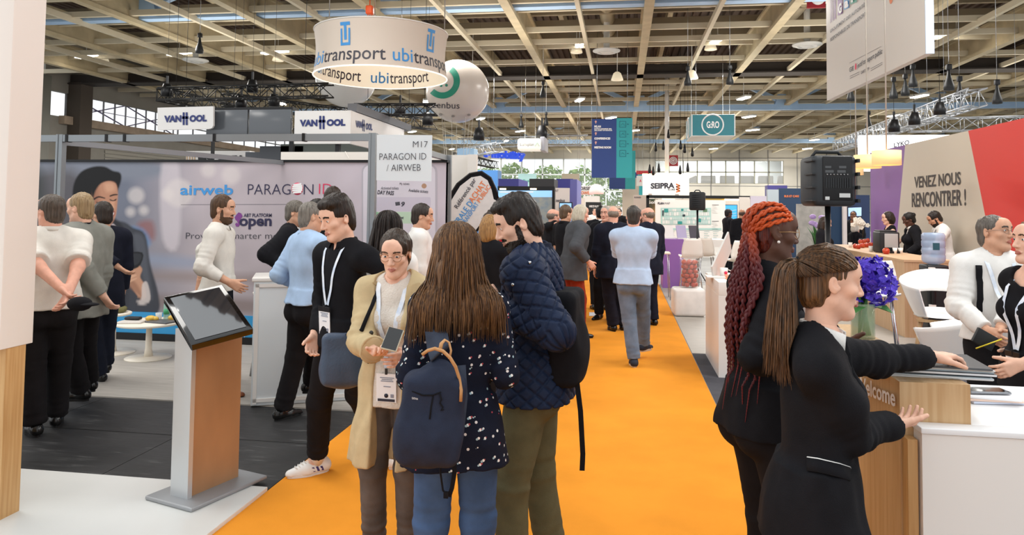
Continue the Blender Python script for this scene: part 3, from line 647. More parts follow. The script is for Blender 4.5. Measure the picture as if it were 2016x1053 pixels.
    if c.get('hair'): K['hairm'] = hair_part(K, body, c['hair'], lod)[1]
    if c.get('beard'): beard_part(K, body, c['beard'], (.003, .005, .009)[lod])
    if c.get('glasses'): glasses_part(K, body, **(c['glasses'] if isinstance(c['glasses'], dict) else {}))
    if c.get('lan'): lanyard_part(K, body, K['fields'][c['lan'].pop('on')], **c['lan'])
    return K
# ------------------------------------------------ the hall itself
WHITE = mat('white_laminate', 'e9e5e0', rough=.35); OFFW = mat('offwhite_paint', 'ded8d0', rough=.6); BLACKM = mat('black_metal', '1a1a1c', rough=.4, metal=.3)
BLACKP = mat('black_plastic', '1c1e20', rough=.5); STEEL = mat('steel', 'b9bcc0', rough=.25, metal=1.); ALU = mat('aluminium', '8d9296', rough=.42, metal=.75)
BEIGE = mat('beige_steel', 'b7a98a', rough=.6, var=.1, vscale=1.5); BLUEST = mat('pale_blue_steel', 'a9c9ec', rough=.5, var=.06, vscale=.8); DARKB = mat('dark_brown_steel', '2f2823', rough=.7)
CREAM = mat('cream_steel', 'cdc3ab', rough=.6)
struct('floor', MB().bx(-45, 60, -8, 110, -.2, 0), mat('hall_concrete', '8b8a88', rough=.55, var=.08, vscale=1.2))
struct('floor_carpet', MB().bx(-2.1, .82, -6, 60, 0, .006), mat('orange_carpet', 'e4932f', rough=.95, spec=.1, var=.05, vscale=2.5, bump=.25, bscale=260))
def tile_mat():
    m = mat('black_rubber', '1c1c1d', rough=.5, col2='2e2e2f', vscale=1.6, bump=.15, bscale=9); nt = m.node_tree; N = nt.nodes; L = nt.links; b = N['Principled BSDF']
    tc = N.new('ShaderNodeTexCoord'); mp = N.new('ShaderNodeMapping'); mp.inputs['Scale'].default_value = (1.1, 7, 1); mp.inputs['Rotation'].default_value = (0, 0, .25); L.new(tc.outputs['Object'], mp.inputs[0])
    n = N.new('ShaderNodeTexNoise'); n.inputs['Scale'].default_value = 2.3; n.inputs['Detail'].default_value = 9; n.inputs['Roughness'].default_value = .72; L.new(mp.outputs[0], n.inputs[0])
    r = N.new('ShaderNodeValToRGB'); r.color_ramp.elements[0].position = .57; r.color_ramp.elements[1].position = .82; L.new(n.outputs[0], r.inputs[0])
    mx = N.new('ShaderNodeMix'); mx.data_type = 'RGBA'; L.new(r.outputs[0], mx.inputs[0]); old = b.inputs['Base Color'].links[0].from_socket; L.new(old, mx.inputs[6]); mx.inputs[7].default_value = (.16, .16, .16, 1); L.new(mx.outputs[2], b.inputs['Base Color'])
    r2 = N.new('ShaderNodeMapRange'); r2.inputs[3].default_value = .32; r2.inputs[4].default_value = .75; L.new(n.outputs[0], r2.inputs[0]); L.new(r2.outputs[0], b.inputs['Roughness']); return m
mb = MB(); y = 4.15
while y < 5.8:
    x = -9.5; y2 = min(y+.84, 5.84)
    while x < -2.11: mb.box(((x+min(x+1.25, -2.105))/2, (y+y2)/2, .002), (min(1.25, -2.105-x)-.006, y2-y-.006, .006)); x += 1.25
    y += .845
struct('floor_black_tiles', mb, tile_mat())
struct('floor_white_platform', MB().bx(-9.5, -2.1, -5, 4.14, 0, .03, 0, .004), mat('white_floor', 'd6d7d4', rough=.3, var=.03, vscale=1.4))
struct('floor_grey_booth', MB().bx(-9.5, -2.105, 5.845, 8.5, 0, .012), mat('grey_vinyl', 'a39d95', rough=.55, col2='b0aaa2', vscale=3, stretch=(1, 8, 1)))
struct('floor_grey_parquet', MB().bx(.83, 9, 8.95, 17, 0, .006), mat('pale_parquet', '9d978f', rough=.5, col2='aaa49b', vscale=3, stretch=(1, 9, 1)))
struct('floor_dark_carpet', MB().bx(.83, 9, -3, 8.94, 0, .005), mat('dark_grey_carpet', '55555a', rough=.95, spec=.1, var=.1, vscale=6, bump=.3, bscale=240))
# roof deck with ribs
xs = np.arange(-29.8, 58, .35); V = []; Fc = []
for i, x in enumerate(xs):
    for dx, z in ((0, 10.5), (.16, 10.5), (.2, 10.62), (.31, 10.62)): V += [(x+dx, 8, z), (x+dx, 90, z)]
n = len(V)//2; Fc = [(2*i, 2*i+1, 2*i+3, 2*i+2) for i in range(n-1)]
struct('ceiling', MB().add(V, Fc), mat('roof_deck_brown', '57473d', rough=.8, var=.15, vscale=.6))
XB = [.8+4.5*k for k in range(-6, 11)]
for k, x in enumerate(XB):
    mb = MB().bx(x-.05, x+.05, 12, 84, 8.22, 9.15).bx(x-.15, x+.15, 12, 84, 8.1, 8.24).bx(x-.15, x+.15, 12, 84, 9.1, 9.2); struct('roof_girder', mb, BEIGE)
    mb = MB().bx(x+2.25-.07, x+2.25+.07, 12, 84, 8.16, 8.36); struct('roof_joist', mb, CREAM)
    mb = MB().bx(x+1.1-.1, x+1.1+.1, 12, 84, 9.7, 10.2); struct('roof_joist', mb, BEIGE)
y = 13.; j = 0
while y < 83:
    if abs(y-35) > .7:
        struct('roof_purlin', MB().bx(-29.5, 56, y-.07, y+.07, 8.3+.25*((j*7) % 3 == 0), 8.5+.25*((j*7) % 3 == 0)), CREAM); struct('roof_purlin', MB().bx(-29.5, 56, y+.9, y+1.08, 9.2, 9.5), mat('purlin_dark', '8d8069', rough=.7))
    y += 1.95; j += 1
for Y in (23.4, 45.7, 68):
    mb = MB(); z0 = 8.3 if Y < 30 else 7.85
    mb.bx(-29.5, 56, Y-.2, Y+.2, z0, z0+.34)
    for i, x in enumerate(XB):
        if i % 2 == 0: mb.prism([(x-.75, Y-.22, z0+.1), (x+.75, Y-.22, z0+.1), (x+.5, Y-.22, z0+.95), (x-.5, Y-.22, z0+.95)], (0, .44, 0)); mb.bar((x, Y, z0+.4), (x+4.5, Y, 10.4), .22, .26); mb.bar((x, Y, z0+.4), (x-4.5, Y, 10.4), .22, .26)
    mb.bx(-29.5, 56, Y-.2, Y+.2, 10.2, 10.45); struct('roof_truss', mb, BLUEST)
struct('roof_beam', MB().bx(-31, 56, 34.7, 35.3, 8.12, 8.62).bx(-31, 56, 34.5, 35.5, 8.1, 8.16), DARKB)
for (px, py, Y) in ((1192, 30, 26), (1605, 45, 26), (1045, 210, 55), (250, 70, 27), (1330, 178, 42)):
    p = atY(px, py, Y); MBd = MB().lathe([(.3, -4), (.3, 4)], (0, 0, 0), 18, 0, M=np.array([[1, 0, 0], [0, 0, 1], [0, -1, 0.]])); o = MBd.build('air_duct', mat('duct_beige', 'a89b80', rough=.5, metal=.3), None, (0, 0, 0)); o.location = (p[0], p[1]+2, 9.5); tag(o, kind='structure')
# left wall with clerestory, column, shutters
XW = -29.6; GREYW = mat('grey_cladding', '8c8880', rough=.7, var=.05, vscale=1); struct('wall_left', MB().bx(XW-.3, XW, 33, 84, 0, 6.3).bx(XW-.3, XW, 33, 84, 7.6, 10.5), GREYW)
mb = MB()
for z in np.arange(.2, 5.2, .22): mb.bx(XW, XW+.05, 37.5, 47, z, z+.17).bx(XW, XW+.05, 49, 60, z, z+.17)
struct('wall_left_shutters', mb, mat('shutter_grey', '979389', rough=.6))
struct('trim_1', MB().bx(XW, XW+.35, 34, 84, 5.9, 6.33), mat('ledge_stone', 'a08e7c', rough=.8, var=.12, vscale=2))
struct('trim_2', MB().bx(XW, XW+.12, 47.3, 48.6, 0, 5.4), BEIGE)
struct('wall_left_column', MB().bx(XW-.2, XW+.75, 34.6, 35.5, 0, 8.2), mat('column_brown', '4d443c', rough=.8))
mb = MB().bx(XW-7, XW+.2, 32.5, 33.2, 0, 8.3); struct('wall_left_return', mb, mat('metal_panel', '77766f', rough=.45, metal=.3, var=.1, vscale=.7))
WF = mat('window_frame_grey', '8e8f94', rough=.5); BR = mat('brace_purple', '6e6488', rough=.6)
def window(n, P, cols, rows, fw, m, gl, braces=0):
    """P: function (u,v) -> wall point; a frame with mullions, panes and braces"""
    mb = MB()
    for i in range(cols+1): mb.bar(P(i/cols, 0), P(i/cols, 1), fw)
    for j in range(rows+1): mb.bar(P(0, j/rows), P(1, j/rows), fw)
    o = struct('window_%d' % n, mb, m)
    if gl: MB().quad(P(0, 0), P(1, 0), P(1, 1), P(0, 1)).build('pane', gl, o)
    for b in range(braces):
        a, c = b/braces, (b+1)/braces; mm = MB().bar(P(a, 0), P(c, 1), fw*.8).bar(P(a, 1), P(c, 0), fw*.8).bar(P(a, .5), P(c, .5), fw*.5); mm.build('brace', BR, o)
    return o
GLASS = mat('window_glass', 'eef4f6', rough=.02, alpha=.12)
window(1, lambda u, v: np.array([XW-.1, 34.6+9.4*u, 6.33+1.27*v]), 10, 1, .07, WF, GLASS, 2)
window(2, lambda u, v: np.array([XW-.1, 44.5+38*u, 6.33+1.27*v]), 22, 2, .08, WF, GLASS)
# far wall: cladding right, glass left
YW = 84.; CLAD = mat('far_cladding', 'bdb8ac', rough=.5, var=.04, vscale=.5); P0 = atY(1236, 300, YW); xw0 = P0[0]
zt, zb = atY(1500, 316, YW)[2], atY(1500, 362, YW)[2]; xa, xb = atY(1290, 330, YW)[0], atY(1543, 330, YW)[0]
mb = MB().bx(xw0, 60, YW, YW+.3, 0, zb).bx(xw0, 60, YW, YW+.3, zt, 10.6).bx(xw0, xa, YW, YW+.3, zb, zt).bx(xb, 60, YW, YW+.3, zb, zt); struct('wall_back', mb, CLAD)
mb = MB(); [mb.bx(x-.03, x+.03, YW-.06, YW, 0, 8.6) for x in np.arange(xw0, 58, 3.1)]; [mb.bx(xw0, 58, YW-.05, YW, z-.025, z+.025) for z in (1.6, 3.1, zb-.25, zt+.25)]; struct('trim_3', mb, mat('cladding_joint', '6f6f70', rough=.6))
struct('wall_back_gallery', MB().bx(xa-1, xb+1, YW+6, YW+6.2, 0, 9), mat('gallery_wall', 'cfd6d8', rough=.8))
area('gallery_fill_light', ((xa+xb)/2, YW+3, 8.3), 12, 3, 900, (1, .98, .94))  # unseen fill lamp added inside the gallery to brighten its windows
struct('floor_gallery', MB().bx(xa-1, xb+1, YW+.3, YW+6, zb-.3, zb-.1), GREYW)
W3 = lambda u, v: np.array([xa+(xb-xa)*u, YW+.1, zb+(zt-zb)*v]); window(3, W3, 9, 2, .12, mat('window_frame_olive', '8f8d7c', rough=.5), GLASS)
mb = MB(); 
for i in range(7): mb.bx(xa+1+i*2.1, xa+2.6+i*2.1, YW+.7, YW+1.3, zb-.1, zb+.95, 0, .1)
thing('gallery_seating', mb, mat('grey_fabric', '9a9a98', rough=.9), 'row of low grey seating behind the upper gallery window in the far wall', 'seating')
zl = atY(1000, 312, YW)[2]; xl = -34.
struct('wall_back_left', MB().bx(xl, xw0, YW, YW+.3, zl+.02, 10.6), CLAD)
W4 = lambda u, v: np.array([xl+(xw0-xl)*u, YW+.1, zl*v]); window(4, W4, 14, 4, .16, mat('window_frame_white', 'c4cac8', rough=.5), GLASS)
LEAF = mat('tree_leaves', '76a04a', rough=.7, col2='b4d47a', vscale=1.4); TRUNK = mat('tree_bark', '5b4a3a', rough=.9)
struct('ground_outside', MB().bx(-70, 70, YW+.4, 140, -.3, -.05), mat('lawn_green', '7d9a5a', rough=.9))
for i, x in enumerate(np.linspace(-27, 3, 8)):
    t = empty('tree', (x, YW+9+3*(i % 3), -.05), 'green leafy tree outside the far glass wall, %s' % ['behind the dark frame of the left stands', 'beyond the ring balloon cords', 'behind the blue raised letters', 'left of the pale hanging sign', 'under the pale hanging sign', 'right of the pale hanging sign', 'left of the blue and teal banner', 'partly behind the blue and teal banner'][i], 'tree', 'trees outside the glass wall')
    b = wloc(t); MB().tube([b, b+(0, 0, 2.2)], [.2, .14], 8).build('trunk', TRUNK, t); V = []; Fc = []; r = np.random.default_rng(i)
    for q in range(700):
        v = r.normal(size=3); v = v/np.linalg.norm(v)*r.uniform(.5, 1)**.5; c = b+np.array([0, 0, 4.6+r.uniform(-.2, .2)])+v*np.array([2.6, 2.2, 3.]); a, d = nrm(r.normal(size=3)), nrm(r.normal(size=3)); s = .27; k = len(V); V += [c-a*s, c+d*s, c+a*s, c-d*s]; Fc.append((k, k+1, k+2, k+3))
    MB().add(V, Fc).build('foliage', LEAF, t)
# lamps under the roof
TUBE = mat('lamp_white', 'fff6e6', emit=9.); LAMPB = mat('lamp_body', 'd8d8d4', rough=.4)
def ceiling_lamp(p, a, label, L=1.5, g='strip lights under the roof'):
    t = empty('ceiling_light', p, label, 'ceiling light', g, 0); mb = MB().bx(-.2, .2, -L/2, L/2, 0, .1, 0, .02); o = mesh_np('housing', np.concatenate(mb.v)+p, mb.f, LAMPB, t)
    for s in (-.09, .09): m2 = MB().bx(s-.06, s+.06, -L/2+.04, L/2-.04, -.05, .0); mesh_np('tube', np.concatenate(m2.v)+p, m2.f, TUBE, t)
    mesh_np('rod', np.concatenate(MB().tube([(0, 0, .1), (0, 0, 10.56-p[2])], .02, 5).v)+p, MB().tube([(0, 0, .1), (0, 0, 1)], .02, 5).f, LAMPB, t); t.rotation_euler = (0, 0, a); return t
where = ['above the brown column at far left', 'above the black hanging hoist', 'left of the round hanging ring', 'above the blue and teal banner', 'above the teal box sign', 'right of the large white hanging banner']
for i, (px, py) in enumerate(((170, 110), (353, 105), (541, 102), (1141, 87), (1413, 78), (1883, 63))):
    ceiling_lamp(atY(px, py, 30), [1.2, 1.2, 1.25, .1, .25, 1.0][i], 'bright twin tube light under the roof, '+where[i], 1.5 if i in (0, 1, 2, 5) else 1.0)
t0 = None
for i, Y in enumerate((40, 48, 56, 64, 73)):
    for x in np.arange(-20, 33, 8.8):
        p = (x+((i*37) % 5)*.8, Y, 7.75)
        if t0 is None: t0 = ceiling_lamp(np.array(p), .3, 'small distant twin tube light far back under the roof', 1.1, 'distant lights under the roof')
        else: hook_copy(t0, p, None, .3+.2*(i % 3))
for i, (px, py) in enumerate(((205, 126), (547, 120), (1135, 104), (1399, 98), (930, 150), (1215, 158), (1362, 155))):
    p = atY(px, py, 31); t = empty('dome_lamp', p, 'small white dome lamp hanging under the roof, '+['right of the brown column', 'just left of the hanging ring', 'below the left twin light', 'below the right twin light', 'beside the tall balloon cord', 'below the vent over the blue banner', 'left of the hoist above the teal sign'][i], 'lamp', 'dome lamps under the roof')
    MB().lathe([(.26, 0), (.25, .06), (.16, .3), (.08, .36), (0, .36)], p, 14).build('shade', mat('dome_cream', 'e9dcc0', rough=.4, emit=.35), t); MB().tube([p+(0, 0, .34), (p[0], p[1], 10.56)], .015, 5).build('rod', LAMPB, t)
for i, (px, py) in enumerate(((416, 41), (1194, 104), (1392, 9), (1589, 92), (385, 122))):
    p = atY(px, py, 29 if i != 2 else 25); t = thing('air_vent', MB().lathe([(0, .0), (.2, 0), (.2, .03), (.3, .03), (.3, 0), (.4, 0), (.4, .03), (.55, .06), (.55, .1), (0, .12)], p, 20).tube([p+(0, 0, .1), (p[0], p[1], 10.56)], .12, 8), LAMPB, 'round ceiling air vent, '+['above the left hoist', 'above the blue and teal banner', 'at the top edge right of centre', 'left of the white hanging banner', 'over the left hall truss'][i], 'air vent', 'round air vents')
# hoists hanging from the roof
def hoist(px, py, Y, label, s=.85):
    p = atY(px, py, Y); t = empty('chain_hoist', p, label, 'hoist', 'black hoists hanging from the roof')
    MB().lathe([(0, -.36*s), (.15*s, -.34*s), (.15*s, -.2*s), (.07*s, .06*s), (.03*s, .3*s), (0, .32*s)], p, 10).build('chain_bag', BLACKP, t); MB().bx(p[0]-.07*s, p[0]+.08*s, p[1]-.06, p[1]+.06, p[2]+.28*s, p[2]+.46*s, 0, .02).build('motor', BLACKM, t)
    MB().tube([p+(0, 0, .45*s), (p[0], p[1], 10.56)], .008, 5).build('chain', STEEL, t); return t
for a in ((393, 88, 22, 'black hoist hanging under the roof above the left white company sign'), (1354, 152, 26, 'black hoist above the left end of the teal box sign'), (1437, 150, 26, 'black hoist above the right end of the teal box sign'),
          (1026, 240, 36, 'small black hoist left of the pale hanging sign'), (1075, 236, 36, 'small black hoist above the pale hanging sign'), (1069, 178, 30, 'thin black hoist above the blue and teal banner, to its left'),
          (1759, 176, 24, 'black hoist below the bottom edge of the white banner'), (1782, 170, 24, 'second black hoist below the white banner edge'), (1797, 152, 23, 'topmost black hoist at the white banner edge'), (1868, 156, 20, 'fat black hoist bag right of the white banner'), (1889, 177, 22, 'black hoist low beside the fat bag'), (1963, 184, 22, 'thin black hoist above the red wall panel'),
          (1675, 182, 26, 'small black hoist behind the pendant cords'), (1710, 238, 30, 'thin hoist between the second and third pendant cord')): hoist(*a)
# ------------------------------------------------ left side: foreground stand, screen stand, ticketing booth
OAKV = wood('oak', 'c9a06c', 'b98c58', 'z'); OAKL = wood('oak_pale', 'c8a67c', 'bb966a', 'z')
t = empty('stand_wall', (-3.6, 3.6, .03), 'tall white lightbox wall with oak plinth at the far left edge', 'stand wall')
mb = MB(); x1 = atY(80, 300, 3.62)[0]; X0 = -5.2; y0 = 3.4; y1 = 3.62; z0 = .935; z1 = 4.2
mb.bx(x1-.13, x1, y0, y1, z0, z1, 0, .004).bx(X0, x1-.13, y0, y1, z0, z0+.21, 0, .004).bx(X0, x1-.13, y0+.12, y1, z0+.21, z1).bx(X0, x1-.13, y0, y1, z1-.2, z1)
mb.build('white_frame', mat('stand_white', 'e6dcd4', rough=.45), t)
MB().bx(X0, x1-.135, y0+.1, y0+.119, z0+.215, z1-.2).build('inner_panel', mat('stand_inner', 'efe6de', rough=.5), t)
mb = MB(); xr = atY(42, 900, 3.58)[0]; y1 = 3.58; mb.bx(xr-.075, xr, y0+.05, y1, .03, z0).bx(X0, xr-.075, y0+.05, y1, .03, .1).bx(X0, xr-.075, y0+.05, y1, z0-.09, z0); mb.bx(X0, xr-.075, y0+.1, y1, .1, z0-.09).build('oak_plinth', OAKV, t)
MB().bx(X0, xr-.08, y0+.085, y0+.099, .1, z0-.09).build('light_panel', mat('panel_light', 'ffffff', emit=1.2), t)
# touch screen stand
t = empty('screen_stand', gnd(388, 992, .03), 'silver and copper pedestal with a tilted black touch screen on the white platform', 'touch screen')
A, B_, C_, D = at(322, 582, 4.3), at(452, 557, 4.52), at(483, 649, 4.17), at(377, 682, 3.95); n = nrm(np.cross(B_-A, D-A)); n = n if n[2] > 0 else -n
ex = nrm((B_-A)+(C_-D)); ey = nrm(np.cross(n, ex)); ctr = (A+B_+C_+D)/4; w = (np.linalg.norm(B_-A)+np.linalg.norm(C_-D))/2; hh = (np.linalg.norm(D-A)+np.linalg.norm(C_-B_))/2; Mx = np.stack([ex, ey, n], 1)
s = MB().box(ctr-n*.022, (w, hh, .044), Mx, 0, .006).build('display', mat('gloss_black', '08090a', rough=.08, coat=.5), t)
MB().box(ctr+n*.001, (w-.06, hh-.06, .004), Mx).build('glass', mat('screen_glass', '23262a', rough=.03, spec=1., ior=1.9), s)
kc = gnd(392, 985, .03); pr, pl = gnd(432, 958, .03), gnd(352, 992, .03); u = nrm(gnd(432, 965, .03)-gnd(374, 990, .03)); v = np.array([-u[1], u[0], 0.]); L = .36; base = gnd(374, 988, .03); cc = base+u*L/2+v*.06; Mk = np.stack([u, v, [0, 0, 1.]], 1)
MB().box(cc+(0, 0, .49), (L, .1, .96), Mk).build('column', mat('brushed_copper', 'b58c66', rough=.45, metal=.25, var=.12, vscale=3, stretch=(1, 1, .4)), t)
MB().box(cc-u*(L/2+.012)+(0, 0, .49), (.03, .14, .96), Mk).build('edge_profile', mat('silver_edge', 'c9cdd0', rough=.35, metal=.6), t); MB().box(cc+(0, 0, .012), (L+.2, .38, .024), Mk, 0, .008).build('base_plate', mat('grey_plate', '9a9c9f', rough=.45, metal=.4), t)
MB().bar(cc+(0, 0, .9), ctr-n*.03, .1, .06).build('bracket', BLACKM, t); MB().tube([ctr+ex*.1+ey*(-.02)-n*.04, ctr+ex*.12-n*.16-(0, 0, .03), cc+u*.12-(0, .02, -.82)], .006, 6).build('cable', BLACKP, t)
# ticketing booth: framed by aluminium posts and rails
YB = 8.35; ZB = 2.245; t = empty('aluminium_booth', (-3.6, 5.87, 0), 'grey aluminium booth frame with slim posts and top rails around the ticketing stand', 'booth frame')
for (x, y) in ((-2.1, 5.87), (-5.07, 5.87), (-2.06, 8.42)): MB().bx(x-.028, x+.028, y-.028, y+.028, .012, 2.34).bx(x-.032, x-.012, y-.034, y+.034, .012, 2.34).build('post', ALU, t)
r = MB().bx(-7.5, -2.1, 5.845, 5.895, 2.275, 2.335); [r.bx(x-.012, x+.012, 5.838, 5.9, 2.27, 2.34, 1) for x in (-5.35, -5.0, -4.6, -4.42, -3.55, -2.72)]; r.build('rail', [ALU, BLACKM], t)
MB().bx(-2.13, -2.07, 5.9, 8.4, 2.275, 2.335).build('rail', ALU, t); MB().bar((-5.07, 5.9, 2.27), (-4.1, 8.4, 2.24), .045, .05).build('rail', ALU, t)
# printed back wall: the picture is printed on the panel
def soft(Pg, poly, blur=2.):
    """coverage of a smooth closed outline (photo print units) with a soft edge"""
    poly = np.asarray(poly, float); q = []
    n = len(poly)
    for i in range(n):
        p0, p1, p2, p3 = poly[i-1], poly[i], poly[(i+1) % n], poly[(i+2) % n]
        for tt in (0, .25, .5, .75): q.append(.5*((2*p1)+(-p0+p2)*tt+(2*p0-5*p1+4*p2-p3)*tt*tt+(-p0+3*p1-3*p2+p3)*tt**3))
    q = np.array(q); out = np.zeros(len(Pg)); b = ((Pg > q.min(0)-3*blur) & (Pg < q.max(0)+3*blur)).all(1); P = Pg[b]; d = np.full(len(P), 1e9); ins = np.zeros(len(P), bool)
    for a, c in zip(q, np.roll(q, -1, 0)):
        e = c-a; L2 = e@e+1e-9; t = np.clip(((P-a)@e)/L2, 0, 1); d = np.minimum(d, ((P-a-t[:, None]*e)**2).sum(1)); cr = ((a[1] > P[:, 1]) != (c[1] > P[:, 1])) & (P[:, 0] < (c[0]-a[0])*(P[:, 1]-a[1])/(c[1]-a[1]+1e-12)+a[0]); ins ^= cr
    d = np.sqrt(d); d = np.where(ins, -d, d); out[b] = np.clip(.5-d/(2*blur), 0, 1); return out
def printed_wall():
    xs = np.arange(-7.6, -2.04, .0065); zs = np.arange(.04, ZB+.001, .0065); xs = np.concatenate([xs[xs < -4.9], np.arange(-4.9, -2.04, .03), [-2.07]]); zz = zs[zs > .55]; zs = np.concatenate([np.arange(.04, .55, .03), zz, [ZB]])
    X, Z = np.meshgrid(xs, zs, indexing='ij'); V = np.stack([X.ravel(), np.full(X.size, YB-.03), Z.ravel()], 1); G = proj(V); gx, gy = G[:, 0], G[:, 1]; nx, nz = X.shape
    c = lambda s: np.array(lin(s)); col = np.zeros((len(V), 3)); k = np.clip((gx-250)/150, 0, 1)[:, None]; k2 = np.clip((gy-330)/330, 0, 1)[:, None]
    col = (c('6a7080')*(1-k)+c('b9aeb4')*k)*(1-k2*.5)+k2*.5*(c('6a625e')*(1-k)+c('93888a')*k); kr = np.clip((gx-560)/180, 0, 1)[:, None]; col = col*(1-kr)+c('c3b9c2')*kr
    nb = lambda s, a, f: sum(np.sin(gx*f*q+gy*f*.3*q+s*q)*np.sin(gy*f*.8*q+s*2+q) for q in (1, 1.7, 2.6))*a
    col *= (1+nb(1, .035, .03))[:, None]
    def lay(s, poly, blur=2., op=1.):
        nonlocal col; a = (soft(G, poly, blur)*op)[:, None]; col = col*(1-a)+c(s)*a
    def dot(x, y, rx, ry, s, blur=4., op=1.): lay(s, [(x+rx*math.cos(q), y+ry*math.sin(q)) for q in np.linspace(0, 6.283, 9)[:-1]], blur, op)
    lay('7a7f8c', [(80, 318), (300, 318), (300, 350), (80, 352)], 9); lay('c9c0c6', [(318, 322), (352, 322), (352, 480), (320, 470)], 5, .7); lay('4f4a4c', [(60, 350), (160, 345), (150, 480), (60, 480)], 14, .8)
    for (x, y, r) in ((111, 413, 8), (257, 417, 9), (283, 414, 9), (268, 385, 16), (352, 380, 28), (330, 383, 12), (410, 335, 14), (455, 345, 18)): dot(x, y, r, r, 'd8cfcc', 5, .55)
    lay('8a4a44', [(272, 440), (300, 436), (304, 470), (275, 474)], 6, .6); lay('5e86b0', [(250, 452), (280, 450), (296, 480), (262, 500)], 5, .8); lay('8794ac', [(285, 500), (420, 512), (420, 530), (290, 520)], 8, .6)
    lay('8a7a76', [(300, 535), (640, 545), (640, 560), (300, 552)], 7, .6); lay('7a6a66', [(300, 580), (640, 600), (640, 622), (300, 605)], 8, .7)
    lay('1d2a22', [(60, 330), (85, 340), (90, 420), (60, 430)], 10, .5)
    # coat, scarf, face, hair, hands of the printed portrait
    lay('3a3c44', [(145, 640), (160, 520), (176, 470), (205, 440), (240, 436), (262, 448), (286, 462), (296, 520), (312, 580), (308, 618), (250, 630)], 2.5); lay('2e3038', [(225, 450), (250, 480), (252, 600), (230, 620), (215, 540)], 4, .8); lay('50535c', [(262, 462), (284, 470), (292, 530), (300, 590), (285, 560), (272, 510)], 4, .9)
    lay('26262c', [(205, 440), (222, 428), (246, 452), (262, 500), (252, 512), (228, 478)], 3); lay('b9aeb2', [(222, 440), (232, 452), (254, 498), (250, 505), (232, 470), (218, 450)], 1.5, .8); lay('7a3448', [(214, 462), (226, 470), (238, 500), (244, 520), (228, 520)], 3, .8)
    lay('0c0b0e', [(143, 390), (146, 360), (160, 338), (184, 328), (206, 328), (222, 336), (236, 340), (239, 352), (233, 372), (226, 384), (190, 400), (180, 440), (150, 430)], 2)
    lay('b07f66', [(183, 402), (182, 380), (192, 364), (208, 357), (226, 358), (232, 376), (231, 400), (228, 424), (220, 440), (212, 446), (200, 440), (188, 420)], 1.6); lay('8f604c', [(183, 380), (192, 366), (196, 400), (196, 430), (206, 444), (190, 430), (183, 405)], 5, .7); lay('c99a7e', [(206, 362), (222, 361), (226, 374), (210, 378)], 4, .8); dot(217, 407, 8, 6, 'cb9c80', 3, .9); dot(222, 398, 4, 5, 'c69478', 2.5, .9); dot(193, 410, 9, 8, 'bb886c', 5, .7)
    lay('0c0b0e', [(180, 372), (186, 352), (202, 344), (224, 350), (233, 368), (228, 360), (212, 355), (198, 362), (188, 376), (183, 392)], 2)
    lay('2a1a16', [(184, 391), (194, 386), (206, 389), (206, 391), (194, 389), (185, 394)], .8); lay('2a1a16', [(216, 385), (224, 382), (231, 382), (231, 384), (224, 385), (217, 387)], .8); lay('2a1a18', [(190, 397), (198, 400), (206, 397), (204, 400.5), (197, 402), (191, 400)], .8); lay('2a1a18', [(216, 392), (223, 394), (229, 391), (228, 394.5), (222, 396), (217, 394.5)], .8)
    lay('8e3f3c', [(205, 421), (213, 420), (219, 418), (226, 416), (225, 424), (218, 430), (210, 430)], 1.2); lay('f4ece4', [(207, 422.5), (214, 421.5), (220, 420), (224.5, 418.5), (222, 424.5), (216, 427), (210, 426)], .9); dot(213, 414, 2.2, 1.3, '7a4a3c', .8, .8); dot(221, 412, 1.8, 1.2, '7a4a3c', .8, .8)
    lay('b88a70', [(226, 570), (228, 548), (240, 530), (262, 528), (272, 522), (280, 530), (276, 545), (284, 560), (288, 585), (276, 588), (262, 570), (250, 556), (236, 560)], 1.6); lay('8d6350', [(236, 556), (256, 550), (270, 560), (280, 584), (266, 575), (250, 562)], 3, .7)
    for q in range(3): lay('d0a488', [(234+q*3, 541+q*8), (256+q*4, 534+q*7), (268+q, 536+q*6), (258, 541+q*7), (240+q*2, 548+q*7)], 1.2, .8)
    lay('15161a', [(238, 502), (280, 497), (272, 526), (236, 530)], 1.2); lay('2c2e34', [(241, 504), (277, 499.5), (271, 520), (240, 524)], 1.2); lay('c7bcb8', [(280, 560), (290, 556), (296, 590), (280, 600), (268, 594), (278, 588)], 1.6, .85)
    col *= 1.0; i = np.arange(nx-1)[:, None]*nz+np.arange(nz-1)[None]; Q = np.stack([i, i+nz, i+nz+1, i+1], -1).reshape(-1, 4); return V, Q, np.clip(col, 0, 1)
t = empty('booth_wall', (-4.8, YB, .012), 'long printed booth wall with a smiling woman holding a phone and company lettering', 'booth wall')
V, Q, cc_ = printed_wall(); mesh_np('printed_panel', V, Q, attr_mat('print_wall', .45), t, None, True, None, cc_)
MB().bx(-7.6, -2.07, YB-.028, YB+.03, .012, ZB).build('panel_core', OFFW, t); MB().bx(-7.62, -2.05, YB-.05, YB+.04, ZB, ZB+.03).build('top_profile', BLACKM, t)
MB().bx(-7.6, -2.07, YB-.045, YB-.028, .1, .36).build('blue_band', mat('band_blue', '2f8fc4', rough=.4), t); MB().bx(-7.6, -2.07, YB-.06, YB-.028, .012, .1).build('kick_board', BLACKM, t)
PW = lambda x, y: atY(x, y, YB-.0305); INKN = mat('ink_navy', '2b2848', rough=.5); INKB = mat('ink_blue', '3f8fd0', rough=.5); INKR = mat('ink_red', 'd8345c', rough=.5); INKG = mat('ink_dark', '3b3a44', rough=.5); INKP = mat('ink_purple', '7a3a86', rough=.5); INKW = mat('ink_white', 'f0f0f0', rough=.5); INKO = mat('ink_orange', 'e2793c', rough=.5); INKT = mat('ink_teal', '3f9c86', rough=.5); INK = [INKN, INKB, INKR, INKG, INKP, INKW, INKO, INKT]
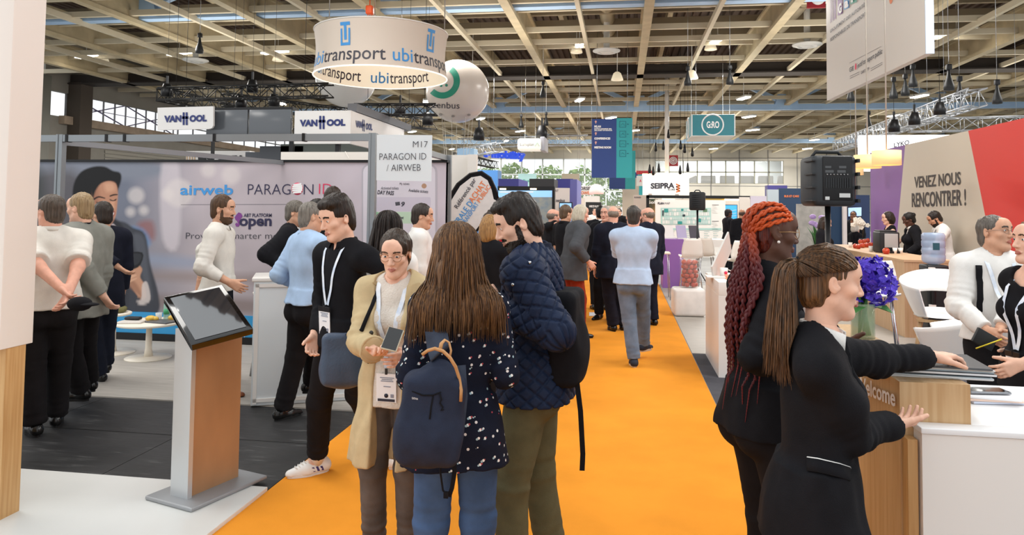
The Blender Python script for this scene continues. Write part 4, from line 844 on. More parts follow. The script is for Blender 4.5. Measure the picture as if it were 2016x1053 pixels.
mb = MB(); label_px(mb, 'airweb', (355, 383), (459, 383), PW, 20, 1, .02); label_px(mb, 'PARAG', (488, 383), (572, 383), PW, 22, 0, -.012); label_px(mb, 'N', (598, 383), (617, 383), PW, 22, 0, -.012); label_px(mb, 'ID', (628, 382), (654, 382), PW, 22, 2, -.012)
c = PW(585.5, 371.5); R = np.linalg.norm(PW(597, 371.5)-c); Mf = np.array([[1, 0, 0], [0, 0, -1], [0, 1, 0.]]); mb.lathe([(0, .002), (R, .002), (R, 0)], c, 24, 2, M=Mf)
for q in (-.62, -.3, .02, .34, .64): w = R*math.sqrt(1-q*q)*.93; mb.quad(c+(-w, -.005, q*R-.012), c+(w, -.005, q*R-.004), c+(w*.95, -.005, q*R+.022), c+(-w*.95, -.005, q*R+.008), 5)
mb.quad(PW(356, 402.6), PW(655, 401.6), PW(655, 402.4), PW(356, 403.4), 3)
label_px(mb, 'open', (471, 444), (535, 444), PW, 21, 0, .03); label_px(mb, 'ABT PLATFORM', (480, 427), (535, 427), PW, 7, 0, .02); label_px(mb, 'Providing smarter mobility', (366, 470), (590, 470), PW, 13, 3, -.01); label_px(mb, 'Paragon International', (380, 675), (482, 674), lambda x, y: atY(x, y, YB-.05), 13, 5, 0.)
label_px(mb, 'My tickets', (787, 364), (806, 364), PW, 5, 3, 0); label_px(mb, 'Activated tickets', (750, 373), (785, 373), PW, 6, 3, 0, shear=.2); label_px(mb, 'Available tickets', (804, 377), (843, 380), PW, 6, 3, .01, shear=.2); label_px(mb, 'DAY PASS', (743, 382), (776, 384), PW, 8, 3, .03, shear=.2); label_px(mb, '9', (790, 406), (797, 406), PW, 9, 3, .03, shear=.2); label_px(mb, 'Activate ticket', (757, 430), (795, 431), PW, 6, 3, .02, shear=.2)
mb.quad(PW(804, 381), PW(845, 384), PW(845, 385.5), PW(804, 382.5), 2)
mb.build('lettering', INK, t)
q = MB(); ph = [(738, 330), (862, 330), (862, 470), (738, 470)]; o = .004
def pxpoly(mb, pts, m, off): mb.add([PW(x, y)+(0, -off, 0) for x, y in pts], [tuple(range(len(pts)))], m)
def rr(x0, y0, x1, y1, r, n=5): return [(cx+r*math.cos(a), cy+r*math.sin(a)) for cx, cy, s in ((x1-r, y0+r, -90), (x1-r, y1-r, 0), (x0+r, y1-r, 90), (x0+r, y0+r, 180)) for a in np.radians(np.linspace(s, s+90, n))]
pxpoly(q, rr(712, 322, 861, 560, 16), 0, .001); pxpoly(q, rr(715, 325, 857, 556, 14), 1, .0016); pxpoly(q, rr(736, 388, 848, 416, 3), 2, .002); pxpoly(q, rr(736, 417, 848, 440, 3), 3, .002); pxpoly(q, [(835+5*math.cos(a), 366+5*math.sin(a)) for a in np.linspace(0, 6.2, 14)], 4, .002); pxpoly(q, [(778, 398), (787, 397), (788, 404), (779, 405)], 5, .0025)
pxpoly(q, [(742+4*math.cos(a), 421+4*math.sin(a)) for a in np.linspace(0, 6.2, 14)], 6, .0025)
q.build('printed_phone', [mat('print_grey', 'b3adb6'), mat('print_lilac', 'd3cdd6'), mat('print_lilac2', 'c5becb'), mat('print_green', 'b9d0b8'), mat('print_tan', 'b08a70'), mat('print_dark', '4a4a52'), mat('print_green2', '8ab890')], t)
sp = MB(); cc2 = np.array([(462, 428), (466, 422), (470, 418), (475, 420), (478, 426), (474, 430), (477, 436), (473, 441), (470, 446), (465, 446), (463, 441), (466, 438), (469, 441), (467, 435), (464, 433)]); pxpoly(sp, cc2, 0, .003); sp.build('printed_emblem', INKP, t)
# M17 sign at the booth corner
t = empty('booth_sign', at(795, 356, 6.1), 'white hanging board reading M17 and the stand names at the booth corner', 'sign'); PS = lambda x, y: at(x, y, 6.1); a, b_, c_, d_ = PS(741, 355), PS(849, 357), PS(851, 266), PS(742, 265)
nn = nrm(np.cross(b_-a, d_-a)); nn = nn if nn@FW < 0 else -nn; MB().prism([a, b_, c_, d_], -nn*.006).build('board', mat('sign_card', 'dfe6ea', rough=.5), t); mb = MB(); PT = lambda x, y: at(x, y, 6.092); uu = nrm(d_-a)
for s, p, q_, cap in (('M17', (813, 290), (842, 290), 13), ('PARAGON ID', (747, 315), (839, 314), 14), ('/ AIRWEB', (761, 337), (828, 336), 14)): label_px(mb, s, p, q_, PT, cap, 0, -.012, 0.001, up=uu)
mb.build('lettering', INKG, t)
# coffee table, low side table, small things on them
def round_table(px, py, dep, ztop, rx, label):
    p = at(px, py, dep); p = np.array([p[0], p[1], .012]); t = empty('coffee_table', p, label, 'table'); IV = mat('ivory_laminate', 'ebe2d2', rough=.4)
    MB().lathe([(0, ztop-.03), (rx-.01, ztop-.03), (rx, ztop-.022), (rx, ztop-.006), (rx-.01, ztop), (0, ztop)], p, 36).build('table_top', IV, t); MB().lathe([(.05, .015), (.035, .1), (.03, ztop-.03)], p, 16).build('stem', IV, t); MB().lathe([(0, .0), (.24, 0), (.24, .008), (.05, .02), (0, .02)], p, 30).build('base', IV, t); return p
TP = round_table(292, 700, 8.0, .40, .34, 'round ivory coffee table with stem and disc base beside the pedestal'); TP2 = round_table(222, 660, 8.25, .46, .19, 'small ivory side table partly behind the men at left')
top = TP+(0, 0, .4); tm = mat('laptop_grey', '55565a', rough=.4)
thing('notebook', MB().box(top+(-.12, -.13, .009), (.24, .17, .016), rotz(.3), 0, .003), mat('book_white', 'cfc8c0', rough=.6), 'pale notebook lying on the ivory coffee table', 'notebook'); thing('laptop', MB().box(top+(.17, -.02, .008), (.3, .2, .014), rotz(-.2), 0, .003), tm, 'closed dark grey laptop on the ivory coffee table', 'laptop')
thing('glasses_case', MB().box(top+(-.17, -.04, .035), (.17, .08, .035), rotz(.1), 0, .014), BLACKP, 'black spectacle case on the pale notebook', 'case')
for k, (dx, dy) in enumerate(((0, .02), (.2, .13))): thing('snack_bag', MB().ball(top+(dx, dy, .03), (.06, .05, .034), 0, 10, 6).ball(top+(dx+.05, dy+.01, .026), (.04, .035, .028), 0, 10, 6), mat('yellow_foil', 'd8b04a', rough=.35), ['crumpled yellow snack packet in the middle of the coffee table', 'crumpled yellow snack packet beside the touch screen edge'][k], 'snack packet', 'yellow snack packets')
t = empty('plastic_cup', top+(.07, .06, 0), 'clear plastic cup on the coffee table next to the yellow packet', 'cup'); MB().lathe([(.028, .002), (.036, .09), (.034, .09), (.026, .005)], wloc(t), 16).build('cup_wall', mat('clear_plastic', 'e8e8e4', rough=.1, alpha=.45), t)
t = empty('water_bottle', top+(.09, .17, 0), 'clear green water bottle standing on the coffee table', 'bottle'); b = wloc(t); MB().lathe([(0, 0), (.033, 0), (.034, .02), (.034, .15), (.03, .18), (.014, .22), (.013, .235)], b, 16).build('bottle_body', mat('green_pet', 'a8cfc0', rough=.08, alpha=.55), t); MB().lathe([(.016, .225), (.016, .245), (0, .245)], b, 12).build('cap', INKT, t); MB().lathe([(.0348, .06), (.0348, .12)], b, 16).build('label', mat('bottle_label', '3f9c6a', rough=.5), t)
thing('folded_jacket', MB().ball(TP2+(-.03, .02, .5), (.17, .12, .05), 0, 14, 8).ball(TP2+(.06, -.02, .49), (.1, .1, .04), 0, 12, 7), cloth('olive_cloth', '6d6844'), 'olive jacket folded on the small side table', 'jacket')
p = gnd(268, 668); thing('shoulder_bag', MB().ball(p+(0, .1, .15), (.2, .12, .15), 0, 16, 9).tube([p+(-.15, .1, .22), p+(-.05, .1, .36), p+(.1, .1, .34), p+(.16, .1, .2)], .014, 6), cloth('bag_black', '141416'), 'black soft bag on the floor under the coffee table', 'bag')
# high stool by the white counter
def shell_stool(p, rz, label, zs=.72, cat='stool', group=None, shellc='e6ddd0', name='bar_stool'):
    t = empty(name, p, label, cat, group, 0); M = rotz(rz); p = np.asarray(p); T = lambda x, y, z: p+M@np.array([x, y, z]); V = []; nu, nv = 13, 15; prof = [(.2, 0.02), (.17, .0), (.08, -.012), (-.03, -.015), (-.12, -.005), (-.17, .03), (-.195, .09), (-.21, .17), (-.225, .25), (-.238, .33), (-.245, .37)]
    for (y, z) in prof:
        w = .2 if z < .1 else .2-.05*((z-.1)/.27)**2
        for i in range(nu): u = -1+2*i/(nu-1); V.append(T(w*u, y+(.05*u*u if z > .03 else 0), zs+z+.035*u*u*(1 if z < .1 else .3)))
    n = len(prof); Fc = [(i*nu+j, i*nu+j+1, (i+1)*nu+j+1, (i+1)*nu+j) for i in range(n-1) for j in range(nu-1)]; mb = MB().add(V, Fc, 0, True); o = mb.build('shell', mat('shell_'+shellc, shellc, rough=.35), t); sd = o.modifiers.new('s', 'SOLIDIFY'); sd.thickness = .012
    for (sx, sy) in ((1, 1), (-1, 1), (1, -1), (-1, -1)): MB().tube([T(sx*.12, sy*.11, zs-.02), T(sx*.2, sy*.2, .012)], .011, 8).build('leg', STEEL, t)
    MB().tube([T(.178, .178, .22), T(-.178, .178, .22), T(-.178, -.178, .22), T(.178, -.178, .22)], .008, 6, 0, True).build('foot_ring', STEEL, t); return t
g = gnd(482, 770); shell_stool((g[0]+.08, g[1]+.42, .012), 2.2, 'ivory shell bar stool with chrome legs left of the white booth counter', .78)
# white booth counter
g0 = gnd(493, 803); g1 = g0+np.array([.9, .42, 0]); u = nrm(g1-g0); v = np.array([-u[1], u[0], 0]); Mq = np.stack([u, v, [0, 0, 1.]], 1); t = empty('booth_counter', g0+u*.5+v*.25, 'white booth counter with framed front at the edge of the black floor', 'counter')
c = g0+u*.5+v*.25; MB().box(c+(0, 0, .54), (1., .5, 1.05), Mq, 0, .004).build('body', mat('counter_white', 'dde3e6', rough=.4), t); MB().box(c+(0, 0, 1.08), (1.03, .53, .03), Mq, 0, .004).build('worktop', WHITE, t)
mb = MB(); f0 = c-v*.256
for (x, z, w, h) in ((-.47, .54, .03, 1.02), (.47, .54, .03, 1.02), (0, 1.03, .97, .03), (0, .06, .97, .03)): mb.box(f0+u*x+(0, 0, z), (w, .012, h), Mq)
mb.build('front_frame', WHITE, t)
for k in range(2): thing('brochure', MB().box(c+u*(-.05+.22*k)-v*.05+(0, 0, 1.1+.004*k), (.15, .21, .008), Mq@rotz(.3*k)), mat('paper_%d' % k, ['e8e0da', 'd8c8c4'][k], rough=.6), ['pale brochure lying at the middle of the white booth counter', 'pinkish brochure lying on the white booth counter near the man in light blue'][k], 'brochure', 'brochures on the booth counter')
# ------------------------------------------------ hanging signs, balloons and the stands behind
def disc_on(px, py, Y): return atY(px, py, Y)
# illuminated ring
RC = at(750, 153.5, 16.5); RR = 1.505; RH_ = 1.02; t = empty('ring_sign', RC, 'large white round hanging ring sign with blue and black lettering', 'ring sign'); RW = mat('ring_fabric', 'd2c4b6', rough=.6); b0 = RC-(0, 0, 0)
FL = lambda z: RR*(1-.035*math.sin(math.pi*z/RH_)); zs = np.linspace(0, RH_, 9)
MB().lathe([(FL(z)-(.012), z) for z in zs], RC, 72, cap=False).build('inner_skin', mat('ring_inner', 'efe2cc', rough=.6, emit=.3), t)
o = MB().lathe([(FL(z), z) for z in zs], RC, 72, cap=False).build('outer_skin', RW, t)
for z in (0, RH_): MB().tube([RC+(RR*math.cos(a), RR*math.sin(a), z) for a in np.linspace(0, 2*math.pi, 61)[:-1]], .016, 6, 0, True).build('rim', mat('ring_rim', 'fff6e6', emit=.7) if z == 0 else WHITE, t)
vdir = math.atan2(-RC[1], -RC[0])
def ringtext(mb, s, a0, a1, z, cap, m, bold, inside=False):
    V, Fc = text_mesh(s, bold); x0, x1 = V[:, 0].min(), V[:, 0].max(); f = (V[:, 0]-x0)/(x1-x0); A = a0+(a1-a0)*f; zz = z+V[:, 1]*cap/.727; r = (RR*(1-.035*np.sin(np.pi*zz/RH_)))+(.006 if not inside else -.02)
    mb.add(RC+np.stack([r*np.cos(A), r*np.sin(A), zz], 1), Fc, m)
def ringquad(mb, a0, a1, z0, z1, m, inside=False):
    r = lambda z: RR*(1-.035*math.sin(math.pi*z/RH_))+(.006 if not inside else -.02); P = lambda a, z: RC+(r(z)*math.cos(a), r(z)*math.sin(a), z); n = 4
    for i in range(n): b, c = a0+(a1-a0)*i/n, a0+(a1-a0)*(i+1)/n; mb.quad(P(b, z0), P(c, z0), P(c, z1), P(b, z1), m)
mb = MB()
def aof(px): # angle on the ring seen at photo column px (front side)
    s = max(-.999, min(.999, (px-750)/129.5)); return vdir+math.asin(s)
for (ua, ub, ta, tb, la, lb) in ((-1.38, -.98, -.96, .06, -.62, -.46), (.16, .46, .48, 1.42, .72, .88), (1.78, 2.1, 2.12, 3.1, 2.35, 2.5), (3.3, 3.6, 3.62, 4.6, 3.85, 4.0)):
    z = .13; ringtext(mb, 'ubi', vdir+ua, vdir+ub, z, .3, 1, .005); ringtext(mb, 'transport', vdir+ta, vdir+tb, z, .3, 3, .005)
    w = lb-la; c = (vdir+la+vdir+lb)/2; ringquad(mb, c-w*.5, c+w*.5, .86, .93, 1); ringquad(mb, c-w*.13, c+w*.13, .56, .86, 1); ringquad(mb, c-w*.5, c-w*.32, .44, .8, 1); ringquad(mb, c+w*.32, c+w*.5, .44, .8, 1); ringquad(mb, c-w*.5, c+w*.5, .44, .5, 1)
mb.build('lettering', INK, t)
mb = MB(); bk = vdir+math.pi
for (ua, ub, ta, tb) in ((.17, -.13, -.15, -.9), (1.45, 1.2, 1.18, .34)): ringtext(mb, 'ubi', bk+ua, bk+ub, .13, .29, 1, .005, True); ringtext(mb, 'transport', bk+ta, bk+tb, .13, .29, 3, .005, True)
mb.build('inner_lettering', INK, t)
for (px, py) in ((648, 48), (875, 68), (738, 30)):
    p = at(px, py, 16.5+(px != 738)*.6); mb = MB().tube([p, (p[0], p[1], 10.56)], .012, 5).tube([p+(.05*math.cos(a), 0, .05*math.sin(a)-.05) for a in np.linspace(0, 6.28, 13)[:-1]], .01, 5, 0, True).tube([p-(0, 0, .1), (p[0], p[1], RC[2]+RH_-.02)], .01, 5)
    mb.build('cable', STEEL, t)
p = at(728, 20, 16.5); thing('chain_motor', MB().box(p, (.16, .16, .2), None, 0, .03).tube([p, (p[0], p[1], 10.56)], .012, 5).tube([p-(.05, 0, 0), p-(.05, 0, .5)], .008, 5).tube([p+(.05, 0, 0), p+(.05, 0, -.5)], .008, 5), mat('motor_orange', 'e2551c', rough=.4), 'orange hoist motor above the round ring sign', 'hoist motor')
# balloons
bc = at(901, 180, 22); br = 62/1420*22; t = empty('balloon', bc-(0, 0, br), 'big white balloon with a green ring mark and lettering beside the round ring sign', 'balloon'); u = nrm(np.cross(EYEP-bc, (0, 0, 1))); u = -u if u@RT < 0 else u; fv = nrm(EYEP-bc); wv = np.cross(fv, u); wv = wv if wv[2] > 0 else -wv
MB().ball(bc, br, 0, 40, 24).build('skin', mat('balloon_white', 'd3c8be', rough=.25, spec=.4), t)
def onball(x, y): x, y = np.asarray(x)/62, np.asarray(y)/62; z = np.sqrt(np.maximum(0, 1-x*x-y*y)); return bc+br*1.012*(np.multiply.outer(x, u)+np.multiply.outer(y, wv)+np.multiply.outer(z, fv))
mb = MB(); A = np.linspace(-2.35, .95, 24); ro, ri = 33, 21.5; cx, cy = -29, 19
o1 = onball(cx+ro*np.cos(A), cy+ro*np.sin(A)); o2 = onball(cx+ri*np.cos(A), cy+ri*np.sin(A)); mb.add(np.concatenate([o1, o2]), [(i, i+1, 24+i+1, 24+i) for i in range(23)], 0)
for (x, y) in ((-21, 11), (-31, 10)): mb.add(onball(x+2.6*np.cos(np.linspace(0, 6, 10)), y+2.6*np.sin(np.linspace(0, 6, 10))), [tuple(range(10))], 0)
V, Fc = text_mesh('zenbus', .0); mb.add(onball(-48+V[:, 0]*52/V[:, 0].max(), -32+V[:, 1]*17), Fc, 1)
for (x, y) in ((-32, -45), (-8, -47), (22, -44)): mb.add(onball(x+3.4*np.cos(np.linspace(0, 6, 10)), y+2.2*np.sin(np.linspace(0, 6, 10))), [tuple(range(10))], 2)
mb.build('printed_mark', [mat('zen_green', '1f8a70', rough=.5), INKG, mat('dot_grey', '9a938c', rough=.5)], t)
mb = MB(); [mb.tube([bc+br*np.array([.5*math.cos(a), .5*math.sin(a), -.86]), np.array([bc[0]+.1*math.cos(a), bc[1]+.1*math.sin(a), 0.])], .006, 4) for a in np.linspace(0, 5.5, 7)]; mb.build('cords', mat('cord_white', 'd8d4cc'), t)
bc = at(682, 152, 21); br = 59/1420*21; t = empty('balloon', bc-(0, 0, br), 'pale translucent plain balloon under and behind the round ring sign', 'balloon'); MB().ball(bc, br, 0, 36, 22).build('skin', mat('balloon_pale', 'd9d6d2', rough=.2, spec=.5, alpha=.94), t); MB().tube([bc-(0, 0, br), (bc[0], bc[1], 0.)], .006, 4).build('cords', mat('cord_white', 'd8d4cc'), t)
# bus maker stand: fascia with screens, two sign boxes
YV = 15.8; PV = lambda x, y: atY(x, y, YV); z0, z1 = PV(600, 262)[2], PV(600, 217)[2]; xl, xr = PV(412, 240)[0], PV(690, 240)[0]
t = empty('fascia', (PV(500, 240)[0], YV, z0), 'dark glossy screen fascia of the bus stand between the two white company signs', 'fascia')
xs = np.linspace(PV(412, 0)[0], PV(580, 0)[0], 3)
for a, b in zip(xs[:-1], xs[1:]): MB().bx(a+.02, b-.02, YV, YV+.1, z0-.02, z1+.03, 0, .01).build('screen', mat('glossy_screen', '565a60', rough=.16, spec=.8), t)
xr = PV(578, 240)[0]-.05; MB().bx(xl-1.25, xr, YV+.05, YV+.3, z1+.03, z1+.09).bx(xl-1.2, xr, YV+.05, YV+.3, z0-.09, z0-.02).bx(xl-1.2, xl-.4, YV+.02, YV+.1, z0-.14, z0-.04).build('carrier', BLACKM, t)
MB().bx(xl, xl+.04, YV+.1, YV+.2, 0, z0).bx(xr-.1, xr, YV+.1, YV+.2, 0, z0).build('post', BLACKM, t)
NAVY = mat('van_navy', '24306e', rough=.4)
def vanhool(mb, PL, x0, x1, yb, yt, m=0):
    """thick capitals with a tall double-stem H in the middle"""
    w = x1-x0; X = lambda f: x0+w*f; cap = (yb-yt)*.5; yB = yb-(yb-yt)*.27
    sl = lambda f: 0
    label_px(mb, 'VAN', (X(0), yB), (X(.385), yB), PL, cap, m, .06); label_px(mb, 'OOL', (X(.585), yB), (X(1), yB), PL, cap, m, .06)
    for (a, b, c, d) in ((.42, .465, yt, yb), (.515, .56, yt, yb), (.42, .56, yB-cap*.72, yB-cap*.42)): mb.add([PL(X(a), d), PL(X(b), d), PL(X(b), c), PL(X(a), c)]+(0, 0, 0), [(0, 1, 2, 3)], m)
YS = YV-.25; PS2 = lambda x, y: atY(x, y, YS); PSt = lambda x, y: atY(x, y, YS-.012)
def rsign(t, pts, Y, m, th=.06): P = np.array([atY(x, y, Y) for x, y in pts]); return MB().prism(P, (0, th, 0)).build('board', m, t)
SW = mat('sign_white', 'e2e0de', rough=.4)
t = empty('company_sign', PS2(364, 255), 'white bus company sign with navy capitals and a rounded corner, left of the dark screens', 'sign', 'bus company signs'); MB().bx(PS2(335, 240)[0], PS2(400, 240)[0], YS+.06, YV+.06, z1+.02, z1+.08).build('bracket', BLACKM, t); rsign(t, [(310, 256), (310, 212), (420, 209), (420, 247), (417, 252), (411, 254)], YS, SW)
mb = MB(); label_px(mb, 'VAN', (323, 240), (357, 239), PSt, 12, 0, .06); label_px(mb, 'OOL', (373, 239), (407, 238), PSt, 12, 0, .06)
for (a, b, c, d) in ((359.5, 363.5, 221, 246), (365.5, 369.5, 221, 246), (358, 371, 229, 234)): mb.add([PSt(a, d), PSt(b, d), PSt(b, c), PSt(a, c)], [(0, 1, 2, 3)])
mb.build('lettering', NAVY, t)
P1, P2 = PS2(579, 262), PS2(690, 262); zt = PS2(690, 217)[2]; zb_ = P1[2]-.25; t = empty('company_sign', (P1+P2)/2, 'white corner sign box with navy capitals on two faces, right of the dark screens', 'sign', 'bus company signs')
YE = 19.6; MB().bx(P2[0]-.4, P2[0]-.3, YS+.1, YS+.2, 0, zb_+.1).build('post', BLACKM, t); MB().bx(P1[0], P2[0], YS, YS+.06, zb_, zt, 0, .01).build('board', SW, t); MB().bx(P2[0]-.06, P2[0], YS+.06, YE, zb_, zt, 0, .01).build('side_board', SW, t); PX2 = lambda x, y: atX(x, y, P2[0]+.008)
mb = MB(); label_px(mb, 'VAN', (590, 248), (625, 247.5), PSt, 12, 0, .06); label_px(mb, 'OOL', (643, 247), (680, 246.5), PSt, 12, 0, .06); label_px(mb, 'VAN', (700, 249), (713, 251), PX2, 12, 0, .06); label_px(mb, 'OOL', (720, 254), (733, 256), PX2, 12, 0, .06)
for (a, b, c, d, PL) in ((628.5, 632.5, 228, 254, PSt), (635, 639, 228, 254, PSt), (627, 641, 236, 241, PSt), (713.8, 715.3, 235, 258, PX2), (716.6, 718.1, 236, 259, PX2), (713.5, 718.5, 244, 249, PX2)): mb.add([PL(a, d), PL(b, d), PL(b, c), PL(a, c)], [(0, 1, 2, 3)])
mb.build('lettering', NAVY, t)
MB().bx(P2[0]-.2, P2[0]+.02, YS+.3, YE+.6, zt+.01, zt+.2).build('top_beam', mat('grey_fascia', '6c6e74', rough=.5), t)
thing('stand_partition', MB().bx(PV(470, 0)[0], PV(560, 0)[0], 17, 17.06, 0, 3.2).bx(PV(415, 0)[0], PV(470, 0)[0], 17.6, 17.66, 0, 3.1), mat('partition_dark', '5c6068', rough=.35), 'dark grey partition panels below the screen fascia behind the printed booth wall', 'partition')
thing('stand_partition', MB().bx(atY(560, 0, 17)[0], atY(728, 0, 17)[0], 17, 17.06, 0, 3.25), mat('partition_green', '6a7370', rough=.4), 'grey green partition below the corner company sign', 'partition')
w0, w1 = atY(553, 300, 10.5), atY(733, 300, 10.5); thing('stand_partition', MB().bx(w0[0], w1[0]+.0, 10.5, 10.62, 0, atY(640, 299, 10.5)[2]).tube([(-4.2, 10.49, 2.55), (-4.1, 10.47, 2.4), (-4.14, 10.48, 2.2)], .006, 5), OFFW, 'cream partition top edge rising just behind the booth wall with a loose cable', 'partition')
t = empty('truck_sign', atY(425, 318, 20), 'white truck maker sign with black capitals half hidden by the rail', 'sign'); a, b = atY(366, 318, 20), atY(491, 318, 20); MB().bx(a[0], b[0], 20, 20.3, 0, atY(425, 297, 20)[2]).build('board', SW, t); mb = MB(); PSc = lambda x, y: atY(x, y, 19.985); label_px(mb, 'SCANIA', (405, 318), (483, 317), PSc, 11, 0, .07); [mb.bar(atY(368+5*k, 299, 19.98), atY(368+5*k, 316, 19.98), .03, .01, 1) for k in range(4)]; c = PSc(398, 311); mb.lathe([(.1, 0), (.13, 0), (.13, .01), (.1, .01)], c, 20, 0, M=Mf); mb.build('lettering', [BLACKP, mat('sign_tan', 'c9a987')], t)
# lighting trusses
def truss(a, b, w, label, m, n=None, group='lighting trusses', r=.022):
    a = np.asarray(a, float); b = np.asarray(b, float); x, y, z = frame_z(b-a); L = np.linalg.norm(b-a); n = n or int(L/w/1.1); mb = MB(); cs = [x*sx*w/2+y*sy*w/2 for sx, sy in ((1, 1), (-1, 1), (-1, -1), (1, -1))]
    for c in cs: mb.tube([a+c, b+c], r, 6)
    for i in range(n):
        p, q = a+(b-a)*i/n, a+(b-a)*(i+1)/n
        for k in range(4): c, d = cs[k], cs[(k+1) % 4]; mb.tube([p+c, q+d] if i % 2 else [p+d, q+c], r*.55, 4); 
        for k in range(4): mb.tube([p+cs[k], p+cs[(k+1) % 4]], r*.5, 4)
    [mb.tube([a+(b-a)*f+(0, 0, w/2), (*(a+(b-a)*f)[:2], 10.56)], .006, 4) for f in (.15, .85)]; t = thing('lighting_truss', mb, m, label, 'truss', group); return t
TB = mat('truss_black', '161616', rough=.45); TS = mat('truss_silver', 'a9adb2', rough=.35, metal=.7)
zt_ = at(318, 186, 18.1)[2]; q1, q2, q3, q4 = gnd(318, 186, zt_), gnd(652, 178, zt_), gnd(440, 196, zt_), gnd(855, 246, zt_)
truss(q1, q2, .3, 'black lighting truss running left to right above the bus company signs', TB); truss(q3, q4, .32, 'black lighting truss slanting away towards the white balloon', TB); truss(gnd(318, 186, zt_), gnd(480, 222, zt_), .3, 'black lighting truss slanting above the left company sign', TB); truss(gnd(700, 216, zt_-.2), gnd(860, 216, zt_-.2), .28, 'black lighting truss crossing behind the corner company sign', TB)
truss(gnd(905, 282, 5.2), gnd(1160, 276, 5.2), .5, 'silver truss above the blue raised letters', TS); truss(gnd(900, 303, 4.4), gnd(985, 290, 4.4), .4, 'silver truss slanting left of the pale hanging sign', TS)
truss(gnd(1650, 288, 4.6), gnd(1925, 190, 4.6), .42, 'silver truss running away above the red and purple wall', TS); truss(gnd(1790, 247, 4.6), gnd(2040, 242, 4.6), .42, 'silver truss crossing above the cream wall panel', TS); truss(gnd(900, 308, 4.), gnd(975, 325, 4.), .35, 'small black truss beside the feather flag top', TB)
for i, (px, py, d, w) in enumerate(((329, 176, 18, 'at the left end of the black truss'), (497, 168, 17.6, 'in the middle of the black truss'), (788, 214, 22, 'on the slanting black truss'), (842, 232, 23.5, 'at the far end of the slanting black truss'), (475, 200, 18, 'under the black truss over the dark screens'), (540, 196, 19, 'under the slanting truss left of the pale balloon'), (1760, 246, 15, 'on the silver truss over the cream wall'), (1800, 232, 14, 'second on the silver truss over the cream wall'), (1850, 212, 13, 'third on the silver truss over the red wall'), (943, 262, 30, 'above the blue raised letters'), (1067, 258, 33, 'above the pale hanging sign'))):
    p = at(px, py, d); s = d/40; t = empty('spotlight', p, 'black stage spotlight hanging '+w, 'spotlight', 'stage spotlights'); MB().lathe([(.3*s, -.4*s), (.32*s, -.1*s), (.2*s, .3*s), (0, .32*s)], p, 10).build('lamp_head', BLACKM, t); MB().bar(p+(0, 0, .3*s), p+(0, 0, .75*s), .1*s).build('yoke', BLACKM, t); MB().tube([p+(0, 0, .7*s), (p[0], p[1], 10.56)], .004, 4).build('safety_wire', BLACKM, t)
# wayfinding banners, box sign, others
BNV, BTL = mat('banner_navy', '29427f', rough=.6), mat('banner_teal', '2f9aa0', rough=.6)
zt_, zb_ = atY(1200, 234, 30)[2], atY(1200, 350, 30)[2]; xa_, xm, xb_ = atY(1165, 300, 30)[0], atY(1213.5, 300, 30)[0], atY(1244.5, 300, 30)[0]
for i, Y in enumerate((30, 47, 74)):
    t = empty('direction_banner', (xm+.05*i, Y, zb_), ['nearest blue and teal direction banner with arrows and white lettering', 'second blue and teal banner, showing its lower end below the nearest one', 'farthest and smallest blue and teal banner below the other two'][i], 'banner', 'hanging direction banners'); dx = [0, .42, 1.75][i]; MB().bx(xa_+dx, xm+dx, Y, Y+.03, zb_, zt_).build('navy_half', BNV, t); MB().bx(xm+dx, xb_+dx, Y+.002, Y+.032, zb_, zt_+.03).build('teal_half', BTL, t)
    [MB().tube(q_, .01, 4).build('wire', STEEL, t) for q_ in ([(xa_+dx+.2, Y+.015, zt_), (xa_+dx+.2, Y+.015, 10.56)], [(xb_+dx-.2, Y+.015, zt_), (xb_+dx-.2, Y+.015, 10.56)])]
    if i == 0:
        mb = MB(); PB = lambda x, y: atY(x, y, 29.99); IS = mat('arrow_pink', 'e0a89c')
        for s, y, c, xe in (('MILAN', 251, 4.3, 1183), ('INVITE D HONNEUR 2022', 254.6, 2.2, 1204), ('2022 GUEST OF HONOUR', 257.6, 2.2, 1205.5), ('CONFERENCES', 274.5, 4, 1201.5), ('MEETING ROOM', 292, 4, 1203)): label_px(mb, s, (1170, y), (xe, y), PB, c, 0, .05)
        for y in (240, 263, 281): c = PB(1173, y); s = .055; mb.add([c+(-s, 0, 0), c+(s, 0, 0), c+(0, 0, s*1.3)], [(0, 1, 2)], 1); mb.box(c-(0, 0, s*.5), (s*.7, .002, s*1.3), None, 1)
        for y in (260, 277.5): mb.bar(PB(1170, y), PB(1177, y), .012, .002, 1)
        mb.build('lettering', [INKW, IS], t); mb = MB()
        for y in (244.5, 264, 283, 302):
            c = PB(1226, y); h = .125
            for s in (-1, 1): mb.box(c+(s*h, 0, 0), (.012, .004, 2*h)).box(c+(0, 0, s*h), (2*h, .004, .012))
            mb.bar(c+(-.08, 0, -.05), c+(0, 0, .04), .015, .004).bar(c+(.08, 0, -.05), c+(0, 0, .04), .015, .004); d = PB(1236.5, y); mb.box(d, (.07, .004, .014)).box(d+(-.02, 0, 0), (.02, .004, .04))
        mb.build('pictograms', mat('picto_navy', '1d4a66'), t)
YG = 30; c0, c1, c2, c3 = atY(1352, 271, YG), atY(1448, 271, YG), atY(1448, 226, YG), atY(1360, 226, YG); t = empty('box_sign', (c0+c1)/2, 'teal hanging box sign with a white ring and white letters', 'hanging sign'); TEAL = mat('sign_teal', '12707c', rough=.45, emit=.08)
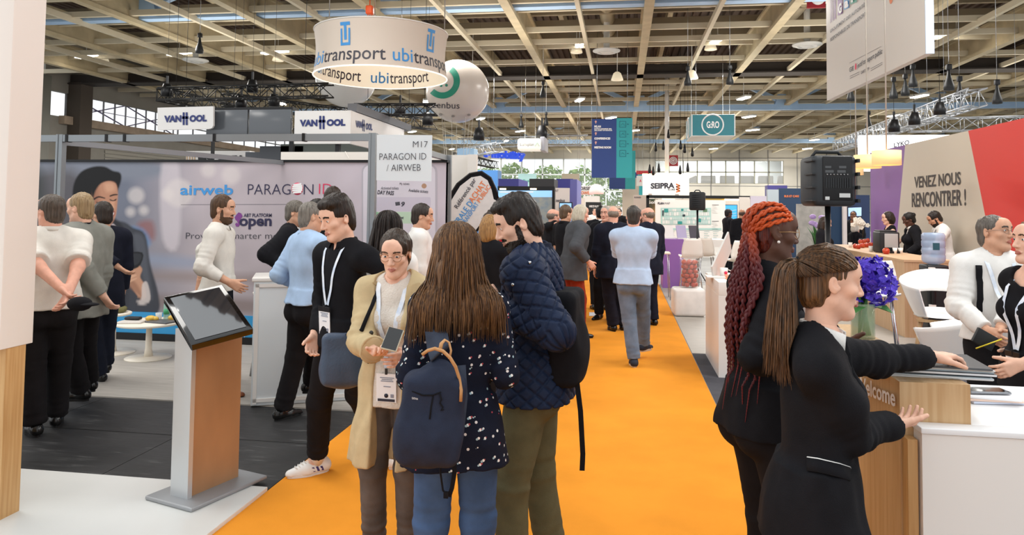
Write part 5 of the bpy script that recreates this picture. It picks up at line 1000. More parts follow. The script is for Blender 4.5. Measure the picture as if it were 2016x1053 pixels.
xl_, xr_ = atY(1361, 250, YG)[0], c1[0]; z0_, z1_ = atY(1400, 268, YG)[2], atY(1400, 225, YG)[2]; MB().bx(xl_, xr_, YG, YG+2.4, z0_, z1_, 0, .02).build('box', mat('sign_edge', 'd6dcdc', rough=.5), t); MB().bx(xl_+.05, xr_-.05, YG-.012, YG, z0_+.03, z1_-.02).bx(xl_-.012, xl_, YG+.06, YG+2.34, z0_+.03, z1_-.02).build('face', TEAL, t)
mb = MB(); PG = lambda x, y: atY(x, y, YG-.02); c = PG(1403, 245.5); R = .42; A = np.linspace(0, 2*math.pi, 33)[:-1]; mb.tube([c+(R*math.cos(a), 0, R*math.sin(a)) for a in A], .03, 6, 0, True, True); label_px(mb, 'G:RO', (1391, 251.5), (1416, 251.5), PG, 13, 0, .03); cL = atX(1355, 245, xl_-.02); mb.tube([np.array([xl_-.02, YG+1.2, c[2]])+(0, R*math.cos(a), R*math.sin(a)) for a in A], .03, 6, 0, True, True); mb.build('lettering', INKW, t)
[MB().tube([(x, YG+y, z1_), (x, YG+y, 10.56)], .006, 4).build('wire', STEEL, t) for x in (xl_+.2, xr_-.2) for y in (.2, 2.2)]
YL = 32; t = empty('hanging_sign', atY(1045, 296, YL), 'pale rounded hanging sign with grey and green lettering left of the direction banner', 'hanging sign'); a, b = atY(1018, 296, YL), atY(1065, 272, YL); MB().bx(a[0], b[0], YL, YL+.8, a[2], b[2], 0, .12).build('board', mat('lumi_white', 'efe9dc', rough=.4, emit=.35), t); e = atY(1072, 296, YL); MB().bx(b[0]-.05, e[0], YL+.1, YL+1.6, a[2], b[2]+.08, 0, .03).build('side_board', mat('lumi_grey', 'a4a4ac', rough=.5), t); mb = MB(); PLu = lambda x, y: atY(x, y, YL-.01); label_px(mb, 'Lumiplan', (1024, 287), (1051, 287), PLu, 6, 3, 0); mb.bar(PLu(1053, 288), PLu(1058, 281), .04, .01, 7).bar(PLu(1058, 281), PLu(1062, 288), .04, .01, 7); mb.build('lettering', INK, t); MB().tube([(a[0]+.3, YL+.4, b[2]), (a[0]+.3, YL+.4, 10.56)], .007, 4).tube([(b[0]-.3, YL+.4, b[2]), (b[0]-.3, YL+.4, 10.56)], .007, 4).build('wire', STEEL, t)
Y = 44; mb = MB(); PE = lambda x, y: atY(x, y, Y); EB = mat('letters_blue', '1f4fe0', rough=.4, emit=.25)
for s, a, b in (('e', (951, 308), (960, 308.6)), ('mobility', (967, 309), (1034, 313))): put_text(mb, s, PE(*a), PE(*b), (0, 0, 1), .42, .07, 0, 0, 0, None, .25)
mb.box(PE(963.5, 305), (.1, .25, .1)); mb.box(PE(990, 302), (2.7, .05, .05)); t = empty('raised_letters', PE(990, 311), 'blue raised hanging letters above the far glass wall', 'letters'); mb.build('letters', EB, t); [MB().tube([PE(x, y), (PE(x, y)[0], Y, 10.56)], .007, 4).build('wire', STEEL, t) for x, y in ((960, 304), (1025, 305))]
t = empty('hose_sign', atY(1325, 327, 60), 'square red fire hose sign with a white coil in front of the far wall', 'sign'); a, b = atY(1316, 327, 60), atY(1335, 305.5, 60); MB().bx(a[0], b[0], 60, 60.05, a[2], b[2]).build('board', mat('sign_red', 'a8242c', rough=.5), t); c = (a+b)/2; mb = MB(); [mb.tube([c+(r*math.cos(q), -.03-a[1]+a[1], r*math.sin(q)) for q in A], .035, 5, 0, True) for r in (.28, .17, .06)]; mb.build('coil_mark', INKW, t); MB().tube([(a[0]+.1, 60, b[2]), (a[0]+.1, 60, 10.56)], .006, 4).tube([(b[0]-.1, 60, b[2]), (b[0]-.1, 60, 10.56)], .006, 4).build('wire', STEEL, t)
t = empty('hose_sign', atY(1605, 14, 24), 'red sign cut by the top edge left of the white banner', 'sign'); a, b = atY(1589, 16, 24), atY(1625, -8, 24); MB().bx(a[0], b[0], 24, 24.05, a[2], b[2]).build('board', mat('sign_red', 'a8242c', rough=.5), t); mb = MB(); mb.lathe([(0, 0), (.22, 0), (.22, .01)], (a+b)/2+(.05, -.02, .12), 20, 0, M=Mf); mb.build('coil_mark', INKW, t); MB().tube([(a[0]+.1, 24, b[2]), (a[0]+.1, 24, 10.56)], .006, 4).build('wire', STEEL, t)
# ---- stands on the left of the aisle further back
def board(name, label, cat, x0, x1, y0, y1, Y, m, th=.06, to_floor=None, group=None, lbl=None, mats=None):
    to_floor = (name == 'stand_box') if to_floor is None else to_floor; a, b = atY(x0, y1, Y), atY(x1, y0, Y); t = empty(name, ((a[0]+b[0])/2, Y, 0 if to_floor else a[2]), label, cat, group); MB().bx(a[0], b[0], Y, Y+th, 0.006 if to_floor else a[2], b[2]).build('panel', m, t)
    if not to_floor and name == 'hanging_sign':
        for x in (a[0]+.1, b[0]-.1): MB().tube([(x, Y+th/2, b[2]), (x, Y+th/2, 10.56)], .006, 4).build('wire', STEEL, t)
    if lbl:
        mb = MB(); P = lambda x, y: atY(x, y, Y-.008); [label_px(mb, s, p, q, P, c, m_, bo) for (s, p, q, c, m_, bo) in lbl]; mb.build('lettering', INK, t)
    return t
LIL = mat('stand_lilac', '4a4a9c', rough=.5); SCR = mat('screen_blue', '86b4ea', rough=.2, emit=.55)
t = board('display_screen', 'large stand screen showing a map under a blue bar, behind the bearded man', 'screen', 978, 1092, 367, 520, 14, BLACKM, .1, True); mb = MB(); PZ = lambda x, y: atY(x, y, 13.98); mb.add([PZ(981, 440), PZ(1087, 440), PZ(1087, 388), PZ(981, 388)], [(0, 1, 2, 3)], 1).add([PZ(981, 388), PZ(1087, 388), PZ(1087, 375), PZ(981, 375)], [(0, 1, 2, 3)], 0); mb.add([PZ(984, 379), PZ(1050, 379), PZ(1050, 377), PZ(984, 377)]-np.array([0, .002, 0]), [(0, 1, 2, 3)], 2); mb.tube([PZ(1001, 391), PZ(996, 390), PZ(992, 396), PZ(999, 402)], .012, 5, 2); mb.build('picture', [SCR, mat('map_picture', '8f9088', rough=.3, col2='6f7f8c', vscale=9, emit=.12), INKW], t); [MB().box(PZ(x, 372), (.12, .04, .03)).build('lamp', mat('lamp_warm', 'ffe2b0', emit=3.), t) for x in (990, 1050)]
board('exhibit_stand', 'pale stand panel with small grey letters right of the large map screen', 'panel', 1092, 1121, 370, 560, 13.9, mat('zen_panel', 'd2c8c0', rough=.5), .1, True, None, [('zenbus', (1094, 397), (1112, 397), 6, 3, .02), ('K17', (1088+5, 377), (1099, 377), 4, 3, .02)])
t = board('display_screen', 'upright blue screen beside the pale panel', 'screen', 1100, 1127, 398, 470, 13.7, BLACKM, .06); mb = MB(); PZ2 = lambda x, y: atY(x, y, 13.68); [mb.add([PZ2(1102, b), PZ2(1125, b), PZ2(1125, a), PZ2(1102, a)], [(0, 1, 2, 3)]) for a, b in ((400, 426), (428, 467))]; mb.build('picture', SCR, t)
board('stand_box', 'violet blue fascia box left of the dark overhead box', 'fascia', 981, 1021, 352, 368, 20, LIL, 2.); board('stand_box', 'dark grey overhead box above the map screen', 'fascia', 1042, 1091, 352, 367, 17, mat('box_dark', '2e2e30', rough=.5), 1.); board('stand_box', 'violet blue fascia box right of the dark overhead box', 'fascia', 1095, 1128, 352, 372, 22, LIL, 2.); board('stand_box', 'tall violet stand tower beside the upright blue screen', 'stand tower', 1121, 1136, 353, 560, 19, mat('stand_violet', '6d70b8', rough=.5), 2., True)
board('hanging_sign', 'pale turquoise hanging sign in front of the far glass wall', 'hanging sign', 1020, 1056, 342, 368, 40, mat('sign_mint', 'b4dcdc', rough=.5), .1, False, None, [('Bus', (1030, 358), (1042, 358), 5, 7, .02)]); board('hanging_sign', 'small beige hanging sign near the far glass wall right of the dark box', 'hanging sign', 1106, 1140, 342, 356, 45, mat('sign_beige', 'c9bfa8'), .1)
board('hanging_sign', 'white hanging sign with dark and orange capitals near the far trees', 'hanging sign', 1136, 1168, 366, 384, 34, SW, .1, False, None, [('FORSEE', (1138, 374), (1166, 374), 6.5, 3, .02), ('POWER', (1140, 382.5), (1166, 382.5), 6, 6, .03)])
t = empty('pendant_lamp', atY(1174, 382, 33), 'pink white bell shaped pendant lamp beside the white hanging sign', 'pendant lamp'); c = wloc(t); MB().lathe([(.34, 0), (.33, .18), (.22, .4), (.05, .46), (0, .46)], c, 16).build('shade', mat('shade_pink', 'eed0cc', rough=.4, emit=.3), t); MB().tube([c+(0, 0, .45), (c[0], c[1], 10.56)], .006, 4).build('cord', BLACKM, t)
board('stand_box', 'black stand box with white lettering at the far end of the aisle', 'stand', 1153, 1183, 398, 425, 36, BLACKP, 1.5, None, None, [('IVECO BUS', (1160, 408), (1178, 408), 4, 5, .02)]); board('stand_box', 'white low stand under the pink bell lamp', 'stand', 1148, 1180, 386, 397, 40, WHITE, 1.); board('exhibit_stand', 'pale grey door panel in the far wall right of the glass', 'panel', 1225, 1258, 350, 430, 60, CLAD, .1, True)
for i, (a, b, c, d, Y, m) in enumerate(((905, 980, 335, 352, 26, mat('awning_blue', '4f86c4', rough=.5)), (900, 933, 292, 305, 30, mat('sign_sky', '8fb0cc', rough=.4)), (1185, 1222, 405, 440, 44, mat('stand_cream', 'd9d4c8')), (1125, 1150, 390, 400, 30, mat('stand_ivory', 'dcd6cc')))): board('stand_box', ['bright blue awning beam behind the feather flag', 'sky blue sign with white lettering above the flag', 'cream low stand far down the aisle', 'ivory sign left of the black stand box'][i], 'stand', a, b, c, d, Y, m, .8)
thing('stand_partition', MB().bx(-2.05, -1.93, 9.4, 9.5, 0, atY(895, 305, 9.5)[2]).bx(-3.4, -1.95, 9.5, 9.56, 0, atY(895, 305, 9.5)[2]), OFFW, 'cream partition edge right of the printed phone panel', 'partition')
# feather flag
d = 9.2; PF = lambda x, y: at(x, y, d); t = empty('feather_flag', (PF(905, 480)[0], PF(905, 480)[1], 0), 'white feather flag with black edge and slanted blue and orange lettering', 'flag')
out = [(858, 500), (864, 470), (870, 430), (882, 392), (900, 362), (925, 342), (948, 338), (966, 350), (976, 372), (981, 392), (978, 400), (955, 435), (930, 470), (905, 503)]
inn = [(866, 500), (872, 460), (878, 425), (890, 392), (906, 366), (928, 349), (946, 346), (960, 355), (968, 374), (972, 392), (977, 395), (952, 432), (927, 466), (903, 500)]
def flagpoly(P, off): return np.array([PF(x, y) for x, y in P])-FW*off
MB().prism(flagpoly(out, 0), FW*.012).build('edge', cloth('flag_black', '17171a'), t); MB().prism(flagpoly(inn, .006), FW*.004).build('sail', cloth('flag_white', 'd9d6d4', var=.03), t)
mb = MB(); 
for s, a, b, cap, m in (('Référencé par', (901, 411), (938, 354), 9, 3), ('CENTRALE D’', (885, 468), (934, 398), 12, 1), ('ACHAT', (931, 400), (958, 362), 12, 6), ('DU TRANSPORT', (906, 456), (943, 402), 9, 1), ('PUBLIC', (945, 399), (967, 368), 9, 6)):
    p0, p1 = PF(*a)-FW*.012, PF(*b)-FW*.012; x = nrm(p1-p0); up = nrm(np.cross(-FW, x)); put_text(mb, s, p0, p1, up, cap/1420*d, .01, m, 0)
mb.build('lettering', INK, t); MB().tube([PF(x, y)+FW*.01 for x, y in [(905, 640), (884, 560), (862, 500), (864, 470), (870, 430), (882, 392), (900, 362), (925, 342), (948, 338), (966, 350), (976, 372), (981, 394)]], [.02]*6+[.014]*6, 8).build('pole', BLACKM, t); b = gnd(905, 690); MB().tube([PF(905, 640), (PF(905, 640)[0], PF(905, 640)[1], .03)], .018, 8).lathe([(0, .0), (.22, 0), (.22, .03), (0, .04)], (PF(905, 640)[0], PF(905, 640)[1], .006), 20).build('base', BLACKM, t)
# ------------------------------------------------ right side
# hanging white banner
p0, p1 = gnd(1628, 198, 4.3), gnd(1822, 106, 4.3); t = empty('hanging_banner', (p0+p1)/2, 'large white hanging banner with grey and coloured lettering at upper right', 'hanging banner'); u = nrm(p1-p0); n = np.cross(u, [0, 0, 1.]); n = -n if n@p0 > 0 else n
MB().prism([p0, p1, p1+(0, 0, 4), p0+(0, 0, 4)], -n*.12).build('board', mat('banner_white', 'cfc8c0', rough=.5), t); MB().prism([p1+u*.004, p1+u*.02, p1+u*.02+(0, 0, 4), p1+u*.004+(0, 0, 4)], -n*.13).build('edge', mat('edge_blue', 'b4c4dc', rough=.4), t)
def vplane(p, n, off=.006):
    def f(x, y): d = ray(x, y); return EYEP+d*(((p+n*off-EYEP)@n)/(d@n))
    return f
PH = vplane(p0, n); mb = MB()
for s, a, b, c, m in (('GROUPEMENT DES AUTORITÉS', (1634.5, 65), (1705, 10.5), 6.5, 3), ('RESPONSABLES DE TRANSPORT', (1635, 82), (1705, 30), 7, 3), ('GIE', (1672.5, 142), (1681, 138), 9, 3), ('jectif transport public', (1688, 134), (1737, 105), 10, 3), ('GART UTP', (1695, 146), (1711.5, 138), 6, 3)): label_px(mb, s, a, b, PH, c, m, 0.01)
lo = lambda pts, m: mb.add([PH(x, y) for x, y in pts], [tuple(range(len(pts)))], m)
for i, (x, w) in enumerate(((1635, .7), (1637.5, 1), (1640.5, 1.4), (1644, 2.8))): yb = 46-(x-1635)*.9; lo([(x-w/2, yb), (x+w/2, yb-.5), (x+w/2, -12), (x-w/2, -12)], 4)
for (x0, x1, yb, m) in ((1649, 1659, 31, 4), (1661, 1672, 20, 1), (1674, 1687, 9, 7)): lo([(x0, yb), (x1, yb-5), (x1, -12), (x0, -12)], m)
mb2 = MB(); PH2 = vplane(p0, n, .012); [label_px(mb2, s, a, b, PH2, 18, 5, .05) for s, a, b in (('G', (1650.5, 27), (1657.5, 23)), ('a', (1662.5, 16), (1670.5, 12)), ('r', (1676, 4), (1684, 1)))]; mb2.build('lettering_white', INK, t)
c = PH(1684.5, 131); mb.add([c+u*.05*math.cos(a)+np.array([0, 0, .07*math.sin(a)]) for a in np.linspace(0, 6, 14)], [tuple(range(14))], 2); c = PH(1754, -3); mb.add([c+u*.08*math.cos(a)+np.array([0, 0, .1*math.sin(a)]) for a in np.linspace(0, 6, 14)], [tuple(range(14))], 6); lo([(1672, 124), (1735, 91), (1735, 91.6), (1672, 124.6)], 3)
for k in range(2): lo([(1673, 150+4*k), (1692, 141+4*k), (1692, 141.8+4*k), (1673, 150.8+4*k)], 3); lo([(1714, 135+4*k), (1737, 122+4*k), (1737, 122.8+4*k), (1714, 135.8+4*k)], 3)
mb.build('lettering', INK, t); MB().tube([p0+u*.3+(0, 0, 4), (*(p0+u*.3)[:2], 10.56)], .01, 4).build('wire', STEEL, t)
# coloured wall
XV = 5.45; t = empty('stand_wall', (XV, 12, 0), 'tall stand wall in purple, cream and red with dark capitals along its cream part', 'stand wall'); PX = lambda x, y: atX(x, y, XV); zt_ = 3.03
yA, yB_, yE = PX(1713, 300)[1], PX(1782, 289)[1], 6.0; b1 = PX(1768, 440); b2 = PX(1906, 250); b3 = PX(1941, 425)
def wallpoly(P, m, nm): MB().prism([(XV, y, z) for y, z in P], (.12, 0, 0)).build(nm, m, t)
ytop1, ybot1 = yB_, yB_+(b1[1]-yB_)*(zt_/(zt_-b1[2])); ytop2 = b2[1]; ybot2 = b2[1]+(b3[1]-b2[1])*(zt_/(b2[2]-b3[2]))
wallpoly([(yA, .01), (yA, zt_), (ytop1, zt_), (ybot1, .01)], mat('wall_purple', '8a5fa2', rough=.5), 'purple_part'); wallpoly([(ybot1, .01), (ytop1, zt_), (ytop2, zt_), (ybot2, .01)], mat('wall_cream', 'd0c5b4', rough=.5), 'cream_part'); wallpoly([(ybot2, .01), (ytop2, zt_), (yE, zt_), (yE, .01)], mat('wall_red', 'd8382f', rough=.5), 'red_part'); MB().bx(XV-.015, XV, yE, yA, .006, .09).build('skirting', WHITE, t)
mb = MB(); PXt = lambda x, y: atX(x, y, XV-.004); label_px(mb, 'VENEZ NOUS', (1800.5, 369.5), (1892, 362.5), PXt, 22, 3, .02); label_px(mb, 'RENCONTRER !', (1795.5, 407), (1902, 403.5), PXt, 27.5, 3, .02); mb.build('lettering', [INKN, INKB, INKR, mat('ink_brown', '3a302c')], t)
# white lit stand behind it
a, b = atY(1694, 305, 19), atY(1716, 266, 19); t = empty('lit_fascia', ((a[0]+b[0])/2, 19, a[2]), 'glowing white fascia of a stand behind the purple wall', 'fascia'); MB().bx(a[0], a[0]+6, 19, 19.2, a[2]-.4, b[2]).build('panel', mat('fascia_glow', 'ffffff', emit=1.), t); mb = MB(); label_px(mb, 'LYKO', (1760, 290), (1790, 284), lambda x, y: atY(x, y, 18.98), 9, 3, .02); mb.build('lettering', INK, t)
# pendant shades
for i, (x0, x1, y0, y1, d, cx_) in enumerate(((1672, 1699, 319, 346, 15.4, 1676), (1683, 1733, 303, 333, 12.6, 1704), (1719, 1772, 294, 327, 11.4, 1745))):
    c = at((x0+x1)/2, y1-2, d); r = (x1-x0)/2/1420*d; h = (y1-y0)*.86/1420*d; t = empty('pendant_lamp', c, ['farthest and smallest warm drum pendant lamp, left of three', 'middle warm drum pendant lamp of the three near the purple wall', 'nearest warm drum pendant lamp in front of the purple wall'][i], 'pendant lamp', 'warm drum pendants'); MB().lathe([(r*.97, 0), (r*.97, h), (r, h), (r, 0), (r*.97, 0)], c, 28).build('shade', mat('shade_warm', 'f5cf92', rough=.6, emit=.42), t); MB().ball(c+(0, 0, h*.5), .05, 0, 8, 6).build('bulb', mat('bulb', 'ffe2b0', emit=6.), t); MB().tube([c+(0, 0, h*.5), (c[0], c[1], 10.56)], .012, 5).build('cord', mat('cord_grey', 'bdb8ae'), t); MB().bar(c+(-r, 0, h*.95), c+(r, 0, h*.95), .012).build('spider', STEEL, t)
# wooden bar with coffee corner
OAKB = wood('oak_bar', 'd2b08c', 'c7a27a', 'z'); OAKX = wood('oak_bar_x', 'd2b08c', 'c7a27a', 'x')
bx0, bx1, by0, by1, bz = 3.83, 4.47, 10.67, 15.2, 1.065; t = empty('bar_counter', (4.15, 12.9, 0), 'pale oak bar counter with coffee machine and water cooler beside it', 'bar counter'); MB().bx(bx0, bx1, by0, by1, .006, bz-.03).build('body', OAKB, t); MB().bx(bx0-.01, bx1+.03, by0-.01, by1, bz-.03, bz).build('worktop', OAKX, t)
def onbar(px, py): return gnd(px, py, bz)
c = onbar(1738, 498)+(.1, .15, 0); t = empty('coffee_machine', c, 'black coffee machine with a grey front on the oak bar', 'coffee machine'); MB().box(c+(0, 0, .17), (.3, .34, .33), None, 0, .02).build('housing', BLACKP, t); MB().box(c+(.02, -.175, .2), (.2, .01, .22), None, 0, .004).build('front_panel', mat('machine_grey', 'a9aaa8', rough=.35), t); MB().box(c+(0, -.2, .02), (.24, .1, .03)).build('drip_tray', BLACKM, t); MB().box(c+(0, .02, .345), (.26, .26, .03), None, 0, .01).build('bean_lid', BLACKP, t)
APPLE = mat('apple_red', 'b03026', rough=.3, col2='c4552c', vscale=9); STEM = mat('apple_stem', '4a3a22', rough=.8)
def apple_proto():
    t = empty('apple', (0, 0, 0)); MB().lathe([(.004, .006), (.018, 0), (.032, .012), (.038, .034), (.036, .054), (.024, .066), (.01, .064), (.003, .058)], (0, 0, 0), 14).build('flesh', APPLE, t); MB().tube([(0, 0, .056), (.003, 0, .075)], .002, 5).build('stem', STEM, t); return t
AP = apple_proto(); first = [True]
def apple(p, s, label, group):
    if first[0]: o = AP; first[0] = False
    else: o = hook_copy(AP)
    o.location = Vector([float(q) for q in p]); o.scale = (s, s, s); o.rotation_euler = (random.uniform(-.4, .4), random.uniform(-.4, .4), random.uniform(0, 6)); tag(o, label, 'apple', group)
for i, (x, y, dz) in enumerate(((1683, 489, 0), (1691, 490, 0), (1699, 488, 0), (1707, 487, 0), (1714, 486, 0), (1694, 487, .06), (1703, 486, .06), (1710, 484, .06))): p = onbar(x, y); apple(p+(0, 0, dz), 1.25, 'red apple in the row of apples on the oak bar left of the coffee machine', 'apples on the oak bar')
apple(onbar(1746, 501)+(.04, .14, 0), 1.4, 'single red apple lying in front of the coffee machine', None)
for i, (x, y) in enumerate(((1674, 487), (1715, 495), (1762, 499), (1773, 499), (1768, 492))): p = onbar(x, y); t = empty('paper_cup', p, ['white paper cup at the left end of the oak bar', 'white paper cup between the apples and the coffee machine', 'white paper cup right of the coffee machine', 'white paper cup nearest the water bottle on the bar', 'white paper cup behind the two cups right of the coffee machine'][i], 'cup', 'paper cups on the bar'); MB().lathe([(.026, 0), (.037, .09), (.034, .09), (.024, .006), (0, .006)], p, 14).build('cup_wall', mat('paper_white', 'f0ebe4', rough=.6), t)
c = onbar(1705, 484)+(.05, .35, 0); t = empty('orchid', c, 'white orchid in a pot behind the coffee machine', 'plant'); MB().lathe([(.05, 0), (.07, .13), (.06, .13), (.045, .01)], c, 16).build('pot', BLACKP, t); MB().tube([c+(0, 0, .1), c+(.01, 0, .3), c+(-.02, 0, .48)], .006, 6).build('stem', STEM, t); mb = MB(); r = np.random.default_rng(5)
for k in range(16):
    q = c+np.array([-.03, 0, .46])+r.normal(size=3)*np.array([.075, .06, .06]); 
    for j in range(5): a = j*1.257; mb.ball(q+(.026*math.cos(a), -.01, .026*math.sin(a)), (.024, .008, .02), 0, 8, 5)
mb.build('flowers', mat('petal_white', 'f2ebe0', rough=.6), t)
# water cooler
c = np.array([3.98, 10.1, 0.006]); t = empty('water_cooler', c, 'black water cooler with a clear blue bottle at the end of the oak bar', 'water cooler'); MB().box(c+(0, 0, .52), (.26, .28, 1.04), None, 0, .02).build('cabinet', BLACKP, t); MB().box(c+(-.07, -.16, .56), (.05, .04, .6), None, 0, .01).build('tap_column', BLACKM, t); MB().bx(c[0]-.12, c[0]-.05, c[1]-.18, c[1]-.14, .95, 1.02).bx(c[0]-.12, c[0]-.05, c[1]-.19, c[1]-.14, .5, .55).build('label', mat('paper_white', 'f0ebe4'), t)
bt = mat('bottle_water_blue', 'a9bfdc', rough=.05, alpha=.62, spec=.8); MB().lathe([(.05, 1.04), (.12, 1.07), (.138, 1.1), (.138, 1.16), (.13, 1.175), (.138, 1.19), (.138, 1.25), (.13, 1.265), (.138, 1.28), (.138, 1.34), (.13, 1.355), (.138, 1.37), (.138, 1.42), (.12, 1.45), (0, 1.455)], c, 28).build('bottle', bt, t); MB().box(c+(-.02, -.139, 1.28), (.08, .004, .09)).build('bottle_print', mat('print_deep', '2c5a66'), t)
# moulded armchairs
def bucket_chair(p, rz, label, s=1.):
    t = empty('tub_chair', p, label, 'chair', 'white tub chairs'); M = rotz(rz); T = lambda q: np.asarray(p)+M@(np.asarray(q)*s); nu, nv = 40, 12; V = []; SH = mat('gloss_white', 'efeeec', rough=.12, spec=.6)
    for j in range(nv):
        v = j/(nv-1)
        for i in range(nu+1):
            a = math.radians(-90-150+300*i/nu); bk = (1-math.cos(math.radians(300*i/nu-150)))/2; h = .27+.16*(1-bk)**1.2; r = .2+.1*v**.8; V.append(T((r*1.04*math.cos(a)*(1+.12*v), r*math.sin(a)*(1+.1*v), .42+h*v**1.1)))
    Fc = []
    for j in range(nv-1):
        for i in range(nu):
            u = i/nu; 
            if abs(u-.5) < .13 and 2 <= j <= 5: continue
            Fc.append((j*(nu+1)+i, j*(nu+1)+i+1, (j+1)*(nu+1)+i+1, (j+1)*(nu+1)+i))
    o = MB().add(V, Fc, 0, True).build('shell', SH, t); sd = o.modifiers.new('s', 'SOLIDIFY'); sd.thickness = .02
    ring = [T((.23*math.cos(a), .215*math.sin(a)+.01, .435)) for a in np.linspace(0, 6.283, 25)[:-1]]; MB().add(ring+[T((0, 0, .42))], [(i, (i+1) % 24, 24) for i in range(24)], 0, True).build('seat', SH, t)
    for (sx, sy) in ((1, 1), (-1, 1), (1, -1), (-1, -1)): MB().tube([T((sx*.16, sy*.15, .42)), T((sx*.22, sy*.21, .006/s))], [.02*s, .014*s], 8).build('leg', OAKL, t)
    MB().bar(T((-.2, -.18, .4)), T((.2, -.18, .4)), .05, .03).bar(T((-.2, .18, .4)), T((.2, .18, .4)), .05, .03).build('seat_frame', OAKL, t); return t
bucket_chair((3.62, 9.0, .006), 2.75, 'white moulded tub chair with oak legs in front of the water cooler', 1.22); bucket_chair((*at(1900, 600, 5.75)[:2], .006), .9, 'white moulded tub chair nearer, beside the man with folded hands', 1.12)
t = empty('white_bench', (4.95, 9.6, .006), 'white low stool by the foot of the cream wall', 'stool'); MB().lathe([(.17, .0), (.2, .05), (.21, .36), (.18, .42), (0, .43)], (4.95, 9.6, .006), 24).build('body', WHITE, t)
# oak side: white high chair back and small table behind the flowers
shell_stool((2.75, 8.4, .005), 2.9, 'white shell bar stool behind the blue flowers', .8, 'stool', None, 'eeeae4')
# welcome counter
zc = .985; WW = mat('counter_top_white', 'eef0f2', rough=.3); wx0, wx1, wy0, wy1, wz = 1.27, 1.505, 2.42, 3.62, 1.135
P1 = gnd(1772, 838, zc); wy0 = P1[1]; wx0 = P1[0]; wx1 = gnd(1900, 838, zc)[0]
t = empty('welcome_counter', ((wx0+2.6)/2, 2.9, .005), 'white reception counter with an oak front upright lettered elcome, in the right foreground', 'reception counter')
MB().bx(wx0, wx1, wy0, wy0+1.3, .005, wz).build('oak_upright', OAKL, t); cy0 = gnd(1815, 852, zc)[1]; cx0 = gnd(1815, 852, zc)[0]; MB().bx(cx0, 3.2, cy0, wy0-.002, .005, zc-.002).bx(wx1+.002, 3.2, wy0-.002, wy0+.62, .005, zc-.002).build('white_body', WHITE, t); MB().bx(cx0-.004, 3.2, cy0-.006, wy0-.002, zc-.002, zc+.018, 0, .003).bx(wx1+.002, 3.2, wy0-.002, wy0+.62, zc-.002, zc+.018, 0, .003).build('worktop', WW, t); MB().bx(wx0+.005, cx0-.006, cy0+.02, wy0-.002, .005, zc-.03).build('oak_front', OAKV, t)
mb = MB(); PL = lambda x, y: atX(x, y, wx0-.004); label_px(mb, 'Welcome', (1688, 768), (1765, 800), PL, 30, 0, .02); mb.build('lettering', INKW, t)
MAG = [mat('mag_%d' % i, c, rough=.4) for i, c in enumerate(('e6e6e4', 'c9ced2', '3a3c40', 'dfe0e2', 'a8b4ba', 'e8e6e0', '55585c'))]; mc = np.array([wx1-.07, wy0+.2, wz]); zz = wz; rr_ = np.random.default_rng(4)
for i in range(7):
    th = [.006, .005, .004, .007, .005, .004, .006][i]; Mr = rotz(-.08+rr_.uniform(-.05, .05)); p = mc+np.array([rr_.uniform(-.012, .012), rr_.uniform(-.012, .012), 0]); p[2] = zz+th/2; t = empty('magazine', (p[0], p[1], zz), ['bottom white magazine of the stack on the oak upright', 'second magazine from the bottom of the stack, pale grey', 'thin dark magazine in the lower half of the stack', 'thick white magazine in the middle of the stack', 'blue grey magazine third from the top of the stack', 'cream magazine second from the top of the stack', 'topmost magazine of the stack, dark cover under the arm'][i], 'magazine', 'magazine stack'); MB().box(p, (.36, .265, th), Mr, 0, .001).build('pages', MAG[i], t); MB().box(p+(0, 0, th/2+.0004), (.36, .265, .0008), Mr).build('cover', MAG[(i+3) % 7], t); zz += th+.0012
p = gnd(1945, 785, zc+.02); zz = zc+.019
for i in range(3): t = thing('notepad', MB().box(p+(-.01*i, -.006*i, .004+.009*i), (.2, .16, .008), rotz(.12-.12*i), 0, .001), [mat('pad_blue', 'd4dcee'), mat('pad_orange', 'f2d6c6'), mat('pad_white', 'f2f2f4')][i], ['bluish note pad under the phone, lowest of three', 'orange edged note pad under the phone, middle of three', 'white note pad directly under the phone'][i], 'note pad', 'note pads')
ph = p+np.array([-.015, -.015, .034]); t = empty('phone', ph, 'black smartphone lying on the white note pads under the reaching hand', 'phone'); MB().box(ph, (.15, .075, .009), rotz(.1), 0, .003).build('body', mat('phone_edge', '8a8d92', rough=.25, metal=.6), t); MB().box(ph+(0, 0, .0048), (.143, .069, .001), rotz(.1)).build('glass', mat('gloss_black', '08090a', rough=.05), t)
# flowers in a glass vase
c = np.array([0., 0, 0]); q = at(1699, 655, 3.35); c = np.array([q[0], q[1], wz]); t = empty('flower_vase', c, 'glass vase of deep blue hydrangeas on the oak upright', 'flowers'); MB().lathe([(.0, .004), (.052, .0), (.052, .16), (.048, .16), (.048, .012), (0, .012)], c, 28).build('vase', mat('vase_glass', 'a9c4a4', rough=.04, alpha=.35), t); mb = MB(); r = np.random.default_rng(9)
for k in range(9): a = r.uniform(0, 6.28); mb.tube([c+(.03*math.cos(a), .03*math.sin(a), .014), c+(.02*math.cos(a+2), .02*math.sin(a+2), .2)], .006, 6)
mb.build('stems', mat('stem_green', '3f6a34', rough=.6), t); mb = MB()
for k in range(5):
    a = k*1.3+.3; b = c+np.array([.05*math.cos(a), .05*math.sin(a), .15]); e = np.array([math.cos(a), math.sin(a), .1])*.09; s = np.array([-math.sin(a), math.cos(a), 0])*.035; mb.add([b, b+e*.5+s, b+e+(0, 0, -.03), b+e*.5-s], [(0, 1, 2, 3)], 0, True)
mb.build('leaves', mat('leaf_green', '47803c', rough=.5), t); mb = MB(); V = []; Fc = []; heads = [(-.035, -.02, .26, .085), (.06, .0, .24, .085), (.0, .05, .28, .08), (.03, -.05, .3, .075), (-.05, .03, .3, .07)]
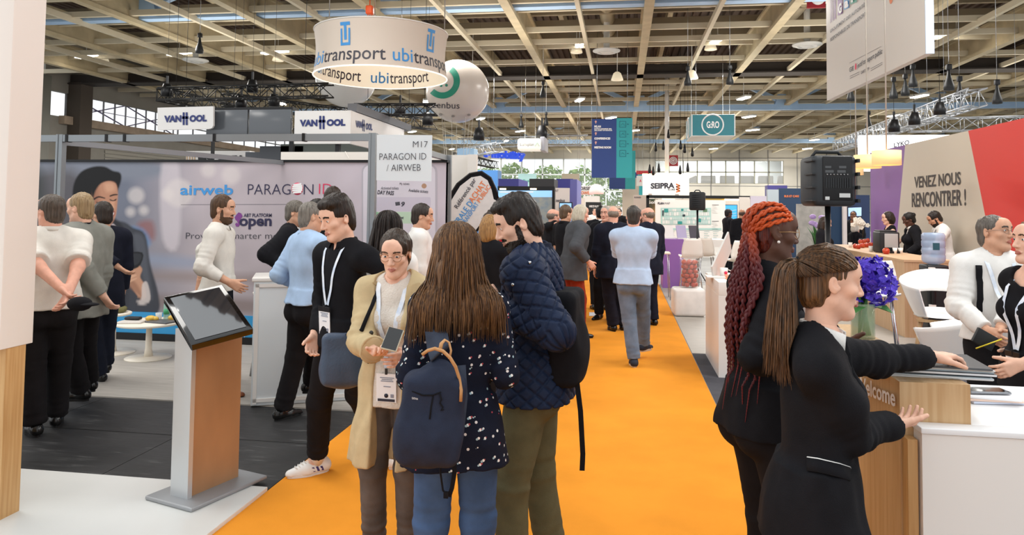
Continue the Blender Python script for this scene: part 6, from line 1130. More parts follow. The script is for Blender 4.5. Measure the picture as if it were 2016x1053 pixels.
for (hx, hy, hz, hr) in heads:
    for k in range(95):
        v = nrm(r.normal(size=3)); f = c+np.array([hx, hy, hz])+v*hr*r.uniform(.86, 1.04); x, y, z = frame_z(nrm(v+r.normal(size=3)*.3)); a0 = r.uniform(0, 6.28)
        for j in range(4):
            a = a0+j*math.pi/2; d = x*math.cos(a)+y*math.sin(a); s = -x*math.sin(a)+y*math.cos(a); k0 = len(V); V += [f, f+d*.011+s*.0105+z*.002, f+d*.021+z*.0055, f+d*.011-s*.0105+z*.002]; Fc.append((k0, k0+1, k0+2, k0+3))
mb.add(V, Fc, 0, False); mb.build('blooms', mat('petal_blue', '3a24a8', rough=.5, col2='5a3ed0', vscale=40), t)
# orange topped counter
t = empty('orange_counter', (1.5, 8.3, .005), 'white counter with an orange top beside the aisle', 'counter'); ox0, ox1, oy0, oy1, oz = .98, 2.15, 7.72, 8.9, .98; MB().bx(ox0, ox0+.09, oy0, oy1, .005, oz-.14).bx(ox0+.09, ox1, oy0+.5, oy1, .005, oz-.14).build('base', WHITE, t); MB().bx(ox0, ox1, oy0, oy1, oz-.14, oz-.003, 0, .004).build('top_slab', WHITE, t); MB().bx(ox0+.12, ox1-.03, oy0+.03, oy1-.3, oz-.003, oz+.001).build('orange_inlay', mat('orange_laminate', 'f0813c', rough=.4), t); MB().bx(ox0+.092, ox0+.3, oy0+.3, oy0+.5, .005, oz-.15).build('oak_inset', OAKL, t)
c = gnd(1425, 545, oz); t = empty('mug', c, 'white mug with a red mark on the orange counter', 'mug'); MB().lathe([(.04, 0), (.045, .1), (.041, .1), (.037, .006), (0, .006)], c, 18).build('cup_wall', WHITE, t); MB().tube([c+(.045, 0, .08), c+(.075, 0, .07), c+(.075, 0, .03), c+(.043, 0, .02)], .006, 6).build('handle', WHITE, t); MB().lathe([(0, 0), (.018, 0), (.018, .002)], c+(.015, -.046, .05), 14, M=Mf).build('mark', INKR, t)
a, b = gnd(1404, 545, oz), at(1436, 475, 8.6); t = empty('tablet_stand', a, 'white tablet on a slanted stand on the orange counter', 'tablet'); MB().bar(a, b+(0, 0, 0), .02, .26).build('tablet', mat('tablet_grey', 'c9c6c2', rough=.3), t); MB().box(a+(.02, 0, .006), (.2, .26, .012)).build('foot', WHITE, t)
# apple jar on a cube
cc = np.array([1.06, 12.15, .005]); thing('cube_seat', MB().box(cc+(0, 0, .225), (.5, .46, .44), rotz(.05), 0, .05), mat('cube_white', 'e2dcd6', rough=.5, var=.06, vscale=6), 'white soft cube stool carrying the jar of apples', 'stool'); jc = cc+(.02, 0, .448); t = empty('glass_jar', jc, 'tall clear glass jar full of red apples on the white cube', 'jar'); MB().lathe([(0, 0), (.15, 0), (.152, .5), (.147, .5), (.145, .012), (0, .012)], jc, 30).build('glass', mat('jar_glass', 'f0f4f2', rough=.03, alpha=.09), t)
for l in range(6):
    for k in range(6): a = k*1.047+l*.5; apple(jc+np.array([.092*math.cos(a), .092*math.sin(a), .014+l*.072]), 1.08, 'red apple in the tall glass jar', 'apples in the jar')
    if l % 2: apple(jc+np.array([0, 0, .01+l*.07]), 1.05, 'red apple in the tall glass jar', 'apples in the jar')
# purple stand table with leaflet holders
px0, px1, py0, py1, pz = .87, 1.32, 16.2, 17.0, 1.07; t = empty('purple_counter', (1.1, 16.6, .006), 'narrow purple and white counter beside the aisle holding leaflet holders', 'counter'); MB().bx(px0, px1, py0, py1, .006, pz).build('purple_front', mat('counter_purple', '8f62ac', rough=.5), t); MB().bx(px1, px1+.25, py0+.05, py1, .006, pz-.2).bx(px1, px1+.9, py0+.1, py1, pz-.16, pz).build('white_side', WHITE, t)
for i, x in enumerate((1314, 1345, 1358)): c = np.array([(1.02, 1.3, 1.58)[i], 16.6, pz]); t = empty('leaflet_holder', c, ['white leaflet holder at the left of the purple counter', 'lilac leaflet holder in the middle of the purple counter', 'holder with a dark leaflet at the right of the purple counter'][i], 'leaflet holder', 'leaflet holders'); Mr = rotz(.3)@rotx(-.35); MB().box(c+(0, 0, .15), (.22, .03, .3), Mr).build('back_plate', [WHITE, mat('leaf_lilac', 'b9aed0'), mat('leaf_dark', '4a4450')][i], t); MB().box(c+(0, -.06, .01), (.22, .14, .02), rotz(.3)).build('foot', WHITE, t)
p = at(1285, 497, 14.); t = empty('bistro_table', (p[0], p[1], .006), 'slim table top with thin wire legs beside the purple counter', 'table'); MB().box((p[0]+.05, p[1], p[2]), (.55, .5, .03), None, 0, .006).build('table_top', mat('tray_cream', 'e0d2c0'), t); mb = MB(); [mb.tube([(p[0]+.05+sx*.24, p[1]+sy*.22, p[2]), (p[0]+.05+sx*.27, p[1]+sy*.25, .006)], .008, 6) for sx in (-1, 1) for sy in (-1, 1)]; mb.build('wire_legs', STEEL, t)
shell_stool((*(at(1360, 560, 13.6)[:2]), .006), 0.1, 'white shell bar stool behind the jar of apples', .8, 'stool', None, 'e9e0d8'); shell_stool((*(at(1447, 540, 13.)[:2]), .006), .5, 'white shell bar stool behind the tablet on the orange counter', .8, 'stool', None, 'f0ebe0'); shell_stool((*(at(1390, 560, 15)[:2]), .006), -.3, 'white shell bar stool half hidden by the stool behind the apples', .76, 'stool', None, 'e4dcd2')
# floor plan board
YM = 26.8; a, b = atY(1290, 505, YM), atY(1428, 394, YM); t = empty('plan_board', ((a[0]+b[0])/2, YM, 0), 'large white floor plan board with a teal map of the hall', 'map board'); MB().bx(a[0], b[0], YM, YM+.12, .006, b[2]).build('panel', mat('map_white', 'e2ddd6', rough=.5), t); PM = lambda x, y: atY(x, y, YM-.012); mb = MB(); Q4 = lambda x0, x1, y0, y1, m: mb.add([PM(x0, y1), PM(x1, y1), PM(x1, y0), PM(x0, y0)], [(0, 1, 2, 3)], m)
Q4(1301, 1400, 409, 442, 0); r = np.random.default_rng(2); mb2 = MB(); PM2 = lambda x, y: atY(x, y, YM-.02); Q5 = lambda x0, x1, y0, y1, m: mb2.add([PM2(x0, y1), PM2(x1, y1), PM2(x1, y0), PM2(x0, y0)], [(0, 1, 2, 3)], m)
for y0, y1 in ((411, 416), (417.5, 424.5), (427.5, 432.5), (433.5, 440.5)):
    x = 1304
    while x < 1396: w = r.uniform(2.5, 6); Q5(x, min(x+w-.6, 1398), y0, y1, int(r.integers(1, 3))); x += w
for (x0, x1, y0, y1, m) in ((1307.5, 1315.5, 411, 418, 3), (1304, 1306.5, 414, 425, 4), (1341, 1345.5, 411, 415, 3), (1344, 1349, 422, 426, 4), (1334.5, 1343, 435.5, 441, 3), (1384, 1392, 411, 417, 5), (1375, 1380, 430, 437, 3)): mb2.add([PM2(x0, y1)-(0, .01, 0), PM2(x1, y1)-(0, .01, 0), PM2(x1, y0)-(0, .01, 0), PM2(x0, y0)-(0, .01, 0)], [(0, 1, 2, 3)], m)
MM = [mat('map_teal', 'a8c8c0'), mat('map_cell', 'd8d8d2'), mat('map_cell2', 'b9ccc6'), mat('map_green', '2f8a84'), mat('map_dark', '26343c'), mat('map_olive', '5a7a5a'), INKG]
for (x0, y0) in ((1402, 403), (1402, 435)):
    for k in range(7): Q4(x0, x0+13-(k*5) % 7, y0+k*2.6, y0+k*2.6+.8, 1 if k else 6)
for x0 in (1297, 1318, 1336, 1350, 1366, 1386, 1404):
    for k in range(8): Q4(x0, x0+11-(k*3) % 5, 455+k*4, 455.9+k*4, 2)
Q4(1296, 1420, 449, 453, 0); label_px(mb, 'PLAN', (1295, 402), (1307, 402), PM, 4, 6, .05); label_px(mb, 'MAP', (1309, 402), (1319, 402), PM, 4, 6, 0); mb.build('print', MM, t); mb2.build('map_cells', MM, t)
# framed stand behind the board
YF = 30; a, b = atY(1272, 440, YF), atY(1508, 386, YF); t = empty('framed_stand', ((a[0]+b[0])/2, YF, 0), 'black framed stand with warm white walls behind the floor plan', 'stand'); MB().bx(a[0], b[0], YF-.1, YF, b[2]-.12, b[2]).bx(a[0], a[0]+.12, YF-.1, YF, .006, b[2]).bx(b[0]-.1, b[0], YF-.1, YF, .006, b[2]).build('frame', BLACKM, t); MB().bx(a[0], b[0]+3, YF+3.2, YF+3.3, .006, b[2]-.1).build('rear_wall', mat('warm_wall', 'd8cabc', rough=.6), t); MB().bx(a[0]+.12, a[0]+.5, YF+.5, YF+.6, .006, b[2]-.15).build('side_graphic', mat('graphic_mix', '2f4a40', rough=.5, col2='b8864a', vscale=1.2), t); mb = MB(); label_px(mb, 'Solutions', (1275.5, 401), (1320, 400), lambda x, y: atY(x, y, YF+.45), 6, 5, .03); mb.build('lettering', INK, t)
mb = MB(); [mb.box(atY(x, 393, YF+.4), (.5, .3, .08), None, 0) for x in (1316, 1440, 1462)]; mb.build('lamps', mat('lamp_warm', 'ffe2b0', emit=3.), t); e = atY(1393, 398, YF+.6); MB().box(e, (1.4, .05, .3)).build('yellow_sign', mat('sign_ochre', 'b8963c'), t)
t = board('display_screen', 'blue picture screen on the warm stand wall behind the two men in dark suits', 'screen', 1426, 1452, 403, 433, 29.5, BLACKM, .06); e = atY(1439, 418, 29.5); MB().bx(e[0]-.1, e[0]+.1, 29.56, 33.25, e[2]-.1, e[2]+.1).build('wall_mount', BLACKM, t); mb = MB(); P = lambda x, y: atY(x, y, 29.48); mb.add([P(1427, 432), P(1451, 432), P(1451, 404), P(1427, 404)], [(0, 1, 2, 3)], 0); [mb.bar(P(1428, y), P(1450, y-4), .05, .01, 1) for y in (417, 423, 428)]; mb.build('picture', [mat('screen_cyan', '3f9fe0', emit=.55), INKW], t)
board('exhibit_stand', 'ivory stand panel with a glass strip right of the blue screen', 'panel', 1456, 1476, 388, 520, 29, mat('ivory_panel', 'd8cfc4', rough=.5), .1, True)
board('exhibit_stand', 'pale lilac panel right of the black framed stand', 'panel', 1478, 1512, 386, 520, 28, mat('lilac_panel', 'c2b8c4', rough=.5), .1, True); board('stand_box', 'dark violet box above the navy stand panel', 'fascia', 1511, 1550, 365, 372, 34, mat('box_violet', '3f3a78'), .6)
board('exhibit_stand', 'navy stand panel lettered in small gold capitals left of the tall black speaker', 'panel', 1534, 1592, 371, 560, 24, mat('panel_navy', '1f3550', rough=.5), .15, True, None, [('BUS ET CARS', (1544, 388), (1573, 388), 4, 6, .03)])
board('exhibit_stand', 'silver and white panel edge beside the navy stand panel', 'panel', 1512, 1533, 373, 560, 23.9, mat('panel_silver', 'a9b2b8', rough=.4), .2, True); board('exhibit_stand', 'grey louvred panel under the navy one behind the red haired woman', 'panel', 1570, 1632, 402, 560, 19, mat('panel_grey', 'b4b0a8', rough=.6, var=.15, vscale=6), .1, True)
board('exhibit_stand', 'blue partition between the tall black speaker and the purple wall', 'panel', 1636, 1664, 384, 520, 17, mat('partition_blue', '1f3d5c', rough=.5), .1, True); board('exhibit_stand', 'dark blue stand wall behind the bar counter', 'panel', 1670, 1712, 384, 520, 21, mat('partition_indigo', '23375f', rough=.5), .1, True); board('exhibit_stand', 'white slim post beside the blue partition', 'post', 1661, 1667, 382, 500, 16.8, WHITE, .1, True)
t = board('display_screen', 'small pale blue screen glowing behind the bar', 'screen', 1669, 1697, 407, 427, 20.5, BLACKM, .05); e = atY(1684, 418, 20.5); MB().bx(e[0]-.1, e[0]+.1, 20.55, 21.02, e[2]-.1, e[2]+.1).build('wall_mount', BLACKM, t); mb = MB(); P = lambda x, y: atY(x, y, 20.48); mb.add([P(1670, 426), P(1696, 425), P(1696, 408), P(1670, 409)], [(0, 1, 2, 3)]); mb.build('picture', mat('screen_soft', '9fbcf4', emit=.7), t)
# lit stand with capitals and orange stripes
YP = 40; a, b = atY(1273, 381, YP), atY(1341, 357, YP); t = empty('lit_sign', ((a[0]+b[0])/2, YP, a[2]), 'bright white stand sign with dark capitals and orange chevron stripes', 'sign'); [MB().bx(x-.1, x+.1, YP+.2, YP+.4, 0, b[2]-.05).build('post', WHITE, t) for x in (a[0]+.2, b[0]-.2)]; MB().bx(a[0], b[0], YP, YP+.2, a[2], b[2]).build('board', mat('seipra_white', 'f4f2ee', rough=.4, emit=.3), t); mb = MB(); P = lambda x, y: atY(x, y, YP-.02); label_px(mb, 'SEIPRA', (1281, 371), (1328, 370), P, 10.5, 3, .045); label_px(mb, 'SCORE', (1315, 374.5), (1329, 374.5), P, 3, 3, .03)
for y in (362, 367, 372): mb.add([P(1331, y+2), P(1339, y+5), P(1339, y+2.4), P(1331, y-1)], [(0, 1, 2, 3)], 6); mb.add([P(1331, y+7), P(1339, y+5), P(1339, y+2.5), P(1331, y+4.5)], [(0, 1, 2, 3)], 6)
mb.build('lettering', INK, t); a, b = atY(1268, 362, 42), atY(1366, 343, 42); t = empty('lit_fascia', ((a[0]+b[0])/2, 42, a[2]), 'glowing white stand canopy with lamps above the sign with capitals', 'canopy'); MB().bx(a[0], b[0], 42, 45, b[2]-.12, b[2]).bx(a[0], b[0], 45, 45.1, a[2]-.6, b[2]).build('canopy', mat('fascia_glow2', 'f6f2e6', emit=.6), t); mb = MB(); [mb.box(atY(x, 344, 41.8), (.3, .2, .12)) for x in np.linspace(1270, 1362, 8)]; mb.build('lamps', mat('lamp_warm', 'ffe2b0', emit=3.), t); MB().tube([atY(1313, 345, 42), (atY(1313, 0, 42)[0], 42, 10.56)], .12, 8).build('mast', WHITE, t)
board('hanging_sign', 'small white hanging sign with red print left of the glowing stand', 'hanging sign', 1253, 1270, 346, 366, 48, SW, .05, False, None, [('A', (1259, 358), (1263, 358), 5, 2, .05)]); board('hanging_sign', 'dark red strip sign left of the square red hose sign', 'hanging sign', 1253, 1284, 336, 343, 56, mat('sign_red', 'a8242c'), .05); board('exhibit_stand', 'beige notice panel left of the black framed stand', 'panel', 1247, 1272, 384, 440, 33, mat('notice_beige', 'c4b8ae'), .1, True, None, [('BUSINESS', (1249, 390), (1262, 390), 3, 3, .02)])
for i, (x, y) in enumerate(((1306, 285), (1291, 288), (1340, 284), (1363, 298), (1279, 331), (1286, 335), (1339, 333), (1354, 328), (1316, 262), (1348, 291), (1297, 329))): p = atY(x, y, 40); t = thing('cable_drop', MB().lathe([(0, -.3), (.08, -.26), (.08, -.1), (.03, .2), (0, .22)], p, 8).tube([p+(0, 0, .2), (p[0], p[1], 10.56)], .007, 4), BLACKM, 'black cable drop hanging above the bright white stand sign', 'cable drop', 'cable drops over the lit stand')
# loudspeakers on stands
d = 6.3; c = at(1629, 357, d); t = empty('loudspeaker', c-(0, 0, .28), 'big black portable loudspeaker, its rear panel to the camera, on a stand', 'loudspeaker'); w = 84/1420*d; h = 98/1420*d; Ms = rotz(.1); DG = mat('speaker_grey', '2b2f33', rough=.55); S_ = lambda x, y, z: c+Ms@np.array([x, y, z])
MB().box(c, (w, .34, h), Ms, 0, .045).build('cabinet', DG, t); MB().tube([S_(-w*.36, 0, h*.48), S_(-w*.27, 0, h*.59), S_(w*.24, 0, h*.59), S_(w*.34, 0, h*.48)], .016, 8).build('handle', BLACKP, t); mb = MB(); [mb.box(S_(-w*.5, -.1, z), (.03, .2, .012), Ms) for z in np.linspace(-.17, .17, 4)]; [mb.box(S_(w*.5, -.1, z), (.02, .2, .03), Ms) for z in np.linspace(-.17, .17, 4)]; mb.build('ribs', BLACKP, t)
MB().box(S_(.02, -.172, .02), (w*.66, .012, h*.86), Ms, 0, .004).build('rear_panel', BLACKM, t); mb = MB(); [mb.box(S_(.02-w*.26+k*w*.052, -.18, -.02), (.006, .008, .085), Ms) for k in range(11)]; mb.build('heat_sink', DG, t); mb = MB(); 
for k in range(7): mb.lathe([(0, 0), (.006, 0), (.005, .01)], S_(-.07+k*.028, -.18, .052), 8, 0, M=Ms@Mf)
for (x, z, ww, hh_) in ((-.06, .115, .05, .018), (.06, .115, .06, .02), (-.05, .078, .07, .022), (.05, .078, .07, .022)): mb.box(S_(x, -.178, z), (ww, .004, hh_), Ms, 1)
mb.build('controls', [mat('knob_grey', '8a8c8e', rough=.4), mat('slot_grey', '4a4d50', rough=.4)], t); MB().box(S_(.075, -.182, -.125), (.09, .004, .035), Ms).box(S_(-.07, -.182, -.15), (.035, .004, .028), Ms).build('sticker', mat('sticker_white', 'c4c8c8', rough=.5), t)
t = empty('speaker_stand', (c[0], c[1], .005), 'black tripod stand carrying the big loudspeaker', 'speaker stand'); b = np.array([c[0], c[1], 0]); MB().tube([b+(0, 0, .3), c-(0, 0, h*.48)], .024, 10).build('pole', BLACKM, t); MB().tube([b+(0, 0, 1.2), b+(0, 0, 1.3)], .034, 10).build('collar', BLACKP, t)
for k in range(3): a = k*2.1+.4; MB().tube([b+(0, 0, .75), b+(.5*math.cos(a), .5*math.sin(a), .02)], .014, 8).build('leg', BLACKM, t); MB().tube([b+(0, 0, .35), b+(.3*math.cos(a), .3*math.sin(a), .32)], .01, 6).build('brace', BLACKM, t)
d = 14; c = at(1373, 396, d); w = 30/1420*d; h = 36/1420*d; t = empty('loudspeaker', c-(0, 0, h/2), 'small black loudspeaker on a pole in front of the floor plan board', 'loudspeaker'); MB().box(c, (w, .25, h), rotz(-.15), 0, .03).build('cabinet', BLACKP, t); MB().tube([c+(-.06, 0, h*.5), c+(-.03, 0, h*.6), c+(.03, 0, h*.6), c+(.06, 0, h*.5)], .012, 6).build('handle', BLACKP, t); mb = MB(); [mb.box(c+(0, -.13, z), (w*.8, .01, .008)) for z in np.linspace(-.12, .12, 7)]; mb.build('grille', BLACKM, t)
t = empty('speaker_stand', (c[0]+.03, c[1], .006), 'black pole stand under the small loudspeaker by the white bar stools', 'speaker stand'); b = np.array([c[0], c[1], 0.]); MB().tube([b+(0, 0, .1), c-(0, 0, h*.48)], .02, 8).build('pole', BLACKM, t)
for k in range(3): a = k*2.1; MB().tube([b+(0, 0, .6), b+(.35*math.cos(a), .35*math.sin(a), .02)], .012, 6).build('leg', BLACKM, t)
t = empty('floor_leaflet', gnd(1185, 618), 'white leaflet with a dark border lying on the orange carpet', 'leaflet'); q = [gnd(1160, 622, .008), gnd(1185, 622, .008), gnd(1187, 615, .008), gnd(1160, 615, .008)]; MB().prism(q, (0, 0, .003)).build('sheet', mat('sheet_white', 'dcdde2'), t)
# purple orchid and desk behind the speaker
p = at(1612, 470, 17); t = empty('orchid', (p[0], p[1], .006), 'tall green plant with lilac flowers left of the loudspeaker stand', 'plant'); b = np.array([p[0], p[1], .006]); MB().lathe([(.14, 0), (.18, .5), (.16, .5)], b, 14).build('pot', WHITE, t); mb = MB(); r = np.random.default_rng(3)
for k in range(14): a = r.uniform(0, 6.28); h = r.uniform(.6, 1.1); e = np.array([math.cos(a), math.sin(a), 0]); q0 = b+(0, 0, .5); q1 = q0+e*.14+(0, 0, h*.75); q2 = q0+e*.3+(0, 0, h); s = np.array([-e[1], e[0], 0])*.05; mb.add([q0-s*.3, q0+s*.3, q1+s, q2, q1-s], [(0, 1, 2, 4), (2, 3, 4)], 0, True)
mb.build('leaves', mat('leaf_green', '47803c'), t); mb = MB(); [mb.ball(b+np.array([r.uniform(-.15, .15), r.uniform(-.1, .1), 1.45+r.uniform(-.12, .15)]), (.08, .05, .06), 0, 8, 5) for k in range(9)]; mb.build('flowers', mat('petal_lilac', 'b89ad0'), t)
# ------------------------------------------------ people: wardrobe
def pos(px, d, py=520): q = at(px, py, d); return dict(x=q[0], y=q[1])
BLK = cloth('cloth_black', '16161a'); BLK2 = cloth('cloth_black_warm', '1b191b'); SUITN = cloth('suit_navy', '1a1d2a'); SUITB = cloth('suit_black', '18181c'); JEANB = cloth('denim_blue', '3f587e', .22, vscale=7); JEANG = cloth('denim_grey', '5d5652', .25, vscale=6); JEANL = cloth('denim_light', '6d7d92', .2, vscale=7)
WSH = cloth('shirt_white', 'e4e2de', .04); WSH2 = cloth('shirt_offwhite', 'dcd8d0', .05); LBL = cloth('shirt_light_blue', 'a9c2e0', .06); GRY = cloth('blazer_grey', '85867f', .08); OLV = cloth('chino_olive', '5d5a42', .1); NVT = cloth('trouser_navy', '1d2230'); TRN = cloth('trench_beige', 'c2ae88', .07)
SHB = mat('shoe_black', '131313', rough=.25); SHBR = mat('shoe_brown', '7c4222', rough=.35); SNK = mat('sneaker_white', 'e6e4e0', rough=.5); SOLW = mat('sole_white', 'dcd9d4', rough=.6); SOLB = mat('sole_black', '0f0f10', rough=.7); STRP = mat('strap_pale_blue', 'c6d4e8', rough=.5, col2='e6ecf4', vscale=22); STRD = mat('strap_blue', '1f4f8c', rough=.5, col2='2b64a4', vscale=20)
SHOEB = dict(m=SHB, sole=SOLB); SHOEW = dict(m=SNK, sole=SOLW, laces=True, top=.118, th=1.06)
def shirt(m=WSH, **k): d = dict(n='shirt', m=m, e=.011, hem=.9, collar=dict(gap=30), neck=.062); d.update(k); return d
def jacket(m, **k): d = dict(n='jacket', m=m, e=.03, hem=.76, V=(.13, .075), flare=.018, neck=.072, fold=.005, cuff=.006); d.update(k); return d
def trousers(m, **k): d = dict(m=m, e=.012, wide=.022, fold=.005); d.update(k); return d
def push_out(P, F, d, g=.012, it=4):
    for _ in range(it): v = F.val(P); P = P+np.maximum(0, g-v)[:, None]*d
    return P
def vnormals(P, Q):
    n = np.cross(P[Q[:, 2]]-P[Q[:, 0]], P[Q[:, 3]]-P[Q[:, 1]]); N = np.zeros_like(P)
    for j in range(4): np.add.at(N, Q[:, j], n)
    return N/(np.linalg.norm(N, axis=1)[:, None]+1e-12)
def quilt(P, Q, K, F):
    """diamond quilting pressed into a padded jacket"""
    N = vnormals(P, Q); q = (P-K['wa'])@K['Mc']; u = np.arctan2(q[:, 0], q[:, 1])*.17; v = q[:, 2].copy(); best = np.full(len(P), .1)
    for i in (0, 1):
        for a, b, o in ((K['sh'][i], K['el'][i], 0.), (K['el'][i], K['wr'][i], .28)):
            ab = b-a; L = np.linalg.norm(ab); t = np.clip((P-a)@ab/L**2, 0, 1); r = P-a-t[:, None]*ab; d = np.linalg.norm(r, axis=1); ex, ey, _ = frame_z(ab); m = (d < best)&(t > .02); best = np.where(m, d, best); u = np.where(m, np.arctan2(r@ey, r@ex)*.06, u); v = np.where(m, t*L+o, v)
    s = .062; g = np.minimum(np.abs(((u+v)/s) % 1-.5), np.abs(((u-v)/s) % 1-.5)); return P+N*(.005-.011*np.exp(-(g/.09)**2))[:, None]
def print_blouse():
    m = cloth('blouse_navy_print', '151a2a'); nt = m.node_tree; N = nt.nodes; L = nt.links; b = N['Principled BSDF']; tc = N.new('ShaderNodeTexCoord'); last = b.inputs['Base Color'].links[0].from_socket
    for (sc, off, th, col) in ((31, 0, .13, 'e8e4e0'), (31, .2, .11, '9fb8c0'), (31, -.18, .09, 'b04850'), (27, 3.3, .11, 'dcd8d8')):
        mp = N.new('ShaderNodeMapping'); mp.inputs['Location'].default_value = (off, off*.3, off*.5) if off < 1 else (off, off, off); L.new(tc.outputs['Object'], mp.inputs[0]); mp.inputs['Scale'].default_value = (sc, sc, sc)
        v = N.new('ShaderNodeTexVoronoi'); v.inputs['Scale'].default_value = 1.; v.inputs['Randomness'].default_value = .75; L.new(mp.outputs[0], v.inputs[0]); c = N.new('ShaderNodeMath'); c.operation = 'LESS_THAN'; L.new(v.outputs['Distance'], c.inputs[0]); c.inputs[1].default_value = th*1.35
        mx = N.new('ShaderNodeMix'); mx.data_type = 'RGBA'; L.new(c.outputs[0], mx.inputs[0]); L.new(last, mx.inputs[6]); mx.inputs[7].default_value = (*lin(col), 1); last = mx.outputs[2]
    L.new(last, b.inputs['Base Color']); return m
def long_strands(K, n, ln, F=None, side_spread=.02, face=62, seed=1, r=.0028, fwd=0., lift=.012, wave=.006):
    """long straight hair falling from the crown over the back and shoulders"""
    S = K['hS']; M = K['Mh']; c = K['hc']; rg = np.random.default_rng(seed); paths = []; B = K['B']; back = -B[:, 1]
    for i in range(n):
        ph = math.radians(rg.uniform(face, 360-face)); ra = lift+rg.uniform(0, .014); R = np.array([.076, .096, .088])*S+ra; az = np.array([math.sin(ph), math.cos(ph)]); th = np.linspace(.06+rg.uniform(0, .3), math.pi*.53, 8); L = np.stack([R[0]*np.sin(th)*az[0], -.012*S+R[1]*np.sin(th)*az[1], .036*S+R[2]*np.cos(th)], 1); P = c+L@M.T
        end = P[-1]; k = 11; t = np.linspace(0, 1, k)[1:]; l = ln*rg.uniform(.82, 1.05); d = (P[-1]-P[-2]); d = nrm(d); out = nrm(np.array([*(M@np.array([az[0], az[1], 0]))[:2], 0])); w = rg.uniform(-1, 1); w2 = rg.uniform(0, 6.28)
        T = end+np.outer(t*l, [0, 0, -1.])+np.outer(np.sin(t*1.6)*side_spread*rg.uniform(.2, 1.4), out)+np.outer(np.sin(t*6+w2)*wave*w*t, B[:, 0])+np.outer(t*fwd*l, B[:, 1])
        if F is not None: T = push_out(T, F, back*.8+out*.35, .006+ra*.7)
        paths.append(np.concatenate([P, T]))
    return paths

def pony(K, n, tie=(0, -.098, .06), ln=.36, seed=2, F=None, spread=.075):
    S = K['hS']; M = K['Mh']; c = K['hc']; rg = np.random.default_rng(seed); R = np.array([.077, .098, .088])*S; C0 = np.array([0, -.013, .035])*S; T = np.array(tie)*S; tu = nrm((T-C0)/R); paths = []; B = K['B']; H = lambda q: c+q@M.T
    for i in range(n):
        ph = math.radians(rg.uniform(-115, 115)) if rg.random() < .75 else math.radians(rg.uniform(115, 245)); z = .42-.62*(abs(ph)/math.pi)**.8-.1*(abs(ph) > 1.9); e = nrm([math.sin(ph), math.cos(ph), z]); t = np.linspace(0, 1, 9)[:, None]; q = e*(1-t)+tu*t+np.array([0, 0, .25])*t*(1-t); q /= np.linalg.norm(q, axis=1)[:, None]; paths.append(H(C0+q*(R+.004+rg.uniform(0, .005)+.01*t*(1-t))))
    dn = []
    for i in range(int(n*.9)):
        a, r = rg.uniform(0, 6.28), math.sqrt(rg.random()); t = np.linspace(0, 1, 13); l = ln*rg.uniform(.8, 1.06); o = M@np.array([math.cos(a)*r*.016, 0, math.sin(a)*r*.016])*S; s = math.cos(a)*r; bk = -M[:, 1]
        P = H(T[None])+o+np.outer(.045*np.sin(np.minimum(t*5, 1.57))*(1+.4*math.sin(a)*r), bk)+np.outer(.02*np.sin(np.minimum(t*8, 3.1)), [0, 0, 1.])+np.outer(-l*t**1.25, [0, 0, 1.])+np.outer(s*spread*t**.7, M[:, 0])+np.outer((math.sin(a)*r*.5+.25)*spread*t**.8, bk)+np.outer(np.sin(t*7+a)*.004*t, M[:, 0])
        if F is not None: P = push_out(P, F, bk, .008)
        dn.append(P)
    return paths, dn
def braid(P, w, attr, out, ts=26.):
    """a plaited rope along P made of three woven strands"""
    P = np.asarray(P); d = np.concatenate([[0], np.cumsum(np.linalg.norm(np.diff(P, axis=0), axis=1))]); n = max(8, int(d[-1]/.0042)); s = np.linspace(0, d[-1], n); Q = np.stack([np.interp(s, d, P[:, i]) for i in range(3)], 1); T = np.gradient(Q, axis=0); T /= np.linalg.norm(T, axis=1)[:, None]+1e-9; X = np.cross(T, out); X /= np.linalg.norm(X, axis=1)[:, None]+1e-9; Y = np.cross(X, T); f = np.linspace(0, 1, n)
    W_ = w(f) if callable(w) else np.full(n, w); ang = np.cumsum(np.gradient(s)*.75/np.maximum(W_, .004)); V, Fq, Ac = [], [], []; k = 7; b0 = 0
    for j in range(3):
        a = ang+j*2.0944; C = Q+X*(np.sin(a)*W_*.62)[:, None]+Y*(np.sin(2*a)*W_*.36)[:, None]; r = W_*.58
        for q in range(k): t = 2*math.pi*q/k; V.append(C+X*(r*math.cos(t))[:, None]+Y*(r*math.sin(t)*.85)[:, None]); Ac.append(attr(f))
        i = np.arange(n-1)
        for q in range(k): q2 = (q+1) % k; Fq.append(np.stack([b0+q*n+i, b0+q2*n+i, b0+q2*n+i+1, b0+q*n+i+1], 1))
        b0 += k*n
    return np.concatenate(V), np.concatenate(Fq), np.concatenate(Ac)
# ---- foreground group on the carpet
K1 = person('young man in a black shirt and lanyard striding with lowered eyes beside the trench coat', **pos(676, 4.33), a=150, h=1.81, lod=0, skin='fair', sw=1.02, g=.92, pel=(0, 0, -.04), head=(-6, 16, 0), twist=-2, hs=1.02, iris='3a4650', brow='2a1d16', lip='b87a6c',
  hair=dict(s='short', c='1f1611', c2='35261c', t=.03, ts=.004, quiff=(0, .034), hl=.07), top=[shirt(BLK, hem=.86, V=(.375, .02), neck=.06, collar=dict(gap=46, hgt=.034, flip=True), res=.007, fold=.006)],
  bot=trousers(BLK2, hem=.9, wide=.016, belt=BLK, waist=.1), shoe=SHOEW, sock=mat('sock_white', 'e8e6e2', rough=.9),
  RH=at(619, 662, 4.3), RHe=(.7, -.7, 0), RHt=(-.3, -.8, 0), LH=at(766, 625, 4.3), LHe=(-.6, -.6, -.6), RFw=gnd(624, 932), RF=(0, 0, -18), LFw=gnd(742, 905), LF=(0, 0, 18), lan=dict(on='shirt', strap=STRP, drop=.07, badge=(.105, .15, 2), width=.02))
